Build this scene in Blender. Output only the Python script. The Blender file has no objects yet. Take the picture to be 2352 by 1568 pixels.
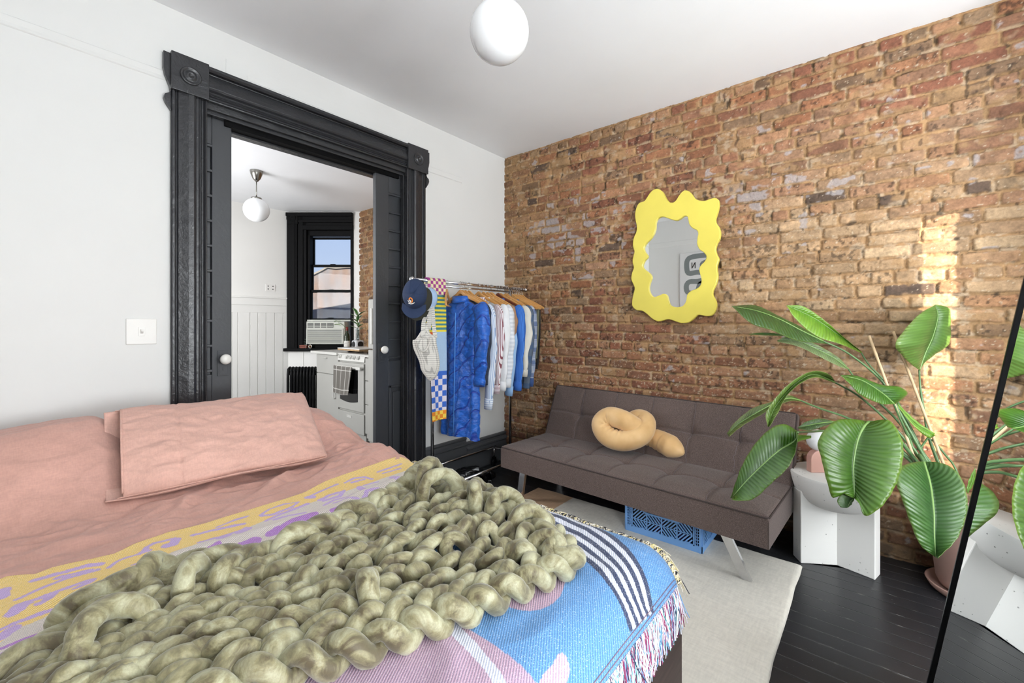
import bpy, math, random
import numpy as np
from math import sin, cos, pi, radians, sqrt
random.seed(7)
RS = np.random.RandomState(7)
SC = bpy.context.scene
COL = SC.collection

# ---------------------------------------------------------------- camera model (photo is 2352 x 1568)
CAMH, FPX, HY, CX = 1.25, 995.0, 743.0, 1176.0
YAW = radians(39.63)
FW = np.array([cos(YAW), sin(YAW), 0.0]); RT = np.array([sin(YAW), -cos(YAW), 0.0]); UP = np.array([0, 0, 1.0])
CAM = np.array([0, 0, CAMH])
XB, YD, ZC, ZK = 3.081, 2.631, 2.789, 2.712      # brick wall, door wall, ceiling, kitchen ceiling
def ray(px, py): return FW + (px - CX) / FPX * RT + (HY - py) / FPX * UP
def atD(px, py, t): return CAM + ray(px, py) * t
def onX(px, py, X): r = ray(px, py); return CAM + r * (X / r[0])
def onY(px, py, Y): r = ray(px, py); return CAM + r * (Y / r[1])
def onZ(px, py, Z): r = ray(px, py); return CAM + r * ((Z - CAMH) / r[2])

# ---------------------------------------------------------------- noise
def _h(ix, iy, iz, s):
    n = (ix.astype(np.int64) * 374761393 + iy.astype(np.int64) * 668265263 + iz.astype(np.int64) * 2147483647 + s * 974634777) & 0xFFFFFFFF
    n = ((n ^ (n >> 13)) * 1274126177) & 0xFFFFFFFF
    n = ((n ^ (n >> 16)) * 2246822519) & 0xFFFFFFFF
    return ((n ^ (n >> 15)) & 0xFFFFFF) / float(0xFFFFFF)
def vn(x, y, z=None, s=0):
    x = np.asarray(x, float); y = np.asarray(y, float)
    z = np.zeros_like(x + y) if z is None else np.asarray(z, float)
    x, y, z = np.broadcast_arrays(x, y, z)
    ix, iy, iz = np.floor(x), np.floor(y), np.floor(z)
    fx, fy, fz = x - ix, y - iy, z - iz
    fx, fy, fz = [f * f * (3 - 2 * f) for f in (fx, fy, fz)]
    r = 0
    flat = not np.any(z)
    for dz in ((0,) if flat else (0, 1)):
        wz = 1 if flat else (fz if dz else 1 - fz)
        for dx in (0, 1):
            for dy in (0, 1):
                r = r + wz * (fx if dx else 1 - fx) * (fy if dy else 1 - fy) * _h(ix + dx, iy + dy, iz + dz, s)
    return r * 2 - 1
def fbm(x, y, z=None, o=4, s=0):
    r, a, n = 0, 1.0, 0
    for k in range(o):
        f = 2.03 ** k
        r = r + a * vn(np.asarray(x) * f, np.asarray(y) * f, None if z is None else np.asarray(z) * f, s + k * 17)
        n += a; a *= .5
    return r / n
def sst(a, b, x):
    t = np.clip((np.asarray(x, float) - a) / (b - a), 0, 1); return t * t * (3 - 2 * t)
def lin(c):
    c = np.asarray(c, float) / 255.0
    return np.where(c <= .04045, c / 12.92, ((c + .055) / 1.055) ** 2.4)
def L3(c): return tuple(float(v) for v in lin(c))

# ---------------------------------------------------------------- mesh builder
class MB:
    def __init__(s): s.v = []; s.f = []; s.n = 0; s.c = []; s.uv = []
    def add(s, V, F, c=None):
        V = [tuple(map(float, p)) for p in V]
        s.v += V; s.f += [tuple(int(i) + s.n for i in q) for q in F]; s.n += len(V)
        if c is None: c = (1, 1, 1)
        s.c += [c] * len(V) if np.ndim(c) == 1 else [tuple(k) for k in c]
        return s
    def box(s, lo, hi, c=None):
        x0, y0, z0 = lo; x1, y1, z1 = hi
        return s.hexa([(x0, y0, z0), (x1, y0, z0), (x1, y1, z0), (x0, y1, z0), (x0, y0, z1), (x1, y0, z1), (x1, y1, z1), (x0, y1, z1)], c)
    def hexa(s, P, c=None):
        return s.add(P, [(0, 3, 2, 1), (4, 5, 6, 7), (0, 1, 5, 4), (1, 2, 6, 5), (2, 3, 7, 6), (3, 0, 4, 7)], c)
    def grid(s, P, c=None, closeu=False, closev=False):   # P[nu][nv][3]
        P = np.asarray(P, float); nu, nv = P.shape[:2]
        F = []
        for i in range(nu - (0 if closeu else 1)):
            for j in range(nv - (0 if closev else 1)):
                a = i * nv + j; b = ((i + 1) % nu) * nv + j; d = i * nv + (j + 1) % nv; e = ((i + 1) % nu) * nv + (j + 1) % nv
                F.append((a, b, e, d))
        cc = None if c is None else (c if np.ndim(c) == 1 else np.asarray(c).reshape(-1, 3))
        return s.add(P.reshape(-1, 3), F, cc)
    def tube(s, pts, r, n=10, c=None, cap=True, flat=1.0, closed=False):
        pts = np.asarray(pts, float); m = len(pts)
        r = np.full(m, r) if np.ndim(r) == 0 else np.asarray(r, float)
        if closed: T = np.roll(pts, -1, 0) - np.roll(pts, 1, 0)
        else: T = np.gradient(pts, axis=0)
        T = T / (np.linalg.norm(T, axis=1)[:, None] + 1e-12)
        N = np.cross(T[0], [0, 0, 1.0]);
        if np.linalg.norm(N) < .1: N = np.cross(T[0], [1.0, 0, 0])
        N /= np.linalg.norm(N)
        G = []
        for i in range(m):
            N = N - T[i] * np.dot(N, T[i]); N /= (np.linalg.norm(N) + 1e-12)
            B = np.cross(T[i], N)
            G.append([pts[i] + r[i] * (cos(a) * N * flat + sin(a) * B) for a in np.linspace(0, 2 * pi, n, endpoint=False)])
        base = s.n
        cc = None
        if c is not None and np.ndim(c) == 2: cc = np.repeat(np.asarray(c), n, 0).reshape(m, n, 3)
        else: cc = c
        s.grid(G, cc, closeu=closed, closev=True)
        if cap and not closed:
            for k, i in ((0, 0), (1, m - 1)):
                ids = [base + i * n + j for j in range(n)]
                s.f.append(tuple(ids if k == 0 else ids[::-1]))
        return s
    def cyl(s, p0, p1, r, n=16, c=None, r1=None):
        return s.tube([p0, p1], [r, r if r1 is None else r1], n, c)
    def lathe(s, prof, o=(0, 0, 0), n=32, c=None, ax='z'):
        G = []
        for (r, z) in prof:
            ring = []
            for a in np.linspace(0, 2 * pi, n, endpoint=False):
                p = (r * cos(a), r * sin(a), z)
                if ax == 'x': p = (z, r * cos(a), r * sin(a))
                if ax == 'y': p = (r * sin(a), z, r * cos(a))
                ring.append((p[0] + o[0], p[1] + o[1], p[2] + o[2]))
            G.append(ring)
        base = s.n
        s.grid(G, c, closev=True)
        for k in (0, len(prof) - 1):
            if prof[k][0] > 1e-6:
                ids = [base + k * n + j for j in range(n)]; s.f.append(tuple(ids if k == 0 else ids[::-1]))
        return s
    def ell(s, o, r, n=20, c=None, R=None):
        G = []
        for th in np.linspace(0.001, pi - .001, n):
            ring = []
            for a in np.linspace(0, 2 * pi, n * 2, endpoint=False):
                p = np.array([r[0] * sin(th) * cos(a), r[1] * sin(th) * sin(a), r[2] * cos(th)])
                if R is not None: p = R @ p
                ring.append(p + np.asarray(o))
            G.append(ring)
        return s.grid(G, c, closev=True)
    def prism(s, poly, f0, f1, c=None):      # poly 2-D, f0/f1 map (a,b)->3d
        n = len(poly)
        V = [f0(a, b) for a, b in poly] + [f1(a, b) for a, b in poly]
        F = [tuple(range(n))[::-1], tuple(range(n, 2 * n))] + [(i, (i + 1) % n, n + (i + 1) % n, n + i) for i in range(n)]
        return s.add(V, F, c)
    def build(s, name, mat, parent=None, smooth=False, bev=0, sub=0, label=None, uv=None):
        me = bpy.data.meshes.new(name)
        V = np.asarray(s.v, float).reshape(-1, 3)
        if parent is not None: V = V - OFF[parent.name]
        me.from_pydata(V.tolist(), [], s.f)
        if any(tuple(k) != (1, 1, 1) for k in s.c[:1]) or len(set(map(tuple, s.c[::max(1, len(s.c) // 50)]))) > 1:
            at = me.color_attributes.new('Col', 'FLOAT_COLOR', 'POINT')
            cc = np.ones((len(V), 4)); cc[:, :3] = np.asarray(s.c, float)[:, :3]
            at.data.foreach_set('color', cc.ravel())
        me.validate()
        o = bpy.data.objects.new(name, me)
        return fin(o, mat, parent, smooth, bev, sub, label)

OFF = {}
def fin(o, mat, parent=None, smooth=False, bev=0, sub=0, label=None):
    COL.objects.link(o)
    if mat is not None: o.data.materials.append(mat)
    if parent is not None:
        o.parent = parent; OFF[o.name] = OFF[parent.name]
    else:
        OFF[o.name] = np.zeros(3)
    if smooth:
        o.data.polygons.foreach_set('use_smooth', [True] * len(o.data.polygons))
    if bev:
        m = o.modifiers.new('b', 'BEVEL'); m.width = bev; m.segments = 2; m.limit_method = 'ANGLE'; m.angle_limit = radians(40)
        m.harden_normals = False
    if sub:
        m = o.modifiers.new('s', 'SUBSURF'); m.levels = sub; m.render_levels = sub
    if label: o['label'] = label
    return o
def npgrid(name, P, mat, parent=None, color=None, smooth=True, label=None, closev=False, uv=None):
    """P (nu,nv,3) numpy -> fast grid mesh"""
    nu, nv = P.shape[:2]
    V = P.reshape(-1, 3).copy()
    if parent is not None: V -= OFF[parent.name]
    idx = np.arange(nu * nv).reshape(nu, nv)
    if closev: idx = np.concatenate([idx, idx[:, :1]], 1)
    a, b, d, e = idx[:-1, :-1], idx[1:, :-1], idx[:-1, 1:], idx[1:, 1:]
    F = np.stack([a, b, e, d], -1).reshape(-1, 4)
    me = bpy.data.meshes.new(name)
    me.vertices.add(len(V)); me.vertices.foreach_set('co', V.ravel())
    me.loops.add(F.size); me.loops.foreach_set('vertex_index', F.ravel().astype(np.int32))
    me.polygons.add(len(F)); me.polygons.foreach_set('loop_start', (np.arange(len(F)) * 4).astype(np.int32))
    me.update(calc_edges=True)
    if color is not None:
        at = me.color_attributes.new('Col', 'FLOAT_COLOR', 'POINT')
        cc = np.ones((len(V), 4)); cc[:, :3] = color.reshape(-1, 3)
        at.data.foreach_set('color', cc.ravel())
    if uv is not None:
        ul = me.uv_layers.new(name='UV')
        ul.data.foreach_set('uv', uv.reshape(-1, 2)[F.ravel()].ravel())
    me.validate()
    o = bpy.data.objects.new(name, me)
    return fin(o, mat, parent, smooth, label=label)
def tag(o, label=None, cat=None, group=None, kind=None):
    if label: o['label'] = label
    if cat: o['category'] = cat
    if group: o['group'] = group
    if kind: o['kind'] = kind
    return o
def thing(name, label, cat, loc=(0, 0, 0), group=None, kind=None):
    o = bpy.data.objects.new(name, None); COL.objects.link(o); o.empty_display_size = .05
    o.location = [float(v) for v in loc]; OFF[o.name] = np.array(loc, float)
    return tag(o, label, cat, group, kind)
def struct(o): o['kind'] = 'structure'; return o
def dup(root, loc, rz=0, label=None, group=None):
    r = root.copy(); COL.objects.link(r); r.location = loc; r.rotation_euler = (0, 0, rz)
    if label: r['label'] = label
    if group: r['group'] = group
    for ch in list(root.children):
        c = ch.copy(); COL.objects.link(c); c.parent = r
        for g in list(ch.children):
            d = g.copy(); COL.objects.link(d); d.parent = c
    return r
def spline(P, n):
    """Catmull-Rom resample through points P -> n points"""
    P = np.asarray(P, float)
    if len(P) == 2: return np.linspace(P[0], P[1], n)
    Q = np.vstack([2 * P[0] - P[1], P, 2 * P[-1] - P[-2]])
    seg = np.linalg.norm(np.diff(P, axis=0), axis=1); s = np.concatenate([[0], np.cumsum(seg)]); s /= s[-1]
    out = []
    for t in np.linspace(0, 1, n):
        k = min(int(np.searchsorted(s, t, side='right')) - 1, len(P) - 2); k = max(k, 0)
        u = (t - s[k]) / max(s[k + 1] - s[k], 1e-9)
        p0, p1, p2, p3 = Q[k], Q[k + 1], Q[k + 2], Q[k + 3]
        out.append(.5 * ((2 * p1) + (-p0 + p2) * u + (2 * p0 - 5 * p1 + 4 * p2 - p3) * u * u + (-p0 + 3 * p1 - 3 * p2 + p3) * u ** 3))
    return np.array(out)
def inpoly(x, y, poly):
    r = np.zeros(np.shape(x), bool); n = len(poly); j = n - 1
    for i in range(n):
        xi, yi = poly[i][:2]; xj, yj = poly[j][:2]
        c = ((yi > y) != (yj > y)) & (x < (xj - xi) * (y - yi) / ((yj - yi) + 1e-12) + xi)
        r ^= c; j = i
    return r
def dpoly(x, y, P):
    d = np.full(np.shape(x), 1e9)
    for a, b in zip(P[:-1], P[1:]):
        ax, ay = a[:2]; bx, by = b[:2]; vx, vy = bx - ax, by - ay
        t = np.clip(((x - ax) * vx + (y - ay) * vy) / (vx * vx + vy * vy + 1e-12), 0, 1)
        d = np.minimum(d, np.hypot(x - ax - t * vx, y - ay - t * vy))
    return d

# ---------------------------------------------------------------- materials
class NT:
    def __init__(s, name):
        s.m = bpy.data.materials.new(name); s.m.use_nodes = True
        s.t = s.m.node_tree; s.t.nodes.clear()
        s.o = s.t.nodes.new('ShaderNodeOutputMaterial')
        s.b = s.t.nodes.new('ShaderNodeBsdfPrincipled'); s.l(s.b.outputs[0], s.o.inputs[0])
    def l(s, a, b): s.t.links.new(a, b)
    def n(s, ty, **k):
        n = s.t.nodes.new('ShaderNode' + ty)
        for a, v in k.items():
            if a in n.inputs: 
                try: n.inputs[a].default_value = v
                except Exception: s.l(v, n.inputs[a])
            else: setattr(n, a, v)
        return n
    def coord(s, scale=(1, 1, 1), which='Object', rot=(0, 0, 0)):
        tc = s.n('TexCoord'); mp = s.n('Mapping'); s.l(tc.outputs[which], mp.inputs[0])
        mp.inputs['Scale'].default_value = scale; mp.inputs['Rotation'].default_value = rot
        return mp.outputs[0]
    def noise(s, v, sc=5, det=3, ro=.5, dist=0):
        n = s.n('TexNoise'); s.l(v, n.inputs['Vector']); n.inputs['Scale'].default_value = sc
        n.inputs['Detail'].default_value = det; n.inputs['Roughness'].default_value = ro; n.inputs['Distortion'].default_value = dist
        return n.outputs['Fac']
    def ramp(s, f, stops):
        r = s.n('ValToRGB'); s.l(f, r.inputs[0]); e = r.color_ramp.elements
        while len(e) < len(stops): e.new(.5)
        for k, (p, c) in enumerate(stops):
            e[k].position = p; e[k].color = (*c, 1) if len(c) == 3 else c
        return r.outputs[0]
    def mix(s, f, a, b, mode='MIX'):
        m = s.n('Mix'); m.data_type = 'RGBA'; m.blend_type = mode
        for inp, v in ((m.inputs[0], f), (m.inputs[6], a), (m.inputs[7], b)):
            if isinstance(v, (int, float)): inp.default_value = v
            elif isinstance(v, tuple): inp.default_value = (*v, 1) if len(v) == 3 else v
            else: s.l(v, inp)
        return m.outputs[2]
    def math(s, op, a, b=0.0):
        m = s.n('Math'); m.operation = op
        for inp, v in ((m.inputs[0], a), (m.inputs[1], b)):
            if isinstance(v, (int, float)): inp.default_value = v
            else: s.l(v, inp)
        return m.outputs[0]
    def bump(s, h, st=.3, d=.01, nrm=None):
        b = s.n('Bump'); b.inputs['Strength'].default_value = st; b.inputs['Distance'].default_value = d
        s.l(h, b.inputs['Height'])
        if nrm is not None: s.l(nrm, b.inputs['Normal'])
        return b.outputs[0]
    def set(s, col=None, rough=None, metal=None, nrm=None, **k):
        for key, v in (('Base Color', col), ('Roughness', rough), ('Metallic', metal), ('Normal', nrm)):
            if v is None: continue
            i = s.b.inputs[key]
            if isinstance(v, (int, float)): i.default_value = v
            elif isinstance(v, tuple): i.default_value = (*v, 1) if len(v) == 3 else v
            else: s.l(v, i)
        for kk, v in k.items():
            i = s.b.inputs[kk.replace('_', ' ')]
            if isinstance(v, (int, float, tuple)): i.default_value = v
            else: s.l(v, i)
        return s.m
def simple(name, c, rough=.6, metal=0., var=.06, nsc=6, bsc=0, bst=.2, bd=.002, **k):
    m = NT(name); v = m.coord()
    c = L3(c)
    f = m.noise(v, nsc, 3)
    a = tuple(max(0, x * (1 - var * 2)) for x in c); b = tuple(min(1, x * (1 + var * 2)) for x in c)
    col = m.ramp(f, [(.3, a), (.7, b)]) if var else c
    nrm = m.bump(m.noise(v, bsc, 3), bst, bd) if bsc else None
    return m.set(col, rough, metal, nrm, **k)
# ================================================================ materials of the setting
def m_plaster(name, c, bst=.25):
    m = NT(name); v = m.coord()
    n1 = m.noise(v, 2.2, 4, .55); n2 = m.noise(v, 60, 2)
    col = m.ramp(n1, [(.3, tuple(x * .97 for x in L3(c))), (.7, L3(c))])
    nb = m.bump(n1, bst, .012); nb = m.bump(n2, .06, .001, nb)
    return m.set(col, .62, 0., nb)
M_wall = m_plaster('white_plaster', (230, 230, 228))
M_ceil = m_plaster('ceiling_paint', (243, 244, 246), .08)
M_kit = m_plaster('kitchen_plaster', (232, 231, 227), .15)
def m_black(name, c, r=.3, st=.5):
    m = NT(name); v = m.coord()
    n1 = m.noise(v, 55, 4, .6, .6); n2 = m.noise(v, 9, 3, .5, 1.2)
    nb = m.bump(n1, st * .55, .003); nb = m.bump(n2, st * .6, .006, nb)
    return m.set(L3(c), r, 0., nb, Specular_IOR_Level=(.55 if c[0] > 20 else .1))
M_blk = m_black('black_gloss_paint', (46, 47, 50), .27, 1.2)
M_blk2 = m_black('black_door_paint', (58, 60, 64), .42, .35)
M_blk3 = m_black('black_window_paint', (12, 12, 13), .6, .3)
def m_attr(name, rough=.8, bsc=80, bst=.3, bd=.003, var=.15, extra=None, **k):
    m = NT(name); v = m.coord()
    a = m.n('VertexColor'); a.layer_name = 'Col'
    f = m.noise(v, bsc, 3, .6)
    g = m.ramp(f, [(.25, (1 - var,) * 3), (.75, (1 + var * .4,) * 3)])
    col = m.mix(1.0, a.outputs['Color'], g, 'MULTIPLY')
    return m.set(col, rough, 0., m.bump(f, bst, bd), **k)
M_brick = m_attr('old_brick', .88, 110, .5, .004, .22)
M_attr = m_attr('coloured_surface', .8, 120, .1, .001, .06)

# ================================================================ brick wall
def bricks(X, y0, y1, z0, z1, res, name, seed=0, zones=True, bump=1.0):
    ny, nz = int((y1 - y0) / res) + 1, int((z1 - z0) / res) + 1
    Y, Z = np.meshgrid(np.linspace(y0, y1, ny), np.linspace(z0, z1, nz), indexing='ij')
    rowh = .0695
    Zw = Z + .010 * fbm(Y * 1.1, Z * .9, o=2, s=seed + 1) + .0035 * fbm(Y * 9, Z * 9, o=2, s=seed + 2)
    row = np.floor(Zw / rowh).astype(int); fz = Zw - row * rowh
    r = np.random.RandomState(seed + 5)
    nr = int(row.max()) + 3
    bid = np.zeros(Y.shape, int); dl = np.zeros(Y.shape); dr = np.zeros(Y.shape)
    for k in range(int(row.min()), nr):
        edges = [y0 - .3 - r.rand() * .2]
        hd = (k % 6 == 3)
        while edges[-1] < y1 + .3:
            edges.append(edges[-1] + (.104 if (hd or r.rand() < .14) else .207) + r.uniform(-.012, .012))
        e = np.array(edges); m = row == k
        if not m.any(): continue
        yw = Y[m] + .004 * fbm(Y[m] * 12, Z[m] * 12, o=2, s=seed + 3)
        i = np.clip(np.searchsorted(e, yw) - 1, 0, len(e) - 2)
        bid[m] = k * 1000 + i; dl[m] = yw - e[i]; dr[m] = e[i + 1] - yw
    mj = .0044 + .0024 * _h(bid, bid * 0, bid * 0, seed)
    dx = np.minimum(dl, dr) - mj; dz = np.minimum(fz, rowh - fz) - mj * .95
    rr = .010
    qx, qz = rr - dx, rr - dz
    d = rr - np.where((qx > 0) & (qz > 0), np.hypot(qx, qz), np.maximum(qx, qz))     # inside distance
    d = d + .0042 * fbm(Y * 45, Z * 45, o=3, s=seed + 7) + .0015 * vn(Y * 160, Z * 160, s=seed + 8)
    hb = lambda s: _h(bid, bid * 0 + 3, bid * 0, seed + s)
    face = sst(-.0015, .0055, d)
    smear = fbm(Y * 7, Z * 10, o=4, s=seed + 11)
    sm = sst(.26, .42, smear + .35 * (hb(21) > .9))                # mortar dragged over the face
    face2 = face * (1 - .75 * sm)
    tilt = (hb(1) - .5) * (fz - rowh / 2) * .06 + (hb(2) - .5) * .004
    ht = face * (.0075 + tilt + .0022 * fbm(Y * 30, Z * 40, o=3, s=seed + 9)) + (1 - face) * .0028 * fbm(Y * 70, Z * 70, o=2, s=seed + 10)
    pit = sst(.42, .6, fbm(Y * 55, Z * 55, o=2, s=seed + 12)) * (hb(3) > .55)
    ht -= .004 * pit * face
    ht = ht * bump * 1.4
    # colours of the bricks, with some shade and light painted in further down
    red, org, tan_, cream, dark, brown, grey = [lin(c) for c in ((140, 92, 72), (158, 108, 78), (172, 138, 104), (196, 170, 138), (100, 82, 70), (132, 106, 84), (178, 172, 176))]
    t = hb(4) ; u = hb(5)
    zone_c = np.exp(-((Y - .15) / .75) ** 2 - ((Z - 1.45) / .6) ** 2) * 1.25 if zones else 0 * Y      # paler, sand-coloured bricks
    zone_t = sst(1.7, 2.7, Y) * sst(.9, 1.5, Z) if zones else 0 * Y + .6                              # tan-brown bricks near the corner
    zone_r = (np.exp(-((Y - 1.1) / .9) ** 2 - ((Z - .85) / .35) ** 2) + .8 * np.exp(-((Y - .9) / .8) ** 2 - ((Z - 2.15) / .3) ** 2)) if zones else 0 * Y
    base = np.where((t < .45)[..., None], red, np.where((t < .8)[..., None], org, brown))
    kc = np.clip(zone_c + .12 + .5 * (u - .5), 0, 1)[..., None]
    base = base * (1 - kc) + (tan_ * (1 - u[..., None]) + cream * u[..., None]) * kc
    kt = np.clip(zone_t * .8 + .5 * (hb(6) - .5) * zone_t, 0, 1)[..., None]
    base = base * (1 - kt) + (lin((164, 134, 96)) * .85 * u[..., None] + lin((136, 106, 78)) * (1 - u[..., None])) * kt
    kr = np.clip(zone_r * .75, 0, .85)[..., None]
    base = base * (1 - kr) + (red * (1 - u[..., None]) + org * u[..., None]) * kr
    base = base * (.82 + .36 * hb(7))[..., None]
    base = np.where((hb(8) > .965)[..., None], dark * 1.0, base)
    blot = fbm(Y * 22, Z * 30, o=3, s=seed + 30)
    base = base * (1 + .36 * blot)[..., None] * (1 + .22 * fbm(Y * 90, Z * 110, o=3, s=seed + 36))[..., None]
    pk = (sst(.05, .40, fbm(Y * 60, Z * 60, o=3, s=seed + 31)) * (.25 + .75 * (hb(9) > .74)))[..., None]
    base = base * (1 - .62 * pk)
    gz = (np.exp(-((Y - 2.05) / .35) ** 2 - ((Z - 1.98) / .22) ** 2) + .8 * np.exp(-((Y - .75) / .9) ** 2 - ((Z - 2.02) / .22) ** 2) + .0) if zones else 0 * Y
    gk = (sst(.0, .10, fbm(Y * 13, Z * 18, o=3, s=seed + 33) - .62 + .62 * gz + .20 * (hb(11) > .7)) )[..., None]
    base = base * (1 - .75 * gk) + grey * .75 * gk
    sp = (sst(.53, .62, fbm(Y * 80, Z * 120, o=3, s=seed + 35) + (.16 * np.exp(-((Z - .75) / .45) ** 2) if zones else 0)))[..., None]
    mort = (lin((176, 142, 104)) * (1 + .35 * fbm(Y * 14, Z * 14, o=3, s=seed + 40))[..., None])
    ml = sst(.1, .4, fbm(Y * 25, Z * 35, o=3, s=seed + 41))[..., None]
    mort = mort * (1 - .45 * ml) + lin((214, 200, 180)) * .45 * ml
    mdk = sst(.35, .55, fbm(Y * 30, Z * 16, o=3, s=seed + 42))[..., None]
    mort = mort * (1 - .72 * mdk)
    base = base * (1 - sp * .8) + lin((208, 192, 170)) * sp * .8
    fc = face2[..., None]
    colr = base * fc + mort * (1 - fc)
    if zones: colr = colr * (1 + .18 * sst(.8, 2.2, Y))[..., None] * (1 - .06 * sst(.6, -.3, Y))[..., None]  # colour lightened leftward to make up for weak light there; slightly darker rightward
    soot_shade = sst(.42, .08, Z + .12 * fbm(Y * 3, Z * 5, o=3, s=seed + 50))[..., None] if zones else 0
    colr = colr * (1 - .55 * soot_shade)                                  # old dark staining plus painted shade along the lowest courses
    P = np.stack([X - ht - .004, Y, Z], -1)
    edge_shade = np.exp(-((d + .0012) / .0016) ** 2) * sst(-.25, .35, fbm(Y * 18, Z * 18, o=3, s=seed + 60))  # relief shade painted as thin dark lines along the brick edges
    colr = colr * (1 - .6 * edge_shade)[..., None] * np.array([.86, .82, .76])
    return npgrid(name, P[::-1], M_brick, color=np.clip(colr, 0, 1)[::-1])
WY0 = -2.3            # window wall behind the camera
LX = -.395            # left wall
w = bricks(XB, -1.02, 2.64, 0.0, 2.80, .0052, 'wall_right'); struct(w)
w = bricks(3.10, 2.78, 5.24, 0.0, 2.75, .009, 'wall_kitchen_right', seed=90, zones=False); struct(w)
b = MB().box((XB + .03, -2.5, -.05), (3.22, 5.22, 2.95)).box((XB, -2.5, 0), (XB + .03, -1.02, 2.95)); struct(b.build('wall_right_core', M_wall))

# ================================================================ floor and ceilings
m = NT('black_floorboards'); v = m.coord()
sx = m.n('SeparateXYZ'); m.l(v, sx.inputs[0])
wob = m.noise(v, 1.5, 2)
fx = m.math('MULTIPLY', m.math('ADD', sx.outputs[0], m.math('MULTIPLY', wob, .006)), 1 / .083)
fr = m.math('FRACT', fx); ed = m.math('MINIMUM', fr, m.math('SUBTRACT', 1.0, fr))
gr = m.ramp(ed, [(.0, (0, 0, 0)), (.035, (1, 1, 1))])
vs = m.coord((60, 4, 4)); n1 = m.noise(vs, 1.5, 4, .6)
sc = m.noise(m.coord(), 130, 2, .6); sp = m.ramp(sc, [(.70, (0, 0, 0)), (.74, (1, 1, 1))])
zone = m.ramp(m.noise(v, 7, 3), [(.45, (0, 0, 0)), (.6, (1, 1, 1))])
spk = m.mix(1.0, sp, zone, 'MULTIPLY')
worn = m.ramp(m.mix(1.0, m.ramp(ed, [(.03, (1, 1, 1)), (.09, (0, 0, 0))]), m.ramp(m.noise(m.coord((8, 3, 3)), 6, 4, .7), [(.56, (0, 0, 0)), (.64, (1, 1, 1))]), 'MULTIPLY'), [(0, (0, 0, 0)), (1, (1, 1, 1))])
c = m.mix(m.math('MULTIPLY', n1, .8), L3((30, 31, 34)), L3((46, 47, 51)))
c = m.mix(gr, L3((12, 12, 13)), c)
c = m.mix(m.math('MULTIPLY', spk, .5), c, L3((190, 190, 190))); c = m.mix(m.math('MULTIPLY', worn, .4), c, L3((150, 148, 144)))
nb = m.bump(gr, .8, .003); nb = m.bump(n1, .15, .002, nb)
M_floor = m.set(c, m.math('ADD', .22, m.math('MULTIPLY', n1, .22)), 0., nb)
b = MB().box((-1.6, -2.6, -.06), (3.35, 6.1, 0)); struct(b.build('floor', M_floor))
b = MB().box((-1.6, -2.6, ZC), (3.35, 2.80, ZC + .1)); struct(b.build('ceiling', M_ceil))
b = MB().box((-1.6, YD + .148, ZK), (3.35, 6.1, ZK + .1)); struct(b.build('ceiling_kitchen', M_ceil))

# ================================================================ walls
OX0, OX1, OZ = .700, 1.962, 2.392               # rough opening of the pocket doors in the door wall
b = MB()
YF, YF1, YR0, YR = YD, YD + .045, YD + .105, YD + .15
for (y0, y1) in ((YF, YF1), (YR0, YR)):
    b.box((-1.6, y0, 0), (OX0, y1, ZC)); b.box((OX1, y0, 0), (XB + .02, y1, ZC)); b.box((OX0, y0, OZ), (OX1, y1, ZC))
struct(b.build('wall_back', M_wall))
struct(MB().box((2.80, -1.08, 0), (XB, -.75, ZC)).build('shading_pier', M_wall))  # unseen pier, added to shade the right end of the bricks
b = MB().box((LX - .1, -2.5, 0), (LX, YD, ZC)); struct(b.build('wall_left', M_wall))
# window wall behind the camera, two tall windows
WIN = [(-.30, .47), (.75, 2.25)]; WZ0, WZ1 = .55, 2.30
b = MB(); xs = [LX - .1, WIN[0][0], WIN[0][1], WIN[1][0], WIN[1][1], XB + .02]
for a, c in ((0, 1), (2, 3), (4, 5)): b.box((xs[a], WY0 - .2, 0), (xs[c], WY0, ZC))
for w in WIN: b.box((w[0], WY0 - .2, 0), (w[1], WY0, WZ0)); b.box((w[0], WY0 - .2, WZ1), (w[1], WY0, ZC))
struct(b.build('wall_front', M_wall))
M_glass = NT('window_glass')
tr = M_glass.n('BsdfTransparent'); gl = M_glass.n('BsdfGlossy'); gl.inputs['Roughness'].default_value = .02
mx = M_glass.n('MixShader'); mx.inputs[0].default_value = .006
M_glass.l(tr.outputs[0], mx.inputs[1]); M_glass.l(gl.outputs[0], mx.inputs[2]); M_glass.l(mx.outputs[0], M_glass.o.inputs[0]); M_glass = M_glass.m
for k, w in enumerate(WIN):
    o = thing('window_%d' % (k + 2), None, None, (w[0], WY0, WZ0), kind='structure')
    b = MB(); f = .045; zm = 1.67
    for (x0, x1, z0, z1, y) in ((w[0], w[0] + f, WZ0, WZ1, -.1), (w[1] - f, w[1], WZ0, WZ1, -.1), (w[0], w[1], WZ0, WZ0 + f, -.1), (w[0], w[1], WZ1 - f, WZ1, -.1), (w[0], w[1], zm - .02, zm + .02, -.1)):
        b.box((x0, WY0 + y - .02, z0), (x1, WY0 + y + .02, z1))
    b.build('sash', M_blk, o, bev=.003)
    MB().box((w[0] + f, WY0 - .103, WZ0 + f), (w[1] - f, WY0 - .098, WZ1 - f)).build('pane', M_glass, o)
    MB().box((w[0] - .04, WY0 - .02, WZ0 - .03), (w[1] + .04, WY0 + .06, WZ0)).build('window_sill', M_blk, o, bev=.004)

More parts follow.
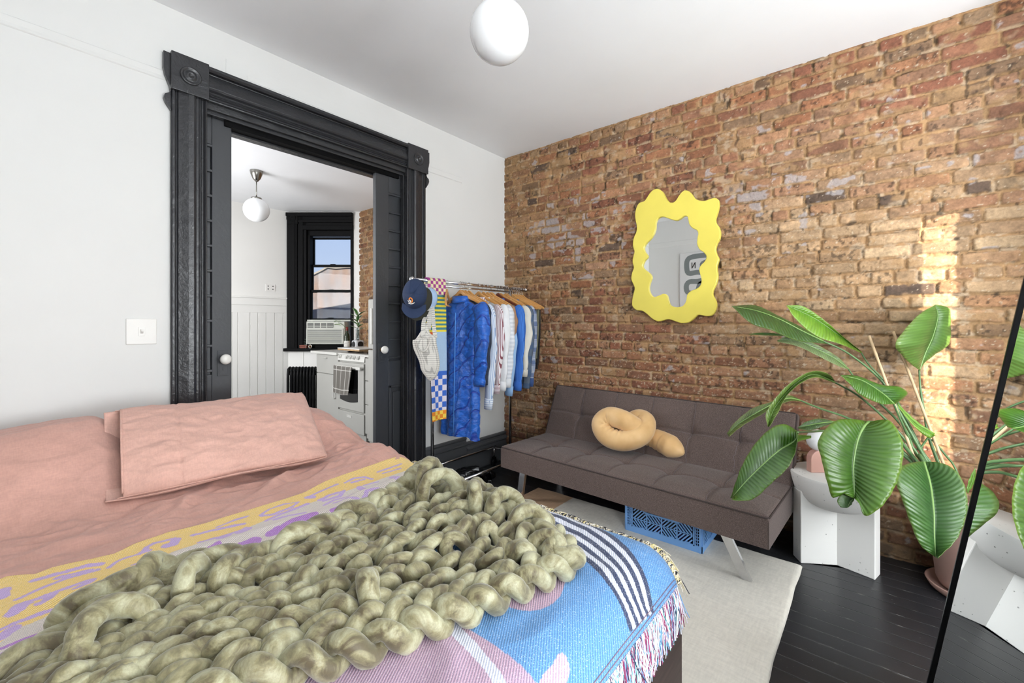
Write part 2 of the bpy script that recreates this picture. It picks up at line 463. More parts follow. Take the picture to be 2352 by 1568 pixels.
# plaster scars where the picture rail used to run
RZ = onY(0, 26.4, YD)[2]
b = MB()
def rail(x0, x1, z, h=.050, d=.006):
    b.prism([(0, 0), (d, .006), (d * .6, h * .4), (d, h - .006), (0, h)], lambda a, c: (x0, YD - a, z - h + c), lambda a, c: (x1, YD - a, z - h + c))
rail(LX, .545, RZ); rail(2.15, 2.52, onY(1000, 386, YD)[2])
struct(b.build('trim_1', M_wall, bev=.002))
b = MB()
z1 = onY(560, 150, YD)[2]
b.box((.80, YD - .003, z1 - .10), (2.09, YD, z1 - .004)); b.box((.9, YD - .005, z1 - .075), (1.95, YD, z1 - .05))
struct(b.build('trim_2', M_wall, bev=.0015))
struct(MB().prism([(0, 0), (.006, .01), (.006, .06), (0, .075)], lambda a, c: (LX + a, WY0, RZ - c), lambda a, c: (LX + a, YD, RZ - c)).build('trim_3', M_wall))

M_bsb = m_black('baseboard_paint', (78, 80, 83), .35, .3)
# baseboards of the door wall: a taller piece, then a lower one
def basebd(name, x0, x1, h):
    pr = [(0, 0), (.022, 0), (.022, h - .075), (.030, h - .065), (.030, h - .052), (.020, h - .044), (.016, h - .028), (.024, h - .016), (.020, h - .004), (.010, h), (0, h)]
    struct(MB().prism(pr, lambda a, c: (x0, YD - a, c), lambda a, c: (x1, YD - a, c)).build(name, M_bsb, bev=.0012))
zb1 = onY(1066, 1002.6, YD)[2]; zb2 = onY(1070.5, 1014, YD)[2]; xb = onY(1068, 1008, YD)[0]
basebd('baseboard_back', 2.12, xb, zb1); basebd('baseboard_corner', xb, XB - .005, zb2)
basebd('baseboard_left', LX, .56, zb1)

# ================================================================ pocket door casing
CL0, CL1, CR0, CR1 = onY(390, 500, YD)[0], onY(472, 500, YD)[0], onY(930, 500, YD)[0], onY(974, 500, YD)[0]
HZ0, HZ1 = 2.388, 2.552
prof = [(0, 0), (0, .020), (.04, .024), (.10, .026), (.12, .016), (.16, .014), (.20, .022), (.28, .026), (.46, .036), (.60, .040), (.66, .034), (.70, .018), (.76, .020), (.82, .026), (.86, .016), (.90, .018), (.96, .030), (1, .028), (1, 0)]
cas = thing('door_casing', None, None, (CL0, YD, 0), kind='structure')
struct(cas)
def vcas(x0, x1, flip, name='casing_side'):
    w = x1 - x0
    pr = [((1 - s if flip else s) * w + x0, d) for s, d in prof]
    if flip: pr = pr[::-1]
    MB().prism([(a, c) for a, c in pr], lambda a, c: (a, YD - c, 0.16), lambda a, c: (a, YD - c, HZ0)).build(name, M_blk, cas, bev=.0015)
    MB().box((x0, YD - .045, 0), (x1, YD, .16)).build('plinth', M_blk, cas, bev=.004)
vcas(CL0, CL1, False); vcas(CR0, CR1, True)
h = HZ1 - HZ0
pr = [(HZ1 - s * h, d) for s, d in prof]
MB().prism(pr, lambda a, c: (CL1, YD - c, a), lambda a, c: (CR0, YD - c, a)).build('casing_head', M_blk, cas, bev=.0015)
MB().prism([(0, 0), (.0, .040), (.010, .050), (.024, .050), (.024, 0)], lambda a, c: (CL1, YD - c, HZ1 - .022 + a), lambda a, c: (CR0, YD - c, HZ1 - .022 + a)).build('head_cap', M_blk, cas, bev=.002)
for side, (x0, x1) in enumerate(((CL0, CL1), (CR0, CR1))):
    bk = MB().box((x0 - .004, YD - .048, HZ0 - .006), (x1 + .004, YD, HZ1 + .012)).build('corner_block', M_blk, cas, bev=.003)
    xc, zc = (x0 + x1) / 2, (HZ0 + HZ1) / 2
    MB().lathe([(.044, -.048), (.044, -.054), (.036, -.056), (.032, -.050), (.022, -.050), (.018, -.057), (.010, -.057), (.006, -.050), (0, -.050)], (xc, YD, zc), 40, ax='y').build('rosette', M_blk, bk, smooth=True)
    sgn = -1 if side == 0 else 1; xe = x0 if side == 0 else x1
    ear = [(0, HZ1 + .004), (.030, HZ1 + .006), (.030, HZ1 - .07), (.024, HZ1 - .105), (.006, HZ1 - .150), (.002, HZ1 - .175), (.010, HZ1 - .188), (.024, HZ1 - .197), (.028, HZ1 - .215), (.022, HZ1 - .235), (.004, HZ1 - .262), (0, HZ1 - .27)]
    MB().prism(ear, lambda a, c: (xe + sgn * a, YD - .028, c), lambda a, c: (xe + sgn * a, YD, c)).build('ear', M_blk, cas, bev=.003)
# jamb linings and stops
b = MB()
for (y0, y1, dz, dx) in ((YF - .004, YF + .018, 0, 0), (YF + .018, YF + .052, .018, .006), (YR0 - .004, YR + .01, .052, .01)):
    b.box((OX0 - .01, y0, OZ - .055 - dz + .02), (OX1 + .01, y1, OZ + .004)); b.box((OX0 - .01, y0, 0), (OX0 + .012 + dx, y1, OZ)); b.box((OX1 - .012 - dx, y0, 0), (OX1 + .01, y1, OZ))
b.build('jamb', M_blk, cas, bev=.003)
MB().box((CL1 + .1, YF1 - .003, 2.315), (CR0 - .02, YR0 + .003, OZ)).build('track_head', M_blk3, cas)

# ================================================================ pocket doors
M_porc = simple('white_porcelain', (238, 236, 230), .12, var=0)
DY = YD + .058
def pocket(name, xe, sgn, label, zknob, sw=.108):
    """xe = leading edge x, sgn = direction into the wall"""
    o = thing(name, None, None, (xe, DY, 0), kind='structure')
    X = lambda a: xe + sgn * a
    def bx(mb, a0, a1, y0, y1, z0, z1): mb.box((min(X(a0), X(a1)), y0, z0), (max(X(a0), X(a1)), y1, z1))
    b = MB(); y0, y1 = DY, DY + .036
    bx(b, 0, sw, y0, y1, .01, 2.345); bx(b, sw, .60, y0 + .018, y1 - .006, .01, 2.345)
    bx(b, sw, .60, y0, y1, 2.20, 2.345); bx(b, sw, .60, y0, y1, .01, .2); bx(b, sw, .6, y0, y1, .80, .98)
    b.build('door_leaf', M_blk2, o, bev=.003)
    b = MB(); z = 1.00
    while z < 2.2:
        bx(b, sw - .004, .60, y0 + .001, y0 + .020, z - .007, z + .007); z += .1325
    b.build('panel_bars', M_blk2, o, bev=.003)
    b = MB()
    for q, (a0, z0) in enumerate(((.115, .80), (.115, .2))): bx(b, .115, .6, y0 + .004, y0 + .020, z0 - (.018 if q == 0 else -.0), z0 + (.0 if q == 0 else .018))
    bx(b, .115, .133, y0 + .004, y0 + .020, .2, .8)
    bx(b, .150, .5, y0 + .008, y0 + .020, .25, .75)
    b.build('lower_panel', M_blk2, o, bev=.003)
    kx = X(.042)
    pl = MB(); pl.box((kx - .026, DY - .006, zknob - .09), (kx + .026, DY, zknob + .045)); pl.box((kx - .020, DY - .008, zknob - .083), (kx + .020, DY - .006, zknob + .038)).box((kx-.003, DY-.010, zknob-.062), (kx+.003, DY-.008, zknob-.045))
    pl.build('lock_plate', M_blk2, o, bev=.0025)
    MB().lathe([(.008, 0), (.008, -.022), (.014, -.028), (.024, -.036), (.028, -.047), (.025, -.058), (.014, -.065), (0, -.066)], (kx, DY, zknob), 28, ax='y').build('knob', M_porc, o, smooth=True)
    MB().lathe([(.015, 0), (.015, -.006), (.009, -.010), (.009, -.02)], (kx, DY - .006, zknob), 20, ax='y').build('knob_collar', simple('brass_%s' % name, (120, 96, 60), .4, .8, var=0), o, smooth=True)
    return o
xl = onY(532, 500, DY)[0]; xr = onY(863, 500, DY)[0]
pocket('door_1', xl, -1, '', onY(509, 824, DY)[2], .092); pocket('door_2', xr, 1, '', onY(884, 802, DY)[2])

# wall plate with a single switch
p = onY(325, 761, YD)
sw = thing('light_switch', 'white light switch plate on the white wall left of the black doorway', 'light switch', (p[0], YD, p[2]))
hw = .056
M_plas = simple('white_plastic', (232, 230, 226), .35, var=0)
MB().box((p[0] - hw, YD - .006, p[2] - .060), (p[0] + hw, YD, p[2] + .060)).build('switch_plate', M_plas, sw, bev=.003)
MB().box((p[0] - .012, YD - .008, p[2] - .021), (p[0] + .012, YD - .004, p[2] + .021)).build('switch_surround', M_plas, sw, bev=.001)
MB().hexa([(p[0] - .005, YD - .008, p[2] - .010), (p[0] + .005, YD - .008, p[2] - .010), (p[0] + .005, YD - .006, p[2] + .010), (p[0] - .005, YD - .006, p[2] + .010), (p[0] - .004, YD - .018, p[2] + .000), (p[0] + .004, YD - .018, p[2] + .000), (p[0] + .004, YD - .016, p[2] + .010), (p[0] - .004, YD - .016, p[2] + .010)]).build('toggle', M_plas, sw)
# ================================================================ kitchen behind the doors
YK, TD = 5.87, 5.66                       # far wall; distance of the canted window wall
SD = TD / FPX
def dp(px, py, d=0.0):                    # point on the canted wall (metres measured from photo at its true distance), d = towards the room
    return CAM + RT * ((px - CX) * SD) + UP * ((HY - py) * SD) + FW * (TD - d)
def dbox(mb, px0, px1, py0, py1, d0, d1, c=None):
    a = [dp(px0, py1, d1), dp(px1, py1, d1), dp(px1, py1, d0), dp(px0, py1, d0), dp(px0, py0, d1), dp(px1, py0, d1), dp(px1, py0, d0), dp(px0, py0, d0)]
    return mb.hexa(a, c)
def pyz(z): return HY - (z - CAMH) / SD
zf, zc = pyz(0), pyz(ZK + .02)
struct(MB().box((-.1, YK, 0), (dp(660, 0)[0] + .03, YK + .1, ZK + .02)).build('wall_kitchen_back', M_kit))
struct(MB().box((-.2, YR, 0), (-.1, YK + .1, ZK + .02)).build('wall_kitchen_left', M_kit))
b = MB()
dbox(b, 655, 700, zc, zf, -.22, 0); dbox(b, 812, 832, zc, zf, -.22, 0); dbox(b, 700, 812, zc, 520, -.22, 0); dbox(b, 700, 812, 803, zf, -.22, 0)
struct(b.build('wall_kitchen_window', M_kit))
# wainscot with chair rail
zr = onY(533, 678.4, YK)[2]
b = MB().box((-.1, YK - .028, zr - .018), (2.50, YK, zr)).box((-.1, YK - .018, zr - .105), (2.50, YK, zr - .018)).box((-.1, YK - .010, zr - .2), (2.5, YK, zr - .105))
x = -.1
xs = [float(onY(p, 740, YK)[0]) for p in (533, 546, 574, 592, 611, 631, 650)]
xs = [xs[0] - .2 * k for k in range(9, 0, -1)] + xs + [2.5]
for a, c in zip(xs[:-1], xs[1:]): b.box((a + .004, YK - .008, 0), (c - .004, YK, zr - .1))
struct(b.build('trim_4', M_kit, bev=.002))
b = MB(); dbox(b, 661, 700, pyz(zr) + 0, pyz(zr - .02), 0, .02)
px = 661
b = MB()
for a in range(5): dbox(b, 665 + a * 34, 665 + a * 34 + 32.5, 806, zf, 0, .008)
struct(b.build('trim_5', M_kit, bev=.002))

# window with casing, two stacked sashes and glass
wn = thing('window_1', None, None, dp(757, 800), kind='structure')
b = MB()
dbox(b, 661, 672, 491, 802, 0, .03); dbox(b, 672, 686, 498, 802, 0, .045); dbox(b, 676, 682, 498, 802, .045, .055); dbox(b, 686, 690, 498, 802, 0, .03); dbox(b, 690, 699, 498, 802, 0, .04); dbox(b, 699, 706, 505, 802, -.02, .03)
dbox(b, 706, 712, 517, 802, -.09, .0)
dbox(b, 661, 812, 490, 498, 0, .06); dbox(b, 661, 812, 498, 506, 0, .04); dbox(b, 686, 812, 506, 512, 0, .045); dbox(b, 690, 812, 512, 519, 0, .03); dbox(b, 699, 812, 519, 529, -.02, .045); dbox(b, 706, 812, 529, 541, -.09, 0)
dbox(b, 806, 812, 517, 802, -.12, .02)
b.build('window_frame', M_blk3, wn, bev=.004)
pq = dp(676, 500, .055)
bl = MB(); dbox(bl, 664, 688, 491, 516, .03, .052); cb = bl.build('corner_block', M_blk3, wn, bev=.003)
b = MB()
G = [[dp(676, 503, .052 + z) + RT * (r * cos(a)) + UP * (r * sin(a)) for a in np.linspace(0, 2 * pi, 28, endpoint=False)] for r, z in ((.045, 0), (.045, .006), (.032, .008), (.026, .002), (.012, .008), (.001, .008))]
b.grid(G, closev=True).build('rosette', M_blk3, cb, smooth=True)
def sash(name, py0, py1, d):
    b = MB(); w = 5
    dbox(b, 710, 714, py0, py1, d - .03, d); dbox(b, 806, 811, py0, py1, d - .03, d); dbox(b, 714, 806, py0, py0 + w, d - .03, d); dbox(b, 714, 806, py1 - w, py1, d - .03, d)
    dbox(b, 752, 763, py1 - w - 2, py1 - w, d - .02, d + .012)
    s = b.build(name, M_blk3, wn, bev=.002)
    g = MB(); dbox(g, 713, 807, py0 + w - 1, py1 - w + 1, d - .018, d - .014); g.build('pane', M_glass, s)
sash('upper_sash', 541, 611, -.10); sash('middle_sash', 606, 671, -.06); sash('lower_sash', 665, 736, -.03)
b = MB(); dbox(b, 657, 812, 799, 806, -.2, .075); b.build('window_sill', M_blk3, wn, bev=.004)
b = MB(); dbox(b, 706, 812, 790, 799, -.12, -.02); b.build('bottom_rail', M_blk3, wn, bev=.002)

# neighbouring building seen through the window: white-washed brick wall
m = NT('painted_brick_outside'); v = m.coord((1, 1, 1))
br = m.n('TexBrick'); m.l(m.coord((4.5, 4.5, 4.5), rot=(radians(90), 0, 0)), br.inputs[0]); br.inputs['Mortar Size'].default_value = .012
br.inputs['Color1'].default_value = (*L3((88, 74, 70)), 1); br.inputs['Color2'].default_value = (*L3((98, 84, 79)), 1); br.inputs['Mortar'].default_value = (*L3((98, 92, 88)), 1)
n1 = m.noise(m.coord((1.6, 1.6, .5)), 1.6, 5, .65); g = m.mix(m.ramp(n1, [(.40, (0, 0, 0)), (.60, (1, 1, 1))]), br.outputs[0], L3((92, 92, 98)))
n2 = m.noise(m.coord((1.8, 1.8, .6)), 2.2, 4, .6); g = m.mix(m.ramp(n2, [(.50, (0, 0, 0)), (.72, (.65, .65, .65))]), g, L3((62, 64, 72)))
M_out = m.set(g, .9, 0.)
q0, q1 = dp(640, 630) + FW * 6, dp(860, 630) + FW * 6
bz = HY - 0
nb = thing('neighbouring_building', 'weathered whitewashed brick building seen outside through the kitchen window', 'building', dp(760, 800) + FW * 6.2)
s6 = (TD + 6) / FPX
def ob(px, py, d=0): return CAM + RT * ((px - CX) * s6) + UP * ((HY - py) * s6) + FW * (TD + 6 + d)
top = [(560, 640), (650, 636), (716, 633), (740, 622), (756, 613), (775, 615), (800, 613), (900, 612), (1000, 612)]
poly = [(560, 2400)] + top + [(1000, 2400)]
MB().prism([(a, c) for a, c in poly[::-1]], lambda a, c: ob(a, c), lambda a, c: ob(a, c, 3)).build('facade', M_out, nb)
MB().prism([(a, c) for a, c in top] + [(a, c + 4) for a, c in top[::-1]], lambda a, c: ob(a, c - 1, -.12), lambda a, c: ob(a, c - 1, .3)).build('coping', simple('coping_stone', (104, 102, 99), .8), nb)

# air conditioner in the lower part of the window
M_cream = simple('cream_plastic', (184, 185, 176), .45, var=.02)
M_dk = simple('dark_slot', (42, 42, 42), .7, var=0)
ac = thing('air_conditioner', 'beige window air conditioner under the kitchen window sashes', 'air conditioner', dp(760, 790, 0))
b = MB(); dbox(b, 715, 801, 738, 789, -.15, .14); b.build('housing', M_cream, ac, bev=.008)
b = MB(); dbox(b, 703.5, 716, 736, 788, -.04, -.02)
for k in range(4): dbox(b, 704 + k * 3, 705 + k * 3, 736, 788, -.02, -.008)
dbox(b, 703.5, 808, 734, 737.5, -.04, .01); b.build('side_curtain', M_cream, ac, bev=.001)
b = MB(); dbox(b, 718, 776, 741.5, 752, .139, .143); gr_ = b.build('air_outlet', M_dk, ac)
b = MB()
for k in range(3): dbox(b, 718, 776, 743.4 + k * 2.8, 744.5 + k * 2.8, .143, .147)
for k in range(1, 4): dbox(b, 718 + k * 14.3, 719.5 + k * 14.3, 741.5, 752, .143, .149)
b.build('vane', M_cream, gr_)
b = MB(); dbox(b, 718, 796, 756, 786, .139, .142); gr_ = b.build('intake_grille', M_dk, ac)
b = MB()
for k in range(14): dbox(b, 718, 796, 756.4 + k * 2.12, 757.7 + k * 2.12, .142, .150)
dbox(b, 716, 718.5, 755, 787, .139, .152); dbox(b, 795.5, 798, 755, 787, .139, .152); dbox(b, 716, 798, 753.5, 756, .139, .152); b.build('grille_slats', M_cream, gr_, bev=.001)

# radiator
ra = thing('radiator', 'black cast iron column radiator below the kitchen window', 'radiator', CAM + RT * ((694 - CX) * 5.3 / FPX) + FW * 5.3 + UP * -CAMH)
s5 = 5.35 / FPX
M_rad = m_black('radiator_black', (20, 20, 21), .3, .1)
for k in range(9):
    pxc = 666 + k * 7.3
    b = MB(); W5 = lambda px, z, d: CAM + RT * ((px - CX) * s5) + FW * (5.35 - d) + UP * (z - CAMH)
    zt = CAMH - 101 * s5; zb_ = .06
    for dd in (-.045, .045):
        pts = [W5(pxc, zb_, dd), W5(pxc, .12, dd), W5(pxc, zt - .07, dd), W5(pxc, zt - .02, dd * .6), W5(pxc, zt, 0)]
        b.tube(spline(pts, 14), .0165, 10)
    b.tube([W5(pxc, zb_ + .02, -.05), W5(pxc, zb_ + .02, .05)], .018, 10)
    b.tube([W5(pxc, zt - .05, -.045), W5(pxc, zt - .05, .045)], .016, 10)
    if k in (0, 8):
        for dd in (-.045, .045): b.tube([W5(pxc, zb_, dd), W5(pxc, 0.0, dd)], .014, 10)
    b.build('section', M_rad, ra, smooth=True)
MB().tube([W5(664, .12, 0), W5(727, .12, 0)], .014, 10).build('connecting_pipe', M_rad, ra, smooth=True); MB().tube([W5(664, zt - .08, 0), W5(727, zt - .08, 0)], .014, 10).build('connecting_pipe', M_rad, ra, smooth=True)

# wall outlet above the wainscot
p = onY(621, 660.5, YK)
o = thing('wall_outlet', 'small white double outlet plate high on the kitchen wall above the panelling', 'outlet', p)
MB().box((p[0] - .058, YK - .006, p[2] - .045), (p[0] + .058, YK, p[2] + .045)).build('outlet_plate', M_plas, o, bev=.002)
b = MB()
for dx in (-.028, .028):
    for dz in (-.018, .018): MB().box((p[0] + dx - .008, YK - .0075, p[2] + dz - .005), (p[0] + dx + .008, YK - .005, p[2] + dz + .005)).build('socket_slot', M_dk, o)

# ---------------------------------------------------------------- cabinets, stove, fridge along the brick wall
M_cab = simple('grey_white_enamel', (170, 169, 164), .42, var=.01)
M_wht = simple('white_enamel', (204, 203, 198), .25, var=.01)
FX = 2.46
def yat(px, X=FX): return float(onX(px, 800, X)[1])
def zat(px, py, X=FX): return float(onX(px, py, X)[2])
zt = .93
y0, y1 = yat(777), yat(727)
cb = thing('base_cabinet', 'pale grey kitchen base cabinet with one drawer left of the stove', 'cabinet', (2.77, (y0 + y1) / 2, 0))
MB().box((FX + .02, y0, .08), (3.08, y1, zt - .03)).box((FX + .06, y0, 0), (3.08, y1, .08)).build('carcass', M_cab, cb, bev=.002)
zs = zat(752, 858)
d = MB().box((FX, y0 + .003, zs + .004), (FX + .02, y1 - .003, zt - .035)).build('drawer', M_cab, cb, bev=.002)
yc = yat(748); b = MB().tube(spline([(FX, yc + .035, zt - .07), (FX - .022, yc + .03, zt - .07), (FX - .022, yc - .03, zt - .07), (FX, yc - .035, zt - .07)], 12), .005, 8); b.build('handle', M_wht, d, smooth=True)
d = MB().box((FX, y0 + .003, .10), (FX + .02, y1 - .003, zs - .004)).build('door', M_cab, cb, bev=.002)
yh = yat(771.5); b = MB().tube(spline([(FX, yh, zs - .10), (FX - .028, yh, zs - .11), (FX - .028, yh, zs - .25), (FX, yh, zs - .26)], 12), .007, 8); b.build('handle', M_wht, d, smooth=True)
tag(MB().box((FX - .025, y0 - .001, zt - .03), (3.085, y1 + .10, zt)).build('worktop', M_wht, bev=.004), 'white worktop over the grey base cabinet by the kitchen window', 'worktop')
OFF['worktop'] = np.zeros(3)
# stove
s0, s1 = yat(838), yat(777.5)
sv = thing('stove', 'light grey enamel gas stove with checked towel on its oven door', 'stove', (2.77, (s0 + s1) / 2, 0))
MB().box((FX + .015, s0, .03), (3.08, s1, zt - .012)).build('stove_body', M_cab, sv, bev=.004)
zp1 = zat(805, 812); zp0 = zat(805, 829)
MB().hexa([(FX - .012, s0, zp0), (FX + .03, s0, zp0), (FX + .03, s1, zp0), (FX - .012, s1, zp0), (FX + .004, s0, zp1), (FX + .03, s0, zp1), (FX + .03, s1, zp1), (FX + .004, s1, zp1)][0:8]).build('control_panel', M_wht, sv, bev=.003)
for pxk in (783, 798.5, 807, 815.5, 825):
    yk, zk = yat(pxk), (zp0 + zp1) / 2 + .002
    b = MB().lathe([(.020, 0), (.020, -.006), (.016, -.010), (.015, -.022), (0, -.023)], (FX - .006, yk, zk), 20, ax='x').box((FX - .034, yk - .003, zk - .013), (FX - .012, yk + .003, zk + .013))
    b.build('knob', M_wht, sv, smooth=False, bev=.001)
zo1, zo0 = zat(805, 833), zat(805, 941)
MB().box((FX - .012, s0 + .004, zo0), (FX + .016, s1 - .004, zo1)).build('oven_door', M_cab, sv, bev=.006)
ya, yb_ = yat(824.5), yat(784)
zw1, zw0 = zat(824, 850), zat(800, 918)
arc = [(ya, zw1), (yb_, zw1)] + [(yb_ + (ya - yb_) * t, zw0 - .012 * sin(pi * t) * 1.6) for t in np.linspace(0, 1, 10)]
MB().prism(arc, lambda a, c: (FX - .015, a, c), lambda a, c: (FX - .010, a, c)).build('oven_window', simple('oven_glass', (12, 12, 13), .1, var=0), sv)
zh = zat(806, 842)
b = MB().tube([(FX - .045, s0 + .012, zh), (FX - .045, s1 - .012, zh)], .009, 10)
for yy in (s0 + .02, s1 - .02): b.box((FX - .045, yy - .012, zh - .008), (FX - .01, yy + .012, zh + .008))
b.box((FX - .054, s0 + .006, zh - .016), (FX - .036, s0 + .085, zh + .012))
b.build('oven_handle', M_wht, sv, bev=.002)
b = MB().box((FX - .008, s0 + .004, .10), (FX + .016, s1 - .004, zo0 - .022)); b.build('lower_drawer', M_cab, sv, bev=.004)
yq, zq = yat(804), zat(804, 955.5)
MB().box((FX - .013, yq - .045, zq - .013), (FX - .006, yq + .045, zq + .013)).box((FX - .018, yq - .045, zq + .009), (FX - .006, yq + .045, zq + .014)).build('pull_recess', M_wht, sv, bev=.002)
MB().box((FX - .012, s0, zt - .014), (3.08, s1, zt - .002)).build('cooktop', M_wht, sv, bev=.003)
for yy in (s0 + .07, s1 - .08):
    for xx in (2.62, 2.90):
        b = MB()
        for a in range(4):
            ca, sa = cos(a * pi / 2), sin(a * pi / 2)
            b.tube([(xx + ca * .015, yy + sa * .015, zt + .022), (xx + ca * .075, yy + sa * .055, zt + .022), (xx + ca * .085, yy + sa * .062, zt)], .004, 6)
        b.tube([(xx + .09 * cos(t), yy + .062 * sin(t), zt + .010) for t in np.linspace(0, 2 * pi, 16, endpoint=False)], .004, 6, closed=True)
        b.build('burner_grate', M_rad, sv)
# checked towel hanging on the handle
def towel():
    ty0, ty1 = yat(819.5), yat(777.6)
    nu, nv = 60, 50
    U, V = np.meshgrid(np.linspace(0, 1, nu), np.linspace(0, 1, nv), indexing='ij')
    zt_, zb0 = zh + .012, zat(797, 902)
    wy = (ty1 - ty0) * (1 - .16 * V); Y = ty1 - .003 - U * wy
    Z = zt_ - V * (zt_ - zb0) - .012 * np.sin(U * pi) * V
    X = FX - .056 - .006 * np.sin(U * 14) * V - .004 * V
    X = np.where(V < .04, X + .014, X)
    k = (np.minimum(np.mod(U * 4.0 + .25, 1), 1 - np.mod(U * 4.0 + .25, 1)) < .035) | (np.minimum(np.mod(V * 6.0, 1), 1 - np.mod(V * 6.0, 1)) < .04)
    C = np.where(k[..., None], lin((205, 203, 196)), lin((104, 100, 94)))
    return npgrid('oven_towel', np.stack([X, Y, Z], -1), M_attr, color=C)
t = towel(); t.modifiers.new('s', 'SOLIDIFY').thickness = .004
tag(t, 'dark grey towel with white windowpane check hung over the oven handle', 'towel')
# narrow drawers and refrigerator
n0, n1 = 3.87, s0 - .004
nc = thing('drawer_unit', 'narrow grey drawer unit between the stove and the refrigerator', 'cabinet', (2.77, (n0 + n1) / 2, 0))
MB().box((FX + .05, n0, 0), (3.08, n1, .07)).box((FX + .02, n0, .07), (3.08, n1, zt - .02)).build('carcass', M_cab, nc, bev=.002)
zz = [.12, zat(845, 930), zat(845, 875), zt - .03]
for a, c in zip(zz[:-1], zz[1:]):
    dd = MB().box((FX, n0 + .003, a + .004), (FX + .02, n1 - .003, c - .004)).build('drawer', M_cab, nc, bev=.002)
MB().box((FX - .02, n0, zt - .02), (3.08, n1, zt)).build('top', M_wht, nc, bev=.002)
fr = thing('refrigerator', 'pale grey refrigerator half hidden behind the right pocket door', 'refrigerator', (2.75, 3.5, 0))
MB().box((2.48, 3.22, 0), (3.06, 3.83, .05)).box((2.45, 3.20, .05), (3.08, 3.85, 1.475)).build('body', M_cab, fr, bev=.01)
MB().box((2.405, 3.20, 1.00), (2.445, 3.85, 1.49)).build('freezer_door', M_cab, fr, bev=.008)
MB().box((2.405, 3.20, .08), (2.445, 3.85, .99)).build('fridge_door', M_cab, fr, bev=.008)
MB().box((2.385, 3.76, 1.05), (2.405, 3.785, 1.40)).build('handle', M_wht, fr, bev=.004)

# things on the worktop and the sill
M_board = NT('board_wood'); v = M_board.coord((4, 30, 30)); M_board = M_board.set(M_board.ramp(M_board.noise(v, 3, 3), [(.3, L3((206, 196, 180))), (.7, L3((232, 228, 220)))]), .5, 0.)
cbz = zt + .024
cbd = thing('cutting_board', 'white topped wooden chopping board lying across the worktop and stove', 'cutting board', (2.66, 4.36, cbz))
MB().box((2.50, 4.17, cbz + .018), (2.80, 4.62, cbz + .028)).build('board_top', simple('marble_white', (226, 226, 222), .3, var=.02), cbd, bev=.003, label=None)
MB().box((2.50, 4.17, cbz), (2.80, 4.62, cbz + .018)).build('board_base', simple('board_edge_wood', (170, 140, 104), .6, var=.1, nsc=30), cbd, bev=.004)
def onpx(px, X, z): 
    Y = yat(px, X); return np.array([X, Y, z])
pt = onpx(822, 2.80, zt)
vs_ = thing('ring_pot', 'white and black planter printed with large black circles at the back of the stove', 'planter', pt)
b = MB(); b.box(pt + [-.055, -.055, 0.025], pt + [.055, .055, .125]); b.build('pot', simple('pot_grey', (190, 192, 194), .4, var=0), vs_, bev=.02)
b = MB().lathe([(.036, -.0575), (.0, -.0585)], pt + [0, 0, .075], 28, ax='x').lathe([(.036, -.0575), (.0, -.0585)], pt + [0, 0, .075], 28, ax='y')
b.build('circle_print', simple('pot_black', (22, 22, 26), .4, var=0), vs_)
b = MB().box(pt + [-.05, -.05, 0], pt + [.05, .05, .025]); b.build('pot_foot', simple('pot_wood', (120, 92, 66), .5), vs_, bev=.003)
gv = MB().lathe([(.026, .0), (.026, .13), (.022, .135), (.022, .01), (0, .01)], pt + [0, 0, .125], 20)
M_gl = NT('clear_glassware'); M_gl = M_gl.set((.8, .88, .88), .03, 0., Transmission_Weight=.9, IOR=1.3)
tag(gv.build('glass_vase', M_gl, smooth=True), 'slim clear glass vase holding leafy cuttings beside the kitchen window', 'vase')
pl = thing('variegated_cutting', 'green and cream variegated rubber plant cutting in the glass vase', 'plant', pt + [0, 0, .26])
M_var = NT('variegated_leaf'); vv = M_var.coord(which='UV'); sxx = M_var.n('SeparateXYZ'); M_var.l(vv, sxx.inputs[0])
M_lf2 = m_attr('kitchen_leaf', .4, 30, .1, .002, .1)
def small_leaf(mb, p, d, L, w, up=(0, 0, 1), green=(74, 120, 62), edge=(214, 220, 190)):
    d = np.array(d, float); d /= np.linalg.norm(d); s_ = np.cross(d, up); s_ /= np.linalg.norm(s_) + 1e-9; n_ = np.cross(s_, d)
    G, Cc = [], []
    for t in np.linspace(0, 1, 9):
        ww = w * (sin(pi * min(1, t * .96 + .02)) ** .7)
        c0 = np.array(p) + d * L * t + n_ * (-.25 * L * t * t)
        G.append([c0 + s_ * ww * k + n_ * abs(k) * ww * .25 for k in (-1, -.6, 0, .6, 1)])
        Cc.append([lin(edge), lin(green), lin(green) * .9, lin(green), lin(edge)])
    mb.grid(G, np.array(Cc).reshape(-1, 3))
b = MB()
st_ = MB().tube(spline([pt + [0, 0, .15], pt + [0, 0, .3], pt + [.0, .01, .42]], 10), .004, 6); st_.build('stem', simple('plant_stem', (96, 110, 70), .6), pl, smooth=True)
r_ = random.Random(3)
for k in range(13):
    h = .24 + .19 * (k / 12); a = k * 2.4
    small_leaf(b, pt + [0, .01 * k / 12, h], (cos(a) * .9, sin(a) * .9, .55 + .5 * k / 12), .10 + .03 * r_.random(), .022)
b.build('leaves', M_lf2, pl, smooth=True)
pb = onpx(797, 2.86, zt)
bt = thing('wine_bottle', 'dark green glass bottle standing in front of the air conditioner', 'bottle', pb)
MB().lathe([(0, 0), (.034, 0), (.036, .01), (.036, .16), (.030, .185), (.014, .21), (.0135, .27), (.015, .275), (0, .276)], pb, 20).build('bottle_glass', simple('bottle_green', (34, 44, 26), .1, var=0), bt, smooth=True)
MB().lathe([(.0145, .235), (.0155, .236), (.0155, .277), (0, .278)], pb, 16).build('capsule', simple('bottle_red', (120, 34, 28), .4, var=0), bt, smooth=True)
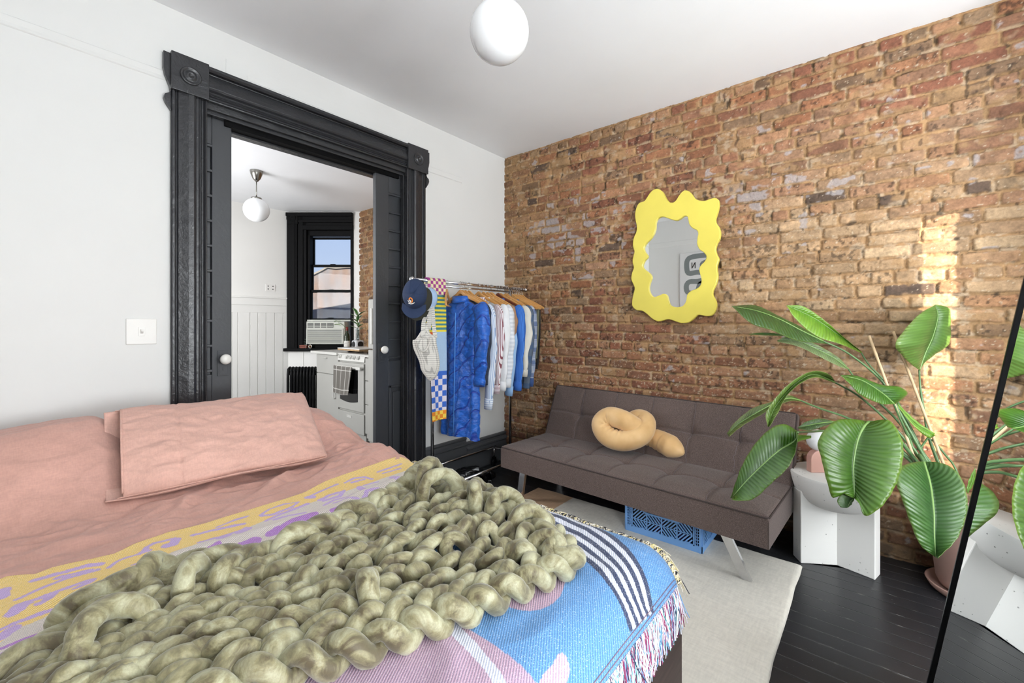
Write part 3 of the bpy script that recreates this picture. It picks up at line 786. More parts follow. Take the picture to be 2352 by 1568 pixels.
MB().lathe([(.0365, .03), (.0372, .035), (.0372, .10), (.0365, .105)], pb, 20).build('paper_label', simple('bottle_label', (206, 204, 198), .7, var=.15, nsc=60), bt, smooth=True)
iv = thing('trailing_plant', 'small bright green trailing leaves beside the dark bottle', 'plant', pb + [0, .1, .2])
b = MB(); pi_ = pb + [-.02, .12, .30]
for k, (dy, dz) in enumerate(((0, 0), (.05, .01), (.09, -.02), (.12, .03), (-.02, .05), (.06, .06), (.14, -.03), (.10, -.09))): small_leaf(b, pi_ + [0, dy, dz], (-.6, .5, .3 - .2 * (k % 3)), .055, .024, green=(128, 176, 70), edge=(140, 186, 84))
b.build('leaves', M_lf2, iv, smooth=True)
MB().tube(spline([pb + [.05, .04, .0], pb + [.02, .06, .25], pi_ + [0, .05, .03], pi_ + [0, .12, -.03], pi_ + [0, .11, -.12]], 20), .003, 6).build('vine', simple('vine_green', (84, 110, 56), .6), iv, smooth=True)
p = dp(699.5, 799.5, .02)
bx_ = thing('clay_dish', 'small reddish brown dish on the left end of the black kitchen window sill', 'dish', p)
MB().lathe([(0, 0), (.045, 0), (.052, .012), (.050, .026), (.044, .026), (.042, .012), (0, .008)], p, 24).build('dish_bowl', simple('clay_red', (128, 74, 62), .5), bx_, smooth=True)
MB().lathe([(.050, .027), (.054, .030), (.054, .040), (.03, .045), (0, .046)], p, 24).build('dish_lid', simple('clay_red_lid', (136, 80, 66), .5), bx_, smooth=True)
p = dp(715, 799.5, .03)
tr_ = thing('trinket', 'tiny silver ringed trinket beside the clay dish on the kitchen sill', 'trinket', p)
MB().tube([p + RT * (.020 * cos(t)) + UP * (.024 + .020 * sin(t)) for t in np.linspace(0, 2 * pi, 24, endpoint=False)], .005, 8, closed=True).build('ring', simple('trinket_silver', (190, 186, 176), .25, .9, var=0), tr_, smooth=True)
MB().ell(p + UP * .024, (.013, .013, .013), 10).build('ball', simple('trinket_brown', (110, 74, 44), .3, var=0), tr_, smooth=True)
sp_ = thing('sprig', 'thin dark sprig rising in front of the air conditioner side panel', 'plant', dp(706, 799.5, .05))
b = MB(); q = dp(706, 799, .05)
b.tube(spline([q, q + UP * .05 + RT * .01, q + UP * .12 + RT * .02], 8), .002, 6)
for k in range(6): small_leaf(b, q + UP * (.04 + .016 * k) + RT * (.01 + .002 * k), RT * (1 if k % 2 else -1) + UP * .5, .035, .006, up=tuple(FW), green=(40, 52, 36), edge=(52, 64, 44))
b.build('twig', M_lf2, sp_)

# ================================================================ globe ceiling lamps
M_globe = NT('opal_glass'); M_globe = M_globe.set((.86, .87, .88), .08, 0., Specular_IOR_Level=.5)
M_nick = simple('brushed_nickel', (150, 148, 142), .22, 1., var=0)
def lamp(p, ztop, label, grp='matching globe ceiling lamps'):
    o = thing('globe_pendant_lamp', label, 'ceiling lamp', (p[0], p[1], ztop), grp)
    R = .113
    MB().ell(p, (R, R, R), 28).build('globe', M_globe, o, smooth=True)
    MB().lathe([(0, ztop), (.056, ztop), (.056, ztop - .008), (.050, ztop - .035), (.034, ztop - .075), (.014, ztop - .100), (.006, ztop - .105)], (p[0], p[1], 0), 32).build('canopy', M_nick, o, smooth=True)
    MB().tube([(p[0], p[1], ztop - .1), (p[0], p[1], p[2] + R)], .005, 10).build('stem', M_nick, o, smooth=True)
    MB().lathe([(.008, R + .02), (.010, R + .012), (.045, R + .004), (.050, R - .014), (0, R - .014)], p, 28).build('globe_cap', M_nick, o, smooth=True)
lamp(atD(1147, 74, 1.66), ZC, 'white glass globe lamp hanging from the bedroom ceiling, its top cut off')
lamp(atD(589, 482, 4.15), ZK, 'white glass globe lamp on a nickel stem hanging from the kitchen ceiling')
# made-up window frame for the added kitchen fill light, on the solid left wall
kw = thing('window_4', None, None, (-.09, 4.3, .8), kind='structure')
b = MB()
for (a0, a1, z0, z1) in ((3.7, 3.76, .8, 2.3), (4.84, 4.9, .8, 2.3), (3.7, 4.9, .8, .86), (3.7, 4.9, 2.24, 2.3), (3.7, 4.9, 1.53, 1.57)): b.box((-.1, a0, z0), (-.06, a1, z1))
b.build('sash', M_blk3, kw)
# ================================================================ bed
BR, BX, BY, BZ = .13, 1.15, .525, .62
def weave_mat(name, rough, attr=True, col=None, ws=900, wst=.25, var=.08, cl=3, sheen=.0, bst=.25):
    m = NT(name); v = m.coord()
    if attr:
        a = m.n('VertexColor'); a.layer_name = 'Col'; base = a.outputs['Color']
    else: base = L3(col)
    n1 = m.noise(v, cl, 4, .6)
    g = m.ramp(n1, [(.3, (1 - var,) * 3), (.7, (1 + var * .6,) * 3)])
    c = m.mix(1.0, base, g, 'MULTIPLY')
    vw = m.coord((1, .18, .3)); n2 = m.noise(vw, ws, 2, .5); vw2 = m.coord((.18, 1, .3)); n3 = m.noise(vw2, ws, 2, .5)
    th = m.math('ADD', n2, n3)
    c = m.mix(1.0, c, m.ramp(m.math('MULTIPLY', th, .5), [(.35, (1 - wst,) * 3), (.65, (1 + wst * .5,) * 3)]), 'MULTIPLY')
    return m.set(c, rough, 0., m.bump(th, bst, .0012), Sheen_Weight=sheen)
M_linen = weave_mat('pink_linen', .85, False, (204, 158, 145), 260, .09, .09, 5, .15)
M_linen2 = weave_mat('pink_linen_pillow', .85, False, (212, 168, 154), 260, .09, .08, 5, .15)  # same linen as the duvet, paler to carry the pillow's brighter light
M_wood_dk = NT('dark_walnut'); v = M_wood_dk.coord((3, 3, 45)); n1 = M_wood_dk.noise(v, 2.5, 5, .65, .6)
M_wood_dk = M_wood_dk.set(M_wood_dk.ramp(n1, [(.3, L3((42, 32, 30))), (.7, L3((78, 64, 60)))]), .4, 0., M_wood_dk.bump(n1, .15, .001))
def headbulge(x, y):
    w = sst(1.86, 2.25, y) * (1 - sst(2.36, 2.56, y))
    xx = np.clip(x, -.5, 1.5)
    lvl = .235 + .03 * np.cos((xx - .25) * 5.0) - .15 * sst(.95, 1.32, xx)
    h = w * lvl - .10 * sst(.24, .42, xx) * (1 - sst(.92, 1.06, xx)) * w
    return h + .035 * np.exp(-((y - 1.78) / .18) ** 2) * sst(.7, 1.15, xx)
def drape(a, b_, lift=0.0, wr=1.0, bulge=True):
    """cloth coordinates -> point on the made bed"""
    a = np.asarray(a, float); b_ = np.asarray(b_, float)
    dx = np.maximum(a - BX, 0); dy = np.maximum(BY - b_, 0)
    L = np.hypot(dx, dy) + 1e-9
    th = np.minimum(L / BR, pi / 2)
    R = BR + lift
    e = R * np.sin(th); drop = R * (1 - np.cos(th)) + np.maximum(L - BR * pi / 2, 0)
    fl = np.maximum(L - BR * pi / 2, 0)
    e = e + .05 * fl + .018 * np.sin((a + b_) * 22) * np.minimum(fl * 4, 1)
    x = np.minimum(a, BX) + e * dx / L; y = np.maximum(b_, BY) - e * dy / L
    z = BZ + lift - drop
    w = wr * (.006 * fbm(a * 2.5, b_ * 5, o=4, s=3) + .0045 * (1 - np.abs(fbm(a * 3 + .6 * b_, b_ * 7, o=3, s=9)) * 2))
    z = z + w * np.exp(-L * 6)
    if bulge: z = z + headbulge(x, b_) * np.exp(-fl * 4) * (1 - .6 * sst(0, .2, L))
    return np.stack([x, y, z], -1)
bed = thing('bed', 'bed with dark wooden frame made up in dusty pink linen', 'bed', (.4, 1.45, 0))
fb = MB().box((-.385, .405, .0), (1.232, .437, .425)).build('footboard', M_wood_dk, bed, bev=.002)
MB().box((1.204, .437, .0), (1.232, 2.56, .42)).build('side_rail', M_wood_dk, bed, bev=.002)
MB().box((-.385, .437, .0), (-.36, 2.56, .42)).build('side_rail', M_wood_dk, bed, bev=.002)
MB().box((-.385, 2.56, .0), (1.232, 2.60, .44)).build('headboard', M_wood_dk, bed, bev=.002)
MB().box((-.355, .50, .26), (1.185, 2.55, .56)).build('mattress', simple('sheet_pink', (196, 146, 134), .85, bsc=60, bst=.2), bed, bev=.06)
MB().box((-.36, .437, .20), (1.204, 2.56, .24)).build('bed_base', M_wood_dk, bed)
def pz(pts, z=BZ): return [tuple(onZ(px, py, z)[:2]) for px, py in pts]
edge_px = [(0, 1345), (40, 1329), (75, 1325), (106, 1323), (145, 1308), (189, 1297), (240, 1287), (288, 1275), (333, 1251), (413, 1220), (500, 1200), (583, 1175), (650, 1153), (721, 1132), (776, 1106), (850, 1085), (935, 1059)]
E = np.array(pz(edge_px)); E = E[np.argsort(E[:, 0])]
def yedge(x): return np.interp(x, np.concatenate([[-.5], E[:, 0], [1.35]]), np.concatenate([[E[0, 1] - .02], E[:, 1], [E[-1, 1] + .0]]))
aa = np.concatenate([np.linspace(-.37, BX, 260), BX + np.linspace(.004, .22, 60)])
bb = np.concatenate([BY - np.linspace(.22, .003, 45), np.linspace(BY, 2.555, 420)])
A_, B_ = np.meshgrid(aa, bb, indexing='ij')
under = sst(.01, .05, yedge(A_) - B_)
P = drape(A_, B_, lift=-.022 * under)
# linen creases, sharper beyond the pillow and along the far side
cr = 1 - np.abs(fbm(A_ * 3.2 + B_ * 2.2, B_ * 4.5 - A_ * 2.5, o=4, s=21)) * 3.0
cr2 = 1 - np.abs(fbm(A_ * 9 - B_ * 3, B_ * 13 + A_ * 4, o=3, s=25)) * 2.6
msk = sst(1.45, 1.75, B_) * (1 - sst(2.0, 2.25, B_)) * .8 + .25 + .7 * sst(.9, 1.1, A_) * sst(1.6, 1.8, B_)
ys = .5 + .5 * np.sin((B_ * 1.0 - .35 * A_ + .12 * fbm(A_ * 3, B_ * 3, o=2, s=40)) * 60)
P[..., 2] += (1 - under) * msk * (.010 * np.clip(cr, 0, 1) + .0065 * np.clip(cr2, 0, 1) + .0030 * ys) + .004 * np.clip(1 - np.abs(fbm(A_ * 2.2 + B_, B_ * 14, o=3, s=61)) * 3, 0, 1) + .0012 * fbm(A_ * 30, B_ * 45, o=2, s=28)
# three long soft folds running out from under the pillow
for (x0, y0, x1, y1, h_, w_) in ((.25, 1.62, .62, 1.98, .011, .022), (.50, 1.66, .98, 1.93, .013, .02), (.02, 1.75, .30, 1.72, .006, .015), (.68, 1.64, 1.15, 1.86, .010, .016), (.3, 1.88, .95, 1.78, .006, .02)):
    t = np.clip(((A_ - x0) * (x1 - x0) + (B_ - y0) * (y1 - y0)) / ((x1 - x0) ** 2 + (y1 - y0) ** 2), 0, 1)
    d = np.hypot(A_ - x0 - t * (x1 - x0) - .02 * np.sin(t * 7), B_ - y0 - t * (y1 - y0))
    P[..., 2] += 1.5 * h_ * np.exp(-(d / w_) ** 2) * np.sin(pi * np.clip(t, .05, .95))
du = npgrid('duvet', P, M_linen, bed)

# ---------------------------------------------------------------- the loose pillow lying against the bulge
BL, BRt, TR, TL = np.array([.256, 1.915, .672]), np.array([.922, 1.790, .685]), np.array([1.055, 2.30, .885]), np.array([.292, 2.215, .915])
def quadp(s, t): return (BL * (1 - s)[..., None] + BRt * s[..., None]) * (1 - t)[..., None] + (TL * (1 - s)[..., None] + TR * s[..., None]) * t[..., None]
nrm = np.cross(BRt - BL, TL - BL); nrm /= np.linalg.norm(nrm)
if nrm[1] > 0: nrm = -nrm
pw = thing('pillow', 'dusty pink linen pillow with an open flanged end lying on the made bed', 'pillow', (BL + TR) / 2)
def pillow_half(sgn, s0=.0):
    S, T = np.meshgrid(np.linspace(s0, 1, 130), np.linspace(0, 1, 80), indexing='ij')
    q = quadp(S, T)
    prof_ = (np.clip(4 * T * (1 - T), 0, 1) ** .45) * (np.clip((1 - S) * 9, 0, 1) ** .5) * (np.clip((S + .10) * 3.4, 0, 1) ** .45)
    th = .060 * prof_
    w = .006 * fbm(S * 5, T * 9, o=4, s=51) + .005 * (1 - np.abs(fbm(S * 9 + T * 5, T * 8 - S * 3, o=3, s=53)) * 2.5)
    q = q + nrm * (sgn * (th + (w * (prof_ > .05)) * (1 if sgn > 0 else .3)))[..., None]
    # scalloped, sagging outline
    edge = np.exp(-(T / .05) ** 2); q[..., 2] += -.006 * edge * np.sin(S * 9) + .004 * np.exp(-((1 - T) / .04) ** 2) * np.sin(S * 11)
    if sgn > 0:
        seam = np.exp(-((S - .27) / .005) ** 2) * .006
        q = q - nrm * seam[..., None]
    return q
o = npgrid('front_panel', pillow_half(1, .042), M_linen2, pw); o.modifiers.new('s', 'SOLIDIFY').thickness = .004
o = npgrid('back_panel', pillow_half(-1, -.022), M_linen2, pw); o.modifiers.new('s', 'SOLIDIFY').thickness = .004
b = MB()
for e in (0, 1):
    pts = [quadp(np.array(s), np.array(float(e))) + nrm * .003 for s in np.linspace(.02, .99, 60)]
    b2 = MB().tube(pts, .0024, 6); b2.build('seam_piping', M_linen2, pw, smooth=True)
S1 = np.full(70, .044); T1 = np.linspace(.02, .98, 70)
hp = pillow_half(1, .042)[0]; MB().tube(hp[2:-2], .0035, 6).build('opening_hem', M_linen2, pw, smooth=True)
# ================================================================ woven throw across the foot of the bed
def pz(pts, z=BZ): return [tuple(onZ(px, py, z)[:2]) for px, py in pts]
z1 = lambda L: [(x / 4.506, 1220 + y / 4.506) for x, y in L]
z2 = lambda L: [(400 + x / 4.356, 1040 + y / 4.356) for x, y in L]
z4 = lambda L: [(1200 + x / 5.445, 1280 + y / 5.445) for x, y in L]
z8 = lambda L: [(700 + x / 2.613, 1000 + y / 2.613) for x, y in L]
edge_px = [(0, 1345), (40, 1329), (75, 1325), (106, 1323), (145, 1308), (189, 1297), (240, 1287), (288, 1275), (333, 1251), (413, 1220), (500, 1200), (583, 1175), (650, 1153), (721, 1132), (776, 1106), (850, 1085), (935, 1059)]
E = np.array(pz(edge_px)); E = E[np.argsort(E[:, 0])]
def yedge(x): return np.interp(x, np.concatenate([[-.5], E[:, 0], [1.35]]), np.concatenate([[E[0, 1] - .02], E[:, 1], [E[-1, 1] + .0]]))
ub = np.linspace(0, 1, 560)
ax_ = np.linspace(-.40, BX + .15, 640)
Aa, Ub = np.meshgrid(ax_, ub, indexing='ij')
Bbot = BY - .150
Bb = Bbot + Ub * (yedge(Aa) - Bbot)
# rounded corner of the cloth in cloth coordinates
lim = BX + .098 - .05 * np.exp(-((Bb - Bbot) / .12)) - .012 * np.sin(Bb * 9)
Ax = -.40 + (Aa + .40) * (lim + .40) / (BX + .15 + .40)
P = drape(Ax, Bb, lift=.007, wr=1.0)
P[..., 2] += .004 * np.exp(-((Bb - yedge(Aa)) / .02) ** 2)
tw = (.010 * np.exp(-((Bb - (yedge(Aa) - .19) - .02 * np.sin(Aa * 6)) / .022) ** 2)) * sst(-.1, .2, Aa)      # soft pleat parallel to the folded edge
P[..., 2] += tw
for (x0, y0, x1, y1, h_, w_) in ((.62, .62, .78, .84, .010, .02), (.50, .50, .60, .72, .009, .022), (.40, .42, .52, .60, .008, .02), (.98, .40, 1.02, .62, .006, .02)):
    t = np.clip(((Ax - x0) * (x1 - x0) + (Bb - y0) * (y1 - y0)) / ((x1 - x0) ** 2 + (y1 - y0) ** 2), 0, 1)
    d = np.hypot(Ax - x0 - t * (x1 - x0), Bb - y0 - t * (y1 - y0)); P[..., 2] += h_ * np.exp(-(d / w_) ** 2) * np.sin(pi * np.clip(t, .05, .95))
# colours woven into the cloth, laid out in plan
X_, Y_ = P[..., 0], P[..., 1]
# use an unrolled plan so that shapes near the rounded edge keep their place
blue, navy, white, mauve, yel, purp, purp2 = [lin(c) for c in ((92, 142, 194), (52, 62, 92), (214, 216, 228), (178, 150, 170), (246, 214, 134), (206, 178, 226), (188, 138, 208))]
C = np.zeros(X_.shape + (3,)); C[:] = blue
def paint(mask, c): C[mask] = c
yw = np.array(pz([(0, 1484), (29, 1455), (98, 1426), (142, 1404), (300, 1320), (400, 1269.6), (572, 1214), (705, 1162), (916, 1094)])); yw = yw[np.argsort(yw[:, 0])]
ywf = np.interp(X_, np.concatenate([[-.5], yw[:, 0], [1.4]]), np.concatenate([[yw[0, 1]], yw[:, 1], [yw[-1, 1] - .02]]))
far = Y_ > 1.02
paint(far & (X_ < 1.16 + .25 * (Y_ - 1.3)), lin((226, 216, 208)))
paint(Y_ > ywf, yel)
sgrey = (X_ < .25) & (Y_ < 1.10) & (Y_ > .9); paint(sgrey, lin((150, 130, 140)))
paint((Y_ <= 1.02) & (X_ < .62) , mauve)
# mauve field, white/navy braid, circle, tongue and the five dark arcs of the rainbow
big = pz([(978, 1426), (995, 1441), (1017, 1451), (1050, 1486), (1078, 1512), (1107, 1543), (1127, 1568), (1150, 1640), (1100, 1900), (200, 1900), (300, 1500), (700, 1350), (900, 1380)])
brd = pz([(960, 1395), (980, 1412), (1043, 1426), (1062, 1455), (1095, 1490), (1119, 1520), (1148, 1551), (1160, 1568), (1185, 1620), (1120, 1700), (900, 1500)])
paint(inpoly(X_, Y_, brd), lin((206, 208, 222)))
paint(inpoly(X_, Y_, big), mauve)
circ = spline(np.array(pz([(1299, 1344), (1287, 1378), (1262, 1400), (1227, 1411), (1190, 1409), (1148, 1396), (1103, 1361), (1085, 1325), (1110, 1290), (1190, 1272), (1262, 1286), (1290, 1315), (1299, 1344)])), 60)
paint(inpoly(X_, Y_, circ), mauve * 1.02)
tong = spline(np.array(pz(z4([(490, 1150), (540, 1165), (590, 1240), (570, 1330), (520, 1420), (430, 1568), (380, 1680), (100, 1800), (90, 1680), (190, 1540), (250, 1430), (370, 1290), (440, 1190), (490, 1150)]))), 60)
paint(inpoly(X_, Y_, tong), lin((200, 168, 182)))
tong2 = inpoly(X_, Y_, tong)
outer = spline(np.array(pz([(1215, 1166), (1255, 1176), (1312, 1193), (1370, 1222), (1408, 1251), (1446, 1285), (1484, 1327), (1502, 1361)], .60)), 60)
inner = spline(np.array(pz([(1215, 1252), (1274, 1270), (1312, 1289), (1350, 1317), (1389, 1356), (1419, 1386), (1447, 1418)], .60)), 60)
arcp = list(map(tuple, outer)) + list(map(tuple, inner[::-1]))
am = inpoly(X_, Y_, arcp)
do, di = dpoly(X_[am], Y_[am], outer), dpoly(X_[am], Y_[am], inner); k = np.floor(do / (do + di) * 9).astype(int)
C[am] = np.where((k % 2 == 0)[:, None], navy, white)
# lilac hand-drawn lettering in the yellow and white bands
def stroke(pts, w, c=purp):
    pts = np.array(pz(pts)); m = (dpoly(X_, Y_, pts) < w / 2 + .0022 * vn(X_ * 60, Y_ * 60, s=5)); C[m] = c
for pts, w in (([(340, 555), (600, 480), (900, 400), (1040, 380)], .017), ([(600, 520), (760, 480), (950, 430)], .013), ([(190, 735), (400, 640), (700, 520), (1000, 430)], .014), ([(130, 870), (200, 800), (400, 730), (900, 560)], .016),
               ([(130, 890), (190, 860), (270, 800)], .024), ([(420, 800), (480, 760), (540, 700)], .024), ([(810, 640), (870, 600), (930, 560)], .022), ([(0, 1050), (150, 980), (400, 890), (760, 770)], .013), ([(0, 1130), (70, 1080), (130, 1040)], .028),
               ([(0, 720), (20, 660)], .03), ([(1440, 260), (1500, 230), (1520, 190), (1600, 150), (1800, 100)], .015), ([(1720, 170), (1800, 150), (1820, 110)], .026), ([(1130, 400), (1220, 340), (1290, 310), (1550, 220)], .010), ([(1370, 380), (1520, 320)], .012)):
    stroke(z1(pts), w)
for pts, w in (([(0, 1250), (200, 1170), (450, 1090), (700, 1010)], .014), ([(0, 1350), (60, 1290)], .016)): stroke(z1(pts), w, purp2)
for pts, w in (([(190, 840), (400, 790), (700, 730)], .015), ([(430, 765), (600, 700), (730, 660)], .012), ([(250, 910), (500, 850), (680, 790), (720, 765)], .013), ([(470, 870), (520, 850)], .028), ([(670, 810), (730, 780)], .03),
               ([(860, 650), (950, 590), (1100, 535), (1240, 520), (1180, 565), (1000, 635), (870, 655)], .012), ([(920, 700), (1050, 640), (1200, 580), (1330, 530)], .015), ([(1000, 690), (1150, 650), (1300, 620)], .014),
               ([(1320, 475), (1380, 450), (1500, 395), (1630, 345)], .013), ([(1340, 470), (1390, 465)], .024), ([(1460, 490), (1560, 440), (1700, 400), (1660, 450), (1500, 495)], .016), ([(1500, 540), (1600, 490), (1780, 450)], .014), ([(1600, 520), (1830, 485)], .014),
               ([(1710, 330), (1800, 290), (1900, 275), (1980, 290)], .014), ([(1780, 325), (1900, 295)], .014), ([(1850, 370), (1890, 395)], .024), ([(1900, 350), (2040, 320)], .010), ([(1900, 470), (1930, 420), (2040, 390), (2130, 390), (2060, 470)], .016),
               ([(2040, 230), (2270, 160)], .011), ([(2090, 240), (2260, 195)], .011), ([(2190, 280), (2230, 300)], .03)): stroke(z2(pts), w)
for pts, w in (([(980, 845), (1100, 790), (1250, 720), (1390, 670)], .034), ([(1130, 860), (1270, 790)], .026), ([(220, 1055), (400, 985), (440, 965)], .018), ([(510, 1110), (520, 1010), (700, 945), (810, 905)], .03), ([(740, 1040), (800, 1010), (810, 910)], .03), ([(1590, 615), (1700, 570), (1850, 530)], .022)): stroke(z2(pts), w, purp2)
for pts in (((1100, 1096), (1062, 1086)), ((1112, 1108), (1066, 1098))): stroke(pts, .03, lin((206, 190, 214)))
# the weft lines the photo shows: fine diagonal ribs
rib = np.sin((Ax * .52 + Bb * .85) * 2 * pi / .0062)
C = C * (1 - .10 * (rib > .2))[..., None]
m = NT('throw_weave'); v = m.coord(); a = m.n('VertexColor'); a.layer_name = 'Col'
wv = m.n('TexWave'); wv.wave_type = 'BANDS'; wv.bands_direction = 'X'; m.l(m.coord(rot=(0, 0, radians(58))), wv.inputs[0]); wv.inputs['Scale'].default_value = 62.0; wv.inputs['Distortion'].default_value = .6; wv.inputs['Detail'].default_value = 1
wn2 = m.noise(v, 420, 2, .6)
tt_ = m.math('ADD', m.math('MULTIPLY', wv.outputs['Fac'], .6), m.math('MULTIPLY', wn2, .5))
mul = m.ramp(tt_, [(.25, (.62, .66, .74)), (.55, (1, 1, 1)), (.8, (1.22, 1.2, 1.16))])
c = m.mix(1.0, a.outputs['Color'], mul, 'MULTIPLY')
c = m.mix(m.ramp(wn2, [(.60, (0, 0, 0)), (.66, (.45, .45, .45))]), c, L3((226, 228, 232)))
M_throw = m.set(c, .92, 0., m.bump(tt_, .4, .0015), Sheen_Weight=.1)
th = thing('woven_throw', 'fringed blue, lilac and yellow woven throw with navy arcs across the foot of the bed', 'throw blanket', (.5, 1.0, BZ))
o = npgrid('throw_cloth', P, M_throw, th, color=np.clip(C, 0, 1)); md = o.modifiers.new('s', 'SOLIDIFY'); md.thickness = .004; md.offset = -1
TP = P
# fringes
def fringe(base, outd, n, cols, L0, name, seed):
    r = np.random.RandomState(seed); b = MB(); base = np.asarray(base)
    for i in range(n):
        t = (i + r.rand()) / n * (len(base) - 1); k = int(t); f = t - k
        k2 = min(k + 1, len(base) - 1)
        p = base[k] * (1 - f) + base[k2] * f; d = outd[k] * (1 - f) + outd[k2] * f
        tang = base[k2] - base[k]; tang = tang / (np.linalg.norm(tang) + 1e-9)
        L = L0 * r.uniform(.7, 1.15); sw = r.normal(0, .45); lift = r.uniform(.0, .5)
        pts = []
        for q in np.linspace(0, 1, 6):
            pts.append(p + d * L * (q ** 1.0) * .8 + tang * L * sw * q * q + np.array([0, 0, L * (.30 * lift * sin(pi * q) - .55 * q * q)]) + tang * .003 * sin(q * 9 + i))
        c = cols[r.randint(len(cols))]
        b.tube(pts, np.linspace(.0017, .0011, 6), 4, tuple(c), cap=False)
    return b.build(name, M_attr, th, smooth=True)
ie = -1
right_edge = TP[ie, ::8]; d1 = TP[ie, ::8] - TP[ie - 6, ::8]; d1 = d1 / np.linalg.norm(d1, axis=1)[:, None] * .25 + np.array([.8, 0, .30])
cream_ = [lin(c) for c in ((226, 216, 190), (214, 200, 160), (232, 226, 214), (40, 40, 48), (52, 54, 66), (222, 206, 140), (200, 190, 170))]
fringe(right_edge, d1, 1500, cream_, .050, 'cream_fringe', 4)
be = TP[::8, 0]; d2 = TP[::8, 0] - TP[::8, 6]; d2 /= np.linalg.norm(d2, axis=1)[:, None]
mult = [lin(c) for c in ((226, 224, 226), (150, 60, 100), (44, 50, 84), (110, 160, 210), (90, 160, 160), (214, 206, 210), (180, 200, 226), (120, 50, 84), (206, 196, 214))]
fringe(be, d2, 1900, mult, .066, 'coloured_fringe', 5)
b = MB()
for off in (3, 7): b.tube(TP[::6, off] + [0, 0, .0012], .0011, 4, tuple(lin((120, 96, 110))), cap=False)
b.build('hem_stitching', M_attr, th)
# a yellow corner of the throw's underside hanging below the fringe
cy = [onZ(1488, 1497, .455), onZ(1556, 1471, .455), onZ(1557, 1430, .47), onZ(1548, 1405, .49)]
cy = [tuple(onZ(px, py, z)) for px, py, z in ((1497, 1462, .492), (1506, 1459, .462), (1520, 1456, .440), (1555, 1444, .440), (1553, 1420, .455), (1545, 1402, .480), (1515, 1402, .500))]
cc_ = np.mean(cy, 0)
yb = MB().add([tuple(p) for p in cy] + [tuple(np.array(p) - [0, 0, .005]) for p in cy], [tuple(range(7)), tuple(range(13, 6, -1))] + [(i, i + 7, (i + 1) % 7 + 7, (i + 1) % 7) for i in range(7)])
yb.build('yellow_corner', weave_mat('yellow_cloth', .9, False, (238, 206, 126), 500, .12), th, label='yellow corner of the throw')

# ================================================================ chunky hand-knitted blanket
up_ = np.array([(-.35, .97), (0, 1.04), (.114, 1.12), (.27, 1.19), (.383, 1.13), (.565, 1.13), (.8, 1.19), (1.0, 1.25)])
lo_ = np.array([(-.35, .86), (0, .90), (.14, .86), (.27, .82), (.39, .765), (.50, .72), (.72, .65), (.93, .60)])
UPc, LOc = spline(up_, 200), spline(lo_, 200)
def patch(u, v):
    u = np.clip(u, 0, 1) * 199; k = np.clip(u.astype(int), 0, 198); f = (u - k)[..., None]
    a = LOc[k] * (1 - f) + LOc[k + 1] * f; c = UPc[k] * (1 - f) + UPc[k + 1] * f
    v = v[..., None]; q = a * (1 - v) + c * v
    q[..., 0] += .10 * np.sin(pi * v[..., 0]) * sst(.7, 1.0, u / 199)                # bulging right-hand end
    return q
def kz(x, y):
    dx = np.maximum(x - BX, 0)
    z = BZ + .012 - BR * (1 - np.sqrt(np.clip(1 - (dx / BR) ** 2, 0, 1)))
    z = z + .012 * (1 + vn(x * 4.2, y * 4.2, s=70)) + .035 * np.exp(-((x - 1.0) / .14) ** 2 - ((y - 1.24) / .13) ** 2) + .016 * np.exp(-((x - .9) / .25) ** 2 - ((y - .85) / .2) ** 2) + .006 * np.exp(-((x - .2) / .15) ** 2 - ((y - 1.1) / .2) ** 2)
    return z
m = NT('olive_velvet_yarn'); v = m.coord()
n1 = m.noise(v, 17, 5, .62, .9); n2 = m.noise(v, 260, 3, .7)
c = m.ramp(n1, [(.39, L3((78, 67, 42))), (.50, L3((128, 121, 88))), (.63, L3((166, 163, 134)))])  # dark and light mottling paints in deep shadow and velvet sheen
c = m.mix(1.0, c, m.ramp(n2, [(.3, (.84,) * 3), (.7, (1.10,) * 3)]), 'MULTIPLY')
lw = m.n('LayerWeight'); lw.inputs[0].default_value = .35
c = m.mix(m.math('MULTIPLY', lw.outputs['Facing'], .30), c, L3((200, 200, 176)))  # highlight painted into the yarn colour at grazing angles
nb = m.bump(n1, .15, .004); nb = m.bump(n2, .25, .0015, nb)
M_knit = m.set(c, .55, 0., nb, Sheen_Weight=.25, Sheen_Roughness=.4)
kb = MB(); rk = np.random.RandomState(12)
ROWS, ST = 8, 18
def yarn(pts, r, seed, n=12):
    pts = np.asarray(pts); m_ = len(pts)
    s = np.arange(m_)
    rr = r * (1 + .09 * vn(s * .23, s * 0 + seed, s=seed) + .06 * vn(s * .9, s * 0 + seed, s=seed + 1))
    base = kb.n
    kb.tube(pts, rr, n, cap=True)
    V = np.array(kb.v[base:]);
    ctr = np.repeat(pts, n, 0)[:len(V)]
    d = V - ctr; L = np.linalg.norm(d, axis=1)[:, None] + 1e-9
    ang = np.tile(np.linspace(0, 2 * pi, n, endpoint=False), m_)[:len(V)]; sr = np.repeat(s, n)[:len(V)]
    groove = .0012 * np.sin(3 * ang + sr * .35 + seed) + .0008 * vn(V[:, 0] * 90, V[:, 1] * 90, V[:, 2] * 90, s=3)
    V = V + d / L * groove[:, None]
    kb.v[base:] = [tuple(p) for p in V]
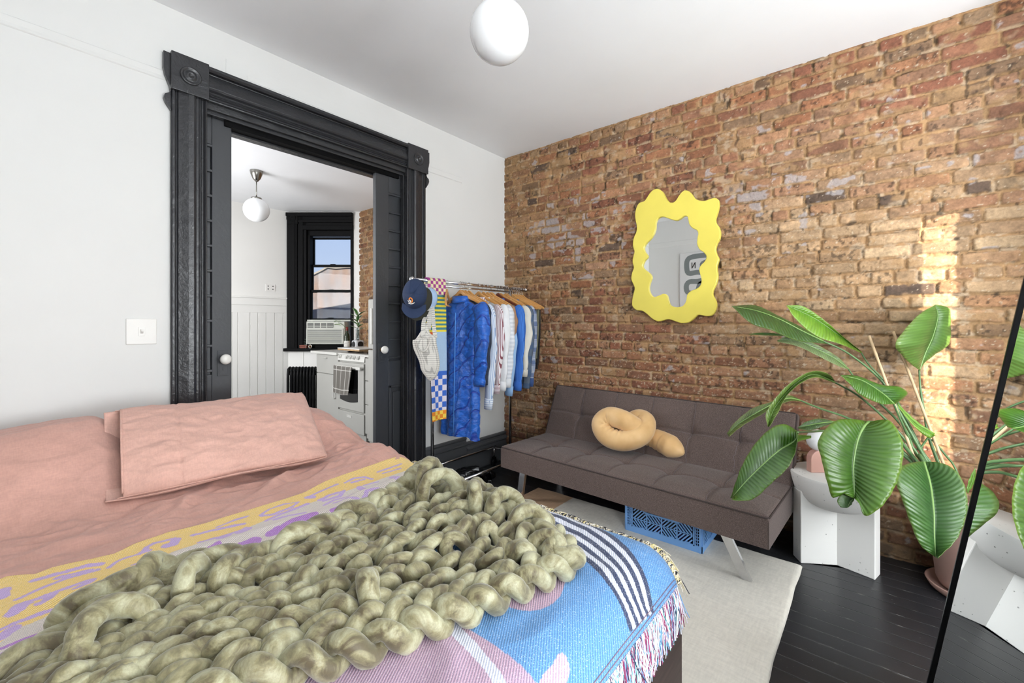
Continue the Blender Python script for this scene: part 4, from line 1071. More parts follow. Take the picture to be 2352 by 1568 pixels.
for j in range(ROWS):
    nst = ST + (j % 2) * .0
    t = np.linspace(0, 2 * pi * nst, int(nst * 30))
    u0 = t / (2 * pi * nst)
    wob = .9 + .25 * vn(u0 * 9, u0 * 0 + j * 3.1, s=80)
    du_ = .55 * np.sin(2 * t) / (2 * pi * nst) * 2.0 * wob
    vv = (j + .5) / ROWS + (.92 / ROWS) * np.cos(t + .4 * vn(u0 * 8, u0 * 0 + j, s=82)) * (.80 + .45 * vn(u0 * 11, u0 * 0 + j * 2.2, s=81)) + .05 * vn(u0 * 5, u0 * 0 + j * 1.7, s=83)
    vv = np.clip(vv, .03, 1.02)
    q = patch(np.clip(u0 + du_, 0, 1), vv)
    q = q + .010 * np.stack([vn(u0 * 30, u0 * 0 + j, s=84), vn(u0 * 30, u0 * 0 + j, s=85)], -1)
    zz = kz(q[:, 0], q[:, 1]) + .017 * np.cos(2 * t) + .024 + .016 * np.maximum(0, vn(u0 * 13, u0 * 0 + j * 2.7, s=86))
    yarn(np.column_stack([q, zz]), .0172 + .001 * rk.randn() * .5, j + 1)
# loose upright loops along the far edge and right end
def loop(x, y, z, r0, tilt, yaw_, sd_, sq=1.0):
    t = np.linspace(0, 2 * pi, 40, endpoint=False)
    a = np.array([cos(yaw_), sin(yaw_), 0]); n_ = np.array([-sin(yaw_) * cos(tilt), cos(yaw_) * cos(tilt), sin(tilt)])
    pts = np.array([[x, y, z]]) + np.outer(np.cos(t) * r0, a) + np.outer(np.sin(t) * r0 * sq, n_)
    kb.tube(pts, .0225 * (1 + .1 * np.sin(t * 3 + sd_)), 12, closed=True)
for k in range(26):
    u = k / 25; q = patch(np.array(u), np.array(.97)); z = float(kz(q[0], q[1]))
    loop(q[0], q[1], z + .028 + .012 * rk.rand(), .036 + .008 * rk.rand(), rk.uniform(.3, 1.3), rk.uniform(-.8, .8), k, .8)
for k in range(9):
    v_ = k / 8; q = patch(np.array(1.0), np.array(v_)); z = float(kz(q[0], q[1]))
    loop(q[0] + .0, q[1], z + .026, .040, rk.uniform(.2, 1.0), 1.57 + rk.uniform(-.7, .7), k + 50, .85)
def arch(px, py, zz, w, h, yaw_, lean=.0):
    q = onZ(px, py, zz); a = np.array([cos(yaw_), sin(yaw_), 0]); n_ = np.array([-sin(yaw_), cos(yaw_), 0])
    P_ = [q - a * w - [0, 0, h + .03], q - a * w * .9 - [0, 0, h * .5], q - a * w * .45 + n_ * lean * .6, q + a * w * .4 + n_ * lean, q + a * w * .95 - [0, 0, h * .45], q + a * w * 1.05 - [0, 0, h + .03]]
    yarn(spline(np.array(P_), 34), .0205, px)
for a_ in ((1010, 1095, .765, .055, .05, -.5, .02), (985, 1065, .79, .04, .05, .3, 0), (440, 1300, .735, .036, .05, .9, 0), (360, 1300, .73, .036, .05, .5, .02), (290, 1330, .725, .04, .04, .1, 0), (255, 1415, .735, .058, .05, .5, .03), (215, 1365, .72, .05, .04, .2, .0),
           (1090, 1118, .755, .03, .06, .9, 0), (1160, 1140, .735, .05, .05, -.3, .02), (1215, 1180, .725, .045, .05, -.8, .02), (1255, 1240, .70, .04, .04, -1.3, .02), (850, 1330, .725, .030, .05, 1.0, .01), (520, 1300, .715, .032, .04, .7, 0)):
    arch(*a_)
# plaited border along the near edge
def braid(c0, lift, A, B, r, wl, ph=0.0, seed=0):
    seg = np.linalg.norm(np.diff(c0, axis=0), axis=1); s = np.concatenate([[0], np.cumsum(seg)])
    n = int(s[-1] / .0065); ss = np.linspace(0, s[-1], n)
    c = np.column_stack([np.interp(ss, s, c0[:, i]) for i in range(2)]); T = np.gradient(c, axis=0); T /= np.linalg.norm(T, axis=1)[:, None]; N = np.column_stack([-T[:, 1], T[:, 0]])
    for k in range(3):
        p_ = ss / wl * 2 * pi + k * 2 * pi / 3 + ph
        q = c + N * (A * np.sin(p_))[:, None]
        z = kz(q[:, 0], q[:, 1]) * .35 + (BZ + .02) * .65 + lift + B * np.sin(2 * p_)
        yarn(np.column_stack([q, z]), r, 20 + k + seed)
braid(LOc + np.array([0.0, -.014]), .022, .030, .020, .0205, .20)
q = patch(np.ones(60) * 1.0, np.linspace(0, 1, 60)); braid(q + np.array([.02, 0]), .016, .024, .016, .019, .18, 1.0, 5)
kn = kb.build('chunky_knit_blanket', M_knit, smooth=True)
tag(kn, 'olive green chunky hand knitted velvet blanket heaped over the woven throw', 'blanket')
# ================================================================ rug
M_rug = weave_mat('cream_rug', .95, True, None, 120, .10, .05, 3, .1, .6)
nx, ny = 220, 210
U, V = np.meshgrid(np.linspace(0, 1, nx), np.linspace(0, 1, ny), indexing='ij')
rx1, ry0, ry1, rx0 = 2.665, .275, 1.945, .95
X = rx0 + (rx1 - rx0) * U; Y = ry0 + (ry1 - ry0) * V
X = X + .006 * vn(Y * 9, Y * 0, s=1) * (U > .99); Y = Y + .006 * vn(X * 7, X * 0, s=2) * (V < .01)
e = np.minimum(np.minimum(U * 1.7, (1 - U) * 1.7), np.minimum(V, 1 - V) * 1.6)
Z = .002 + .011 * sst(0, .012, e) + .0012 * fbm(X * 30, Y * 30, o=2, s=5)
C = np.where((Y > 1.63)[..., None], lin((196, 158, 122)), lin((224, 219, 208)))
C = C * (1 - .05 * np.exp(-((np.abs(Y - 1.63)) / .004) ** 2))[..., None]
o = npgrid('area_rug', np.stack([X, Y, Z], -1), M_rug, color=C)
o.modifiers.new('s', 'SOLIDIFY').thickness = .002
tag(o, 'flat cream rug with a tan end band lying under the sofa and bed', 'rug')

# ================================================================ sofa bed
SO = np.array([2.236, .352, 0.0]); SA = np.array([.087, 1.675, 0]); SLn = float(np.linalg.norm(SA)); SA /= SLn; SB = np.array([SA[1], -SA[0], 0])
def S(a, b_, z): return SO + SA * a + SB * b_ + np.array([0, 0, z])
def Sg(A__, B__, Z__): return SO + A__[..., None] * SA + B__[..., None] * SB + Z__[..., None] * np.array([0, 0, 1.0])
m = NT('brown_tweed'); v = m.coord(); n1 = m.noise(v, 420, 2, .7); n2 = m.noise(m.coord((1, 1, 3)), 210, 2, .6); n3 = m.noise(v, 3, 2)
f = m.math('ADD', m.math('MULTIPLY', n1, .55), m.math('MULTIPLY', n2, .45))
c = m.ramp(f, [(.38, L3((66, 54, 50))), (.52, L3((98, 83, 78))), (.66, L3((128, 112, 106)))])
c = m.mix(1.0, c, m.ramp(n3, [(.3, (.95,) * 3), (.7, (1.04,) * 3)]), 'MULTIPLY')
M_sofa = m.set(c, .92, 0., m.bump(f, .35, .0015), Sheen_Weight=.12)
M_pipe = simple('sofa_piping', (66, 56, 54), .9, bsc=200)
M_seam = simple('sofa_seam_thread', (112, 102, 104), .8, var=0)
sofa = thing('sofa', 'brown tweed armless sofa bed with tufted seat and chrome bar legs by the brick wall', 'sofa', S(SLn / 2, .3, 0))
def cushion(name, L, D, T, ncol, fr_, org, ex, ey, ez, taper=0, mid=.5):
    """tufted slab: L along ex, D along ey, T along ez (top face carries seams)"""
    nu, nv = 240, 90
    u = np.concatenate([[0, 0, 0], np.linspace(0, 1, nu), [1, 1, 1]]); v = np.concatenate([[0, 0, 0], np.linspace(0, 1, nv), [1, 1, 1]])
    U, V = np.meshgrid(u, v, indexing='ij')
    W_ = np.full(U.shape, T)
    r_ = .018
    x, y = U * L, V * D
    dist = np.minimum(np.minimum(x, L - x), np.minimum(y, D - y))
    W_ = W_ - r_ * (1 - np.sqrt(np.clip(1 - (1 - np.clip(dist / r_, 0, 1)) ** 2, 0, 1))) 
    W_ = W_ + .010 * sst(0, .12, dist)
    for k in range(1, ncol):
        xs_ = L * k / ncol
        W_ = W_ - .006 * np.exp(-((x - xs_) / .010) ** 2) * (dist > .004)
        for q in (mid,):
            dd = np.hypot((x - xs_), (y - D * q)); W_ = W_ - .020 * np.exp(-(dd / .035) ** 2) - .008 * np.exp(-(dd / .10) ** 2)
    W_ = W_ - .007 * np.exp(-((y - D * mid - .006 * np.sin(x / L * ncol * pi) ** 2) / .010) ** 2) * (dist > .004)
    # rings: skirt down to the underside
    k = 3
    for i in range(k):
        f_ = (1, .6, .12)[i]
    P = org + x[..., None] * ex + y[..., None] * ey + W_[..., None] * ez
    # fold side skirts
    for i, dz in enumerate((0.0, .35, .8)):
        zz = T * dz * .95
        P[i, :] = org + x[i, :, None] * ex + y[i, :, None] * ey + zz * ez; P[-1 - i, :] = org + x[-1 - i, :, None] * ex + y[-1 - i, :, None] * ey + zz * ez
        P[:, i] = org + x[:, i, None] * ex + y[:, i, None] * ey + zz * ez; P[:, -1 - i] = org + x[:, -1 - i, None] * ex + y[:, -1 - i, None] * ey + zz * ez
    for i in range(3):
        for j in range(3):
            for (a, c_) in ((i, j), (-1 - i, j), (i, -1 - j), (-1 - i, -1 - j)):
                P[a, c_] = org + (0 if a >= 0 else L) * ex + (0 if c_ >= 0 else D) * ey + T * (0, .35, .8)[min(i, j)] * .95 * ez
    o = npgrid(name, P, M_sofa, sofa)
    bt = MB().add([P[0, 0], P[-1, 0], P[-1, -1], P[0, -1]], [(0, 1, 2, 3)]).build('underside', M_pipe, o)
    pp = MB(); cr_ = [(0, 0), (L, 0), (L, D), (0, D)]
    loop_ = []
    rc = .02
    for (cx, cy, a0) in ((rc, rc, pi), (L - rc, rc, -pi / 2), (L - rc, D - rc, 0), (rc, D - rc, pi / 2)):
        for t in np.linspace(0, pi / 2, 6): loop_.append((cx + (rc - .001) * cos(a0 + t), cy + (rc - .001) * sin(a0 + t)))
    pts = [org + ex * a + ey * c_ + ez * (T - .010) for a, c_ in loop_]
    pp.tube(pts, .0042, 8, closed=True); pp.build('piping', M_pipe, o, smooth=True)
    th_ = MB()
    for k in range(1, ncol):
        xs_ = L * k / ncol
        for (v0, v1) in ((.03, mid), (mid, .97)):
            q = []
            for t in np.linspace(v0, v1, 16):
                y_ = D * t; xx = xs_ + .012 * sin(pi * (t - v0) / (v1 - v0)) * (1 if v0 < .1 else -1)
                i = int(np.argmin(abs(u - xx / L))); j = int(np.argmin(abs(v - t))); q.append(P[i, j] + ez * .0012)
            th_.tube(q, .0013, 5)
    q = [P[int(np.argmin(abs(u - t))), int(np.argmin(abs(v - mid)))] + ez * .001 for t in np.linspace(.01, .99, 90)]
    th_.tube(q, .0012, 5)
    th_.build('seam_stitching', M_seam, o)
    return o
ez = np.array([0, 0, 1.0])
cushion('seat', SLn, .545, .150, 6, 0, S(0, 0, .232), SA, SB, ez)
bdir = (S(0, .665, .745) - S(0, .505, .360)); hb_ = float(np.linalg.norm(bdir)); bdir /= hb_
bn = np.cross(SA, bdir); bn /= np.linalg.norm(bn)
if np.dot(bn, SB) > 0: bn = -bn
cushion('backrest', SLn, hb_, .085, 6, 0, S(0, .505, .360) - bn * .075, SA, bdir, bn)
M_chr = simple('chrome', (214, 214, 216), .14, 1., var=0)
for (top, bot) in (((2.262, .535, .232), (2.335, .462, .014)), ((2.330, 1.83, .232), (2.38, 1.90, .001))):
    t_, b2 = np.array(top), np.array(bot); w_, d_ = SA * .024, SB * .011
    hx = [b2 - w_ - d_, b2 + w_ - d_, b2 + w_ + d_, b2 - w_ + d_, t_ - w_ - d_, t_ + w_ - d_, t_ + w_ + d_, t_ - w_ + d_]
    hx = [hx[0], hx[3], hx[2], hx[1], hx[4], hx[7], hx[6], hx[5]]
    MB().hexa(hx).build('leg', M_chr, sofa, bev=.001)
for (top, bot) in (((2.72, .50, .232), (2.80, .44, .0)), ((2.79, 1.80, .232), (2.86, 1.88, .0))):
    t_, b2 = np.array(top), np.array(bot); w_, d_ = SA * .024, SB * .011
    hx = [b2 - w_ - d_, b2 - w_ + d_, b2 + w_ + d_, b2 + w_ - d_, t_ - w_ - d_, t_ - w_ + d_, t_ + w_ + d_, t_ + w_ - d_]
    MB().hexa(hx).build('leg', M_chr, sofa, bev=.001)

# ================================================================ knotted pillow
def kp(L): return np.array([atD(px, py, t) for px, py, t in L])
kpts = kp([(1393, 1001, 3.03), (1412, 993, 3.0), (1440, 976, 2.985), (1466, 960, 2.965), (1484, 968, 2.90), (1480, 990, 2.83), (1460, 1006, 2.81), (1425, 1012, 2.85), (1394, 1000, 2.91), (1381, 974, 2.96), (1400, 957, 2.95), (1430, 964, 2.885), (1460, 982, 2.86), (1492, 1002, 2.92), (1520, 1014, 2.86), (1548, 1029, 2.77), (1570, 1041, 2.71)])
kpts = spline(kpts, 150)
s_ = np.linspace(0, 1, 150); rad = .066 * np.clip(np.minimum(s_, 1 - s_) * 16, .02, 1) ** .5
rad = rad * (1 - .10 * np.exp(-((s_ - .2) / .1) ** 2) + .10 * sst(.8, .9, s_)); rad[0] = rad[-1] = .012
m = NT('mustard_velvet'); v = m.coord(); n1 = m.noise(v, 9, 3, .5)
c = m.ramp(n1, [(.3, L3((208, 162, 102))), (.7, L3((232, 192, 136)))]); lw = m.n('LayerWeight'); lw.inputs[0].default_value = .3
c = m.mix(m.math('MULTIPLY', lw.outputs['Facing'], .35), c, L3((246, 222, 176)))
M_knot = m.set(c, .6, 0., m.bump(m.noise(v, 300, 2), .1, .001), Sheen_Weight=.3)
kt = MB(); kt.tube(kpts, rad, 28)
V_ = np.array(kt.v); ctr = np.repeat(kpts, 28, 0); d = V_ - ctr
T_ = np.gradient(kpts, axis=0); K_ = np.gradient(T_ / np.linalg.norm(T_, axis=1)[:, None], axis=0); Kn = K_ / (np.linalg.norm(K_, axis=1)[:, None] + 1e-9)
inn = np.clip((d * np.repeat(Kn, 28, 0)).sum(1) / (np.repeat(rad, 28) + 1e-6), 0, 1) * np.clip(np.repeat(np.linalg.norm(K_, axis=1), 28) * 14, 0, 1)
sidx = np.repeat(np.arange(150), 28)
V_ = V_ + d * (inn * .09 * np.sin(sidx * 1.55 + np.tile(np.arange(28), 150) * .3))[:, None]
kt.v = [tuple(p) for p in V_]
o = kt.build('knot_pillow', M_knot, smooth=True)
tag(o, 'mustard yellow velvet pillow tied in a knot on the sofa seat', 'pillow')

# ================================================================ blue folding crate under the sofa
M_blu = simple('crate_blue', (116, 164, 222), .4, var=.02)
cr = thing('storage_crate', 'light blue plastic folding crate with chevron cut-outs under the sofa', 'crate', (2.6, .92, .0135))
cx0, cx1, cy0, cy1, cz = 2.445, 2.745, .700, 1.135, .0135
chh = .213
def facade(mb, P, L, H, dip=True):
    """chevron crate side in local (a along, z up) mapped through P(a, z, depth)"""
    def bar(a0, z0, a1, z1, w=.0022, d0=0, d1=.004):
        dx, dz = a1 - a0, z1 - z0; n = sqrt(dx * dx + dz * dz); px_, pz_ = -dz / n * w, dx / n * w
        q = [(a0 + px_, z0 + pz_), (a1 + px_, z1 + pz_), (a1 - px_, z1 - pz_), (a0 - px_, z0 - pz_)]
        mb.add([P(a, z, d0) for a, z in q] + [P(a, z, d1) for a, z in q], [(0, 1, 2, 3), (7, 6, 5, 4), (0, 4, 5, 1), (1, 5, 6, 2), (2, 6, 7, 3), (3, 7, 4, 0)])
    bar(0, .018, L, .018, .018, -.004, .004); e_ = .040
    bar(.006, 0, .006, H, .006, -.004, .006); bar(L - .006, 0, L - .006, H, .006, -.004, .006); bar(e_, .03, e_, H, .004); bar(L - e_, .03, L - e_, H, .004)
    for zz in np.arange(.05, H - .01, .016): bar(.012, zz, e_, zz, .002); bar(L - e_, zz, L - .012, zz, .002)
    for aa_ in (.022, .031): bar(aa_, .036, aa_, H, .0018); bar(L - aa_, .036, L - aa_, H, .0018)
    zt0 = .036; lo_z = H * .62 if dip else H - .012; hi = H - .006
    xs_ = np.linspace(e_ + .004, L - e_ - .004, 5)
    def top(a):
        if not dip: return hi
        t = (a - e_) / (L - 2 * e_); k = .24
        return hi - (hi - lo_z) * float(sst(.04, k, t) * (1 - sst(1 - k, .96, t)))
    for a, c_ in zip(np.linspace(e_, L - e_, 25)[:-1], np.linspace(e_, L - e_, 25)[1:]): bar(a, top(a), c_, top(c_), .005, -.003, .006)
    for x_ in xs_[1:-1]: bar(x_, zt0, x_, top(x_), .0035)
    for x_ in np.arange(e_ + .02, L - e_, .085): bar(x_, .038, x_ + .022, .038, .004, -.002, .007)
    for k in range(4):
        a0, a1 = xs_[k] + .003, xs_[k + 1] - .003; zm = zt0 + (lo_z - zt0) * .5; sg = 1 if k % 2 == 0 else -1
        for q in np.arange(-.06, a1 - a0 + .06, .0195):
            for part in (0, 1):
                zA, zB = (zm, hi) if part else (zt0, zm)
                s_ = sg * (1 if part else -1) * .9
                A0, A1 = a0 + q, a0 + q + s_ * (zB - zA) * (1 if part else 1)
                if part == 0: A0 = A0 - 0; A1 = a0 + q; A0 = a0 + q - s_ * (zB - zA)
                # clip to the cell and to the rim
                pts = [(A0 + (A1 - A0) * t, zA + (zB - zA) * t) for t in np.linspace(0, 1, 30)]
                pts = [p for p in pts if a0 <= p[0] <= a1 and p[1] <= top(p[0])]
                if len(pts) > 2: bar(*pts[0], *pts[-1], .0034)
        bar(a0, zm, a1, zm, .0028)
b = MB(); facade(b, lambda a, z, d: (cx0 - d, cy0 + a, cz + z), cy1 - cy0, chh); b.build('front_side', M_blu, cr)
b = MB(); facade(b, lambda a, z, d: (cx1 + d, cy0 + a, cz + z), cy1 - cy0, chh, False); b.build('rear_side', M_blu, cr)
b = MB(); facade(b, lambda a, z, d: (cx0 + a, cy0 - d, cz + z), cx1 - cx0, chh, False); b.build('end_side', M_blu, cr)
b = MB(); facade(b, lambda a, z, d: (cx0 + a, cy1 + d, cz + z), cx1 - cx0, chh, False); b.build('end_side', M_blu, cr)
MB().box((cx0, cy0, cz), (cx1, cy1, cz + .008)).build('crate_floor', M_blu, cr)
bk_cols = ((30, 30, 60), (44, 40, 90), (24, 24, 30), (70, 40, 80), (34, 44, 70), (20, 20, 24))
for k, c_ in enumerate(bk_cols):
    y_ = cy0 + .02 + k * .066
    o = MB().box((cx0 + .03, y_, cz + .010), (cx1 - .03, y_ + .056, cz + .150 + .008 * (k % 3))).build('stored_book', simple('book_cover_%d' % k, c_, .35, var=.1), bev=.002)
    tag(o, ('black covered book at the near end of the blue crate', 'indigo covered book, second from the near end inside the blue crate', 'charcoal book, third from the near end inside the blue crate', 'plum coloured book, fourth from the near end inside the blue crate', 'slate blue book, fifth from the near end inside the blue crate', 'black book at the far end of the blue crate')[k], 'book', 'books stored in the blue crate')

# ================================================================ sculptural side table
M_pl = NT('pitted_plaster'); v = M_pl.coord(); vo = M_pl.n('TexVoronoi'); M_pl.l(v, vo.inputs[0]); vo.inputs['Scale'].default_value = 42
pit_ = M_pl.ramp(vo.outputs['Distance'], [(.07, (0, 0, 0)), (.14, (1, 1, 1))]); zn = M_pl.ramp(M_pl.noise(v, 5, 2), [(.48, (1, 1, 1)), (.58, (0, 0, 0))])
pit2 = M_pl.mix(1.0, pit_, zn, 'LIGHTEN')
M_pl = M_pl.set(M_pl.mix(pit2, L3((150, 148, 146)), L3((232, 231, 228))), .7, 0., M_pl.bump(pit2, .7, .004))
tc = np.array([2.835, .140, 0.0])
tb = thing('side_table', 'white plaster side table with a bowl top on a cross-shaped base beside the sofa', 'side table', tc)
TZ = .465
aT = radians(131); e1 = np.array([cos(aT), sin(aT), 0]); e2 = np.array([-sin(aT), cos(aT), 0])
# bowl: half drum, round in plan, rounded below
prf = [(0, TZ - .182), (.06, TZ - .178), (.105, TZ - .165), (.140, TZ - .140), (.164, TZ - .105), (.178, TZ - .060), (.184, TZ - .014), (.182, TZ - .003), (.176, TZ), (0, TZ)]
MB().lathe([(r * 1.12, z) for r, z in prf], (tc[0], tc[1], 0), 64).build('bowl_top', M_pl, tb, smooth=True).modifiers.new('e', 'EDGE_SPLIT').split_angle = radians(35)
# flared crossing slabs
def slab(ax, ln, wmid, wend, ph, h0, name):
    n = 26; G = []
    per = []
    ex_, ey_ = (e1, e2) if ax == 0 else (e2, e1)
    out = [];
    for t in np.linspace(-1, 1, n): out.append((t * ln, wmid + (wend - wmid) * abs(t) ** 2.2))
    poly = out + [(a, -w_) for a, w_ in out[::-1]]
    b = MB()
    b.prism(poly, lambda a, c_: tc + ex_ * a + ey_ * c_, lambda a, c_: tc + ex_ * a + ey_ * c_ + np.array([0, 0, h0 - .0]))
    return b.build(name, M_pl, tb, bev=.010)
for bA, bL in ((121, .190), (256, .172), (8, .18)):
    a_ = radians(bA); e1 = np.array([cos(a_), sin(a_), 0]); e2 = np.array([-sin(a_), cos(a_), 0])
    out = [(t * bL, .036 + .006 * t ** 2.2) for t in np.linspace(0, 1, 16)]
    MB().prism([(-.02, -.030), (-.02, .030)][::-1] + out + [(a, -w_) for a, w_ in out[::-1]] + [(-.02, -.030)][:0], lambda a, c_: tc + e1 * a + e2 * c_, lambda a, c_: tc + e1 * a + e2 * c_ + np.array([0, 0, .375])).build('base_slab', M_pl, tb, bev=.008)

# mushroom table lamp: terracotta pink base, white globe
M_tpk = simple('dusty_pink_ceramic', (206, 160, 146), .45, var=.02, bsc=60, bst=.05)
lp = atD(1880, 1066, 2.30); lp[2] = TZ
lmp = thing('table_lamp', 'small table lamp with pink arched base and white globe on the white side table', 'table lamp', lp)
arch_ = [(-.052, 0)] + [(-.052, .068)] + [(-.052 * cos(t), .068 + .050 * sin(t)) for t in np.linspace(0, pi, 18)][1:-1] + [(.052, .068), (.052, 0)]
MB().prism(arch_, lambda a, c_: lp + RT * a + UP * c_ - FW * .020, lambda a, c_: lp + RT * a + UP * c_ + FW * .020).build('arched_base', M_tpk, lmp, bev=.004)
MB().lathe([(0, .108), (.018, .108), (.020, .116), (.020, .126), (0, .126)], lp + FW * .0, 24).build('lamp_neck', M_tpk, lmp, smooth=True)
MB().ell(lp + UP * .166, (.056, .056, .056), 20).build('globe_shade', M_globe, lmp, smooth=True)

# ================================================================ yellow wavy mirror on the bricks
zm = lambda L: [(1400 + x / 4.125, 400 + y / 4.125) for x, y in L]
MXf = XB - .055
outl = zm([(455, 136), (500, 165), (530, 220), (560, 258), (590, 268), (625, 250), (665, 190), (700, 155), (735, 153), (770, 175), (805, 225), (850, 247), (900, 250), (945, 235), (990, 222), (1025, 235), (1037, 275), (1025, 350), (1003, 420), (1008, 460), (1035, 500), (1049, 550), (1042, 610), (1020, 650), (1003, 710), (1015, 760), (1034, 800), (1025, 840), (1015, 880), (1022, 940), (1023, 980), (1010, 1035), (980, 1100), (975, 1140), (1000, 1190), (1012, 1235), (1003, 1285), (975, 1332), (930, 1345), (880, 1338), (835, 1334), (800, 1365), (750, 1402), (690, 1411), (640, 1400), (580, 1378), (540, 1375), (500, 1388), (455, 1394), (405, 1370), (360, 1330), (310, 1295), (250, 1286), (215, 1250), (212, 1200), (225, 1130), (236, 1080), (220, 1035), (203, 990), (212, 930), (228, 885), (216, 830), (222, 780), (234, 730), (220, 680), (225, 610), (250, 550), (258, 500), (245, 430), (241, 370), (255, 310), (280, 270), (330, 252), (355, 215), (400, 155)])
inl = zm([(500, 402), (540, 412), (590, 430), (635, 437), (670, 420), (705, 396), (735, 400), (745, 430), (755, 475), (785, 510), (825, 530), (838, 560), (832, 600), (828, 660), (850, 710), (890, 740), (915, 775), (905, 815), (865, 860), (847, 900), (858, 950), (870, 1000), (860, 1050), (825, 1082), (770, 1105), (735, 1140), (725, 1195), (700, 1240), (660, 1258), (610, 1256), (570, 1235), (555, 1190), (540, 1145), (510, 1132), (460, 1150), (420, 1162), (390, 1140), (372, 1090), (380, 1030), (398, 980), (380, 940), (330, 900), (312, 870), (330, 820), (362, 778), (335, 735), (325, 700), (345, 655), (400, 595), (430, 530), (437, 460), (460, 415)])
def smooth_loop(L, n): 
    L = list(L); L = L + [L[0], L[1], L[2]]; sp_ = spline(np.array(L), n + 30)
    return sp_
def ploop(L, n):
    P0 = np.array([onX(px, py, MXf)[1:] for px, py in L]); k = 4
    P1 = np.vstack([P0[-k:], P0, P0[:k]]); Q = spline(P1, n * 2)
    seg = np.linalg.norm(np.diff(P1, axis=0), axis=1); s = np.concatenate([[0], np.cumsum(seg)]); s /= s[-1]
    tt = np.linspace(0, 1, n * 2); m_ = (tt >= s[k]) & (tt < s[k + len(P0)])
    Q = Q[m_]; idx = np.linspace(0, len(Q), n, endpoint=False).astype(int); return Q[idx]
NO = 220
Lo, Li = ploop(outl, NO), ploop(inl, NO)
cen = Li.mean(0)
def ang_sort(Q):          # same angular parametrisation so that rings pair up
    return Q
a_o = np.unwrap(np.arctan2(Lo[:, 1] - cen[1], Lo[:, 0] - cen[0])); a_i = np.unwrap(np.arctan2(Li[:, 1] - cen[1], Li[:, 0] - cen[0]))
# align start
sh = int(np.argmin(np.abs(np.mod(a_i - a_o[0] + pi, 2 * pi) - pi))); Li = np.roll(Li, -sh, 0)
M_yel = simple('yellow_lacquer', (224, 208, 92), .3, var=.02)
ym = thing('wavy_mirror', 'mirror in a wavy yellow frame hanging on the brick wall above the sofa', 'mirror', (XB - .02, float(cen[0]), float(cen[1])))
def ring(Q, x): return [(x, q[0], q[1]) for q in Q]
inset = lambda Q, k: Q + (cen - Q) / np.linalg.norm(cen - Q, axis=1)[:, None] * k
G = [ring(Li, MXf + .030), ring(Li, MXf + .004), ring(inset(Li, -.004), MXf)] + [ring(Li * (1 - t) + Lo * t, MXf) for t in (.25, .5, .75)] + [ring(inset(Lo, .004), MXf), ring(Lo, MXf + .004), ring(Lo, MXf + .030), ring(Li, MXf + .030)]
MB().grid(G, closev=True).build('wavy_frame', M_yel, ym, smooth=False)
M_mir = NT('mirror_silver'); M_mir = M_mir.set((.90, .915, .91), .0, 1.)
o = MB().prism([tuple(q) for q in inset(Li, -.004)], lambda a, c_: (MXf + .016, a, c_), lambda a, c_: (MXf + .022, a, c_)).build('mirror_glass', M_mir, ym)

# ================================================================ leaning floor mirror at the right edge
th_ = math.atan(.159); XM = 1.95; c_m = (.1966 * CAMH / 1.25 - .1664 * XM)
YM0 = c_m / cos(th_)
fm = thing('floor_mirror', 'tall thin black framed floor mirror leaning on its easel at the right edge', 'mirror', (1.55, YM0, 0))
def mp(x, h, d): return np.array([x, YM0 - sin(th_) * h, cos(th_) * h]) + np.array([0, cos(th_), sin(th_)]) * d
def mbx(mb, x0, x1, h0, h1, d0, d1):
    return mb.hexa([mp(x0, h0, d0), mp(x1, h0, d0), mp(x1, h0, d1), mp(x0, h0, d1), mp(x0, h1, d0), mp(x1, h1, d0), mp(x1, h1, d1), mp(x0, h1, d1)])
HM, XM0, FWd = 1.72, 1.16, .012
M_bf = simple('black_metal_frame', (24, 25, 28), .35, .6, var=0)
b = MB()
mbx(b, XM - FWd, XM, 0, HM, -.028, .003); mbx(b, XM0, XM0 + FWd, 0, HM, -.028, .003); mbx(b, XM0 + FWd, XM - FWd, 0, FWd, -.028, .003); mbx(b, XM0 + FWd, XM - FWd, HM - FWd, HM, -.028, .003)
b.build('frame', M_bf, fm, bev=.0015)
b = MB(); mbx(b, XM0 + FWd, XM - FWd, FWd, HM - FWd, -.012, -.004); b.build('mirror_glass', M_mir, fm)
b = MB(); mbx(b, XM0 + .02, XM - .02, .02, HM - .02, -.024, -.014); b.build('backing', M_bf, fm)
q = mp(1.55, 1.30, -.028)
b = MB().tube([q + [-.16, 0, 0], (1.55 - .16, q[1] - .34, .008), (1.55 + .16, q[1] - .34, .008), q + [.16, 0, 0]], .008, 8); b.build('easel_stand', M_bf, fm)

# ================================================================ canvas print on the left wall (seen in the wavy mirror)
cv = thing('canvas_print', 'white canvas print with winding grey band and letters, reflected in the wavy mirror', 'canvas print', (LX, 1.8, 1.75))
KC = .8636
c0y, c1y, c0z, c1z, cxx = 1.40, 2.156, 1.25 + (1.27 - 1.25) * KC, 1.25 + (2.44 - 1.25) * KC, LX + .018
MB().box((LX - .004, c0y, c0z), (cxx, c1y, c1z)).build('canvas', simple('canvas_white', (226, 226, 226), .8, var=0), cv, bev=.003)
def band(pts, w, mat, name, lift):
    b = MB(); P_ = spline(np.array([(cxx + lift, y, 1.25 + (z - 1.25) * KC) for y, z in pts]), 90); w = w * KC
    T2 = np.gradient(P_, axis=0); T2 /= np.linalg.norm(T2, axis=1)[:, None]; N2 = np.column_stack([T2[:, 0] * 0, -T2[:, 2], T2[:, 1]])
    G = [P_ + N2 * w / 2, P_ - N2 * w / 2]; b.grid(np.array(G)); o = b.build(name, mat, cv); o.modifiers.new('s', 'SOLIDIFY').thickness = .001
M_cg = simple('print_grey', (128, 134, 134), .8, var=0); M_ck = simple('print_black', (30, 30, 32), .8, var=0)
yy = lambda t: c1y - t * KC
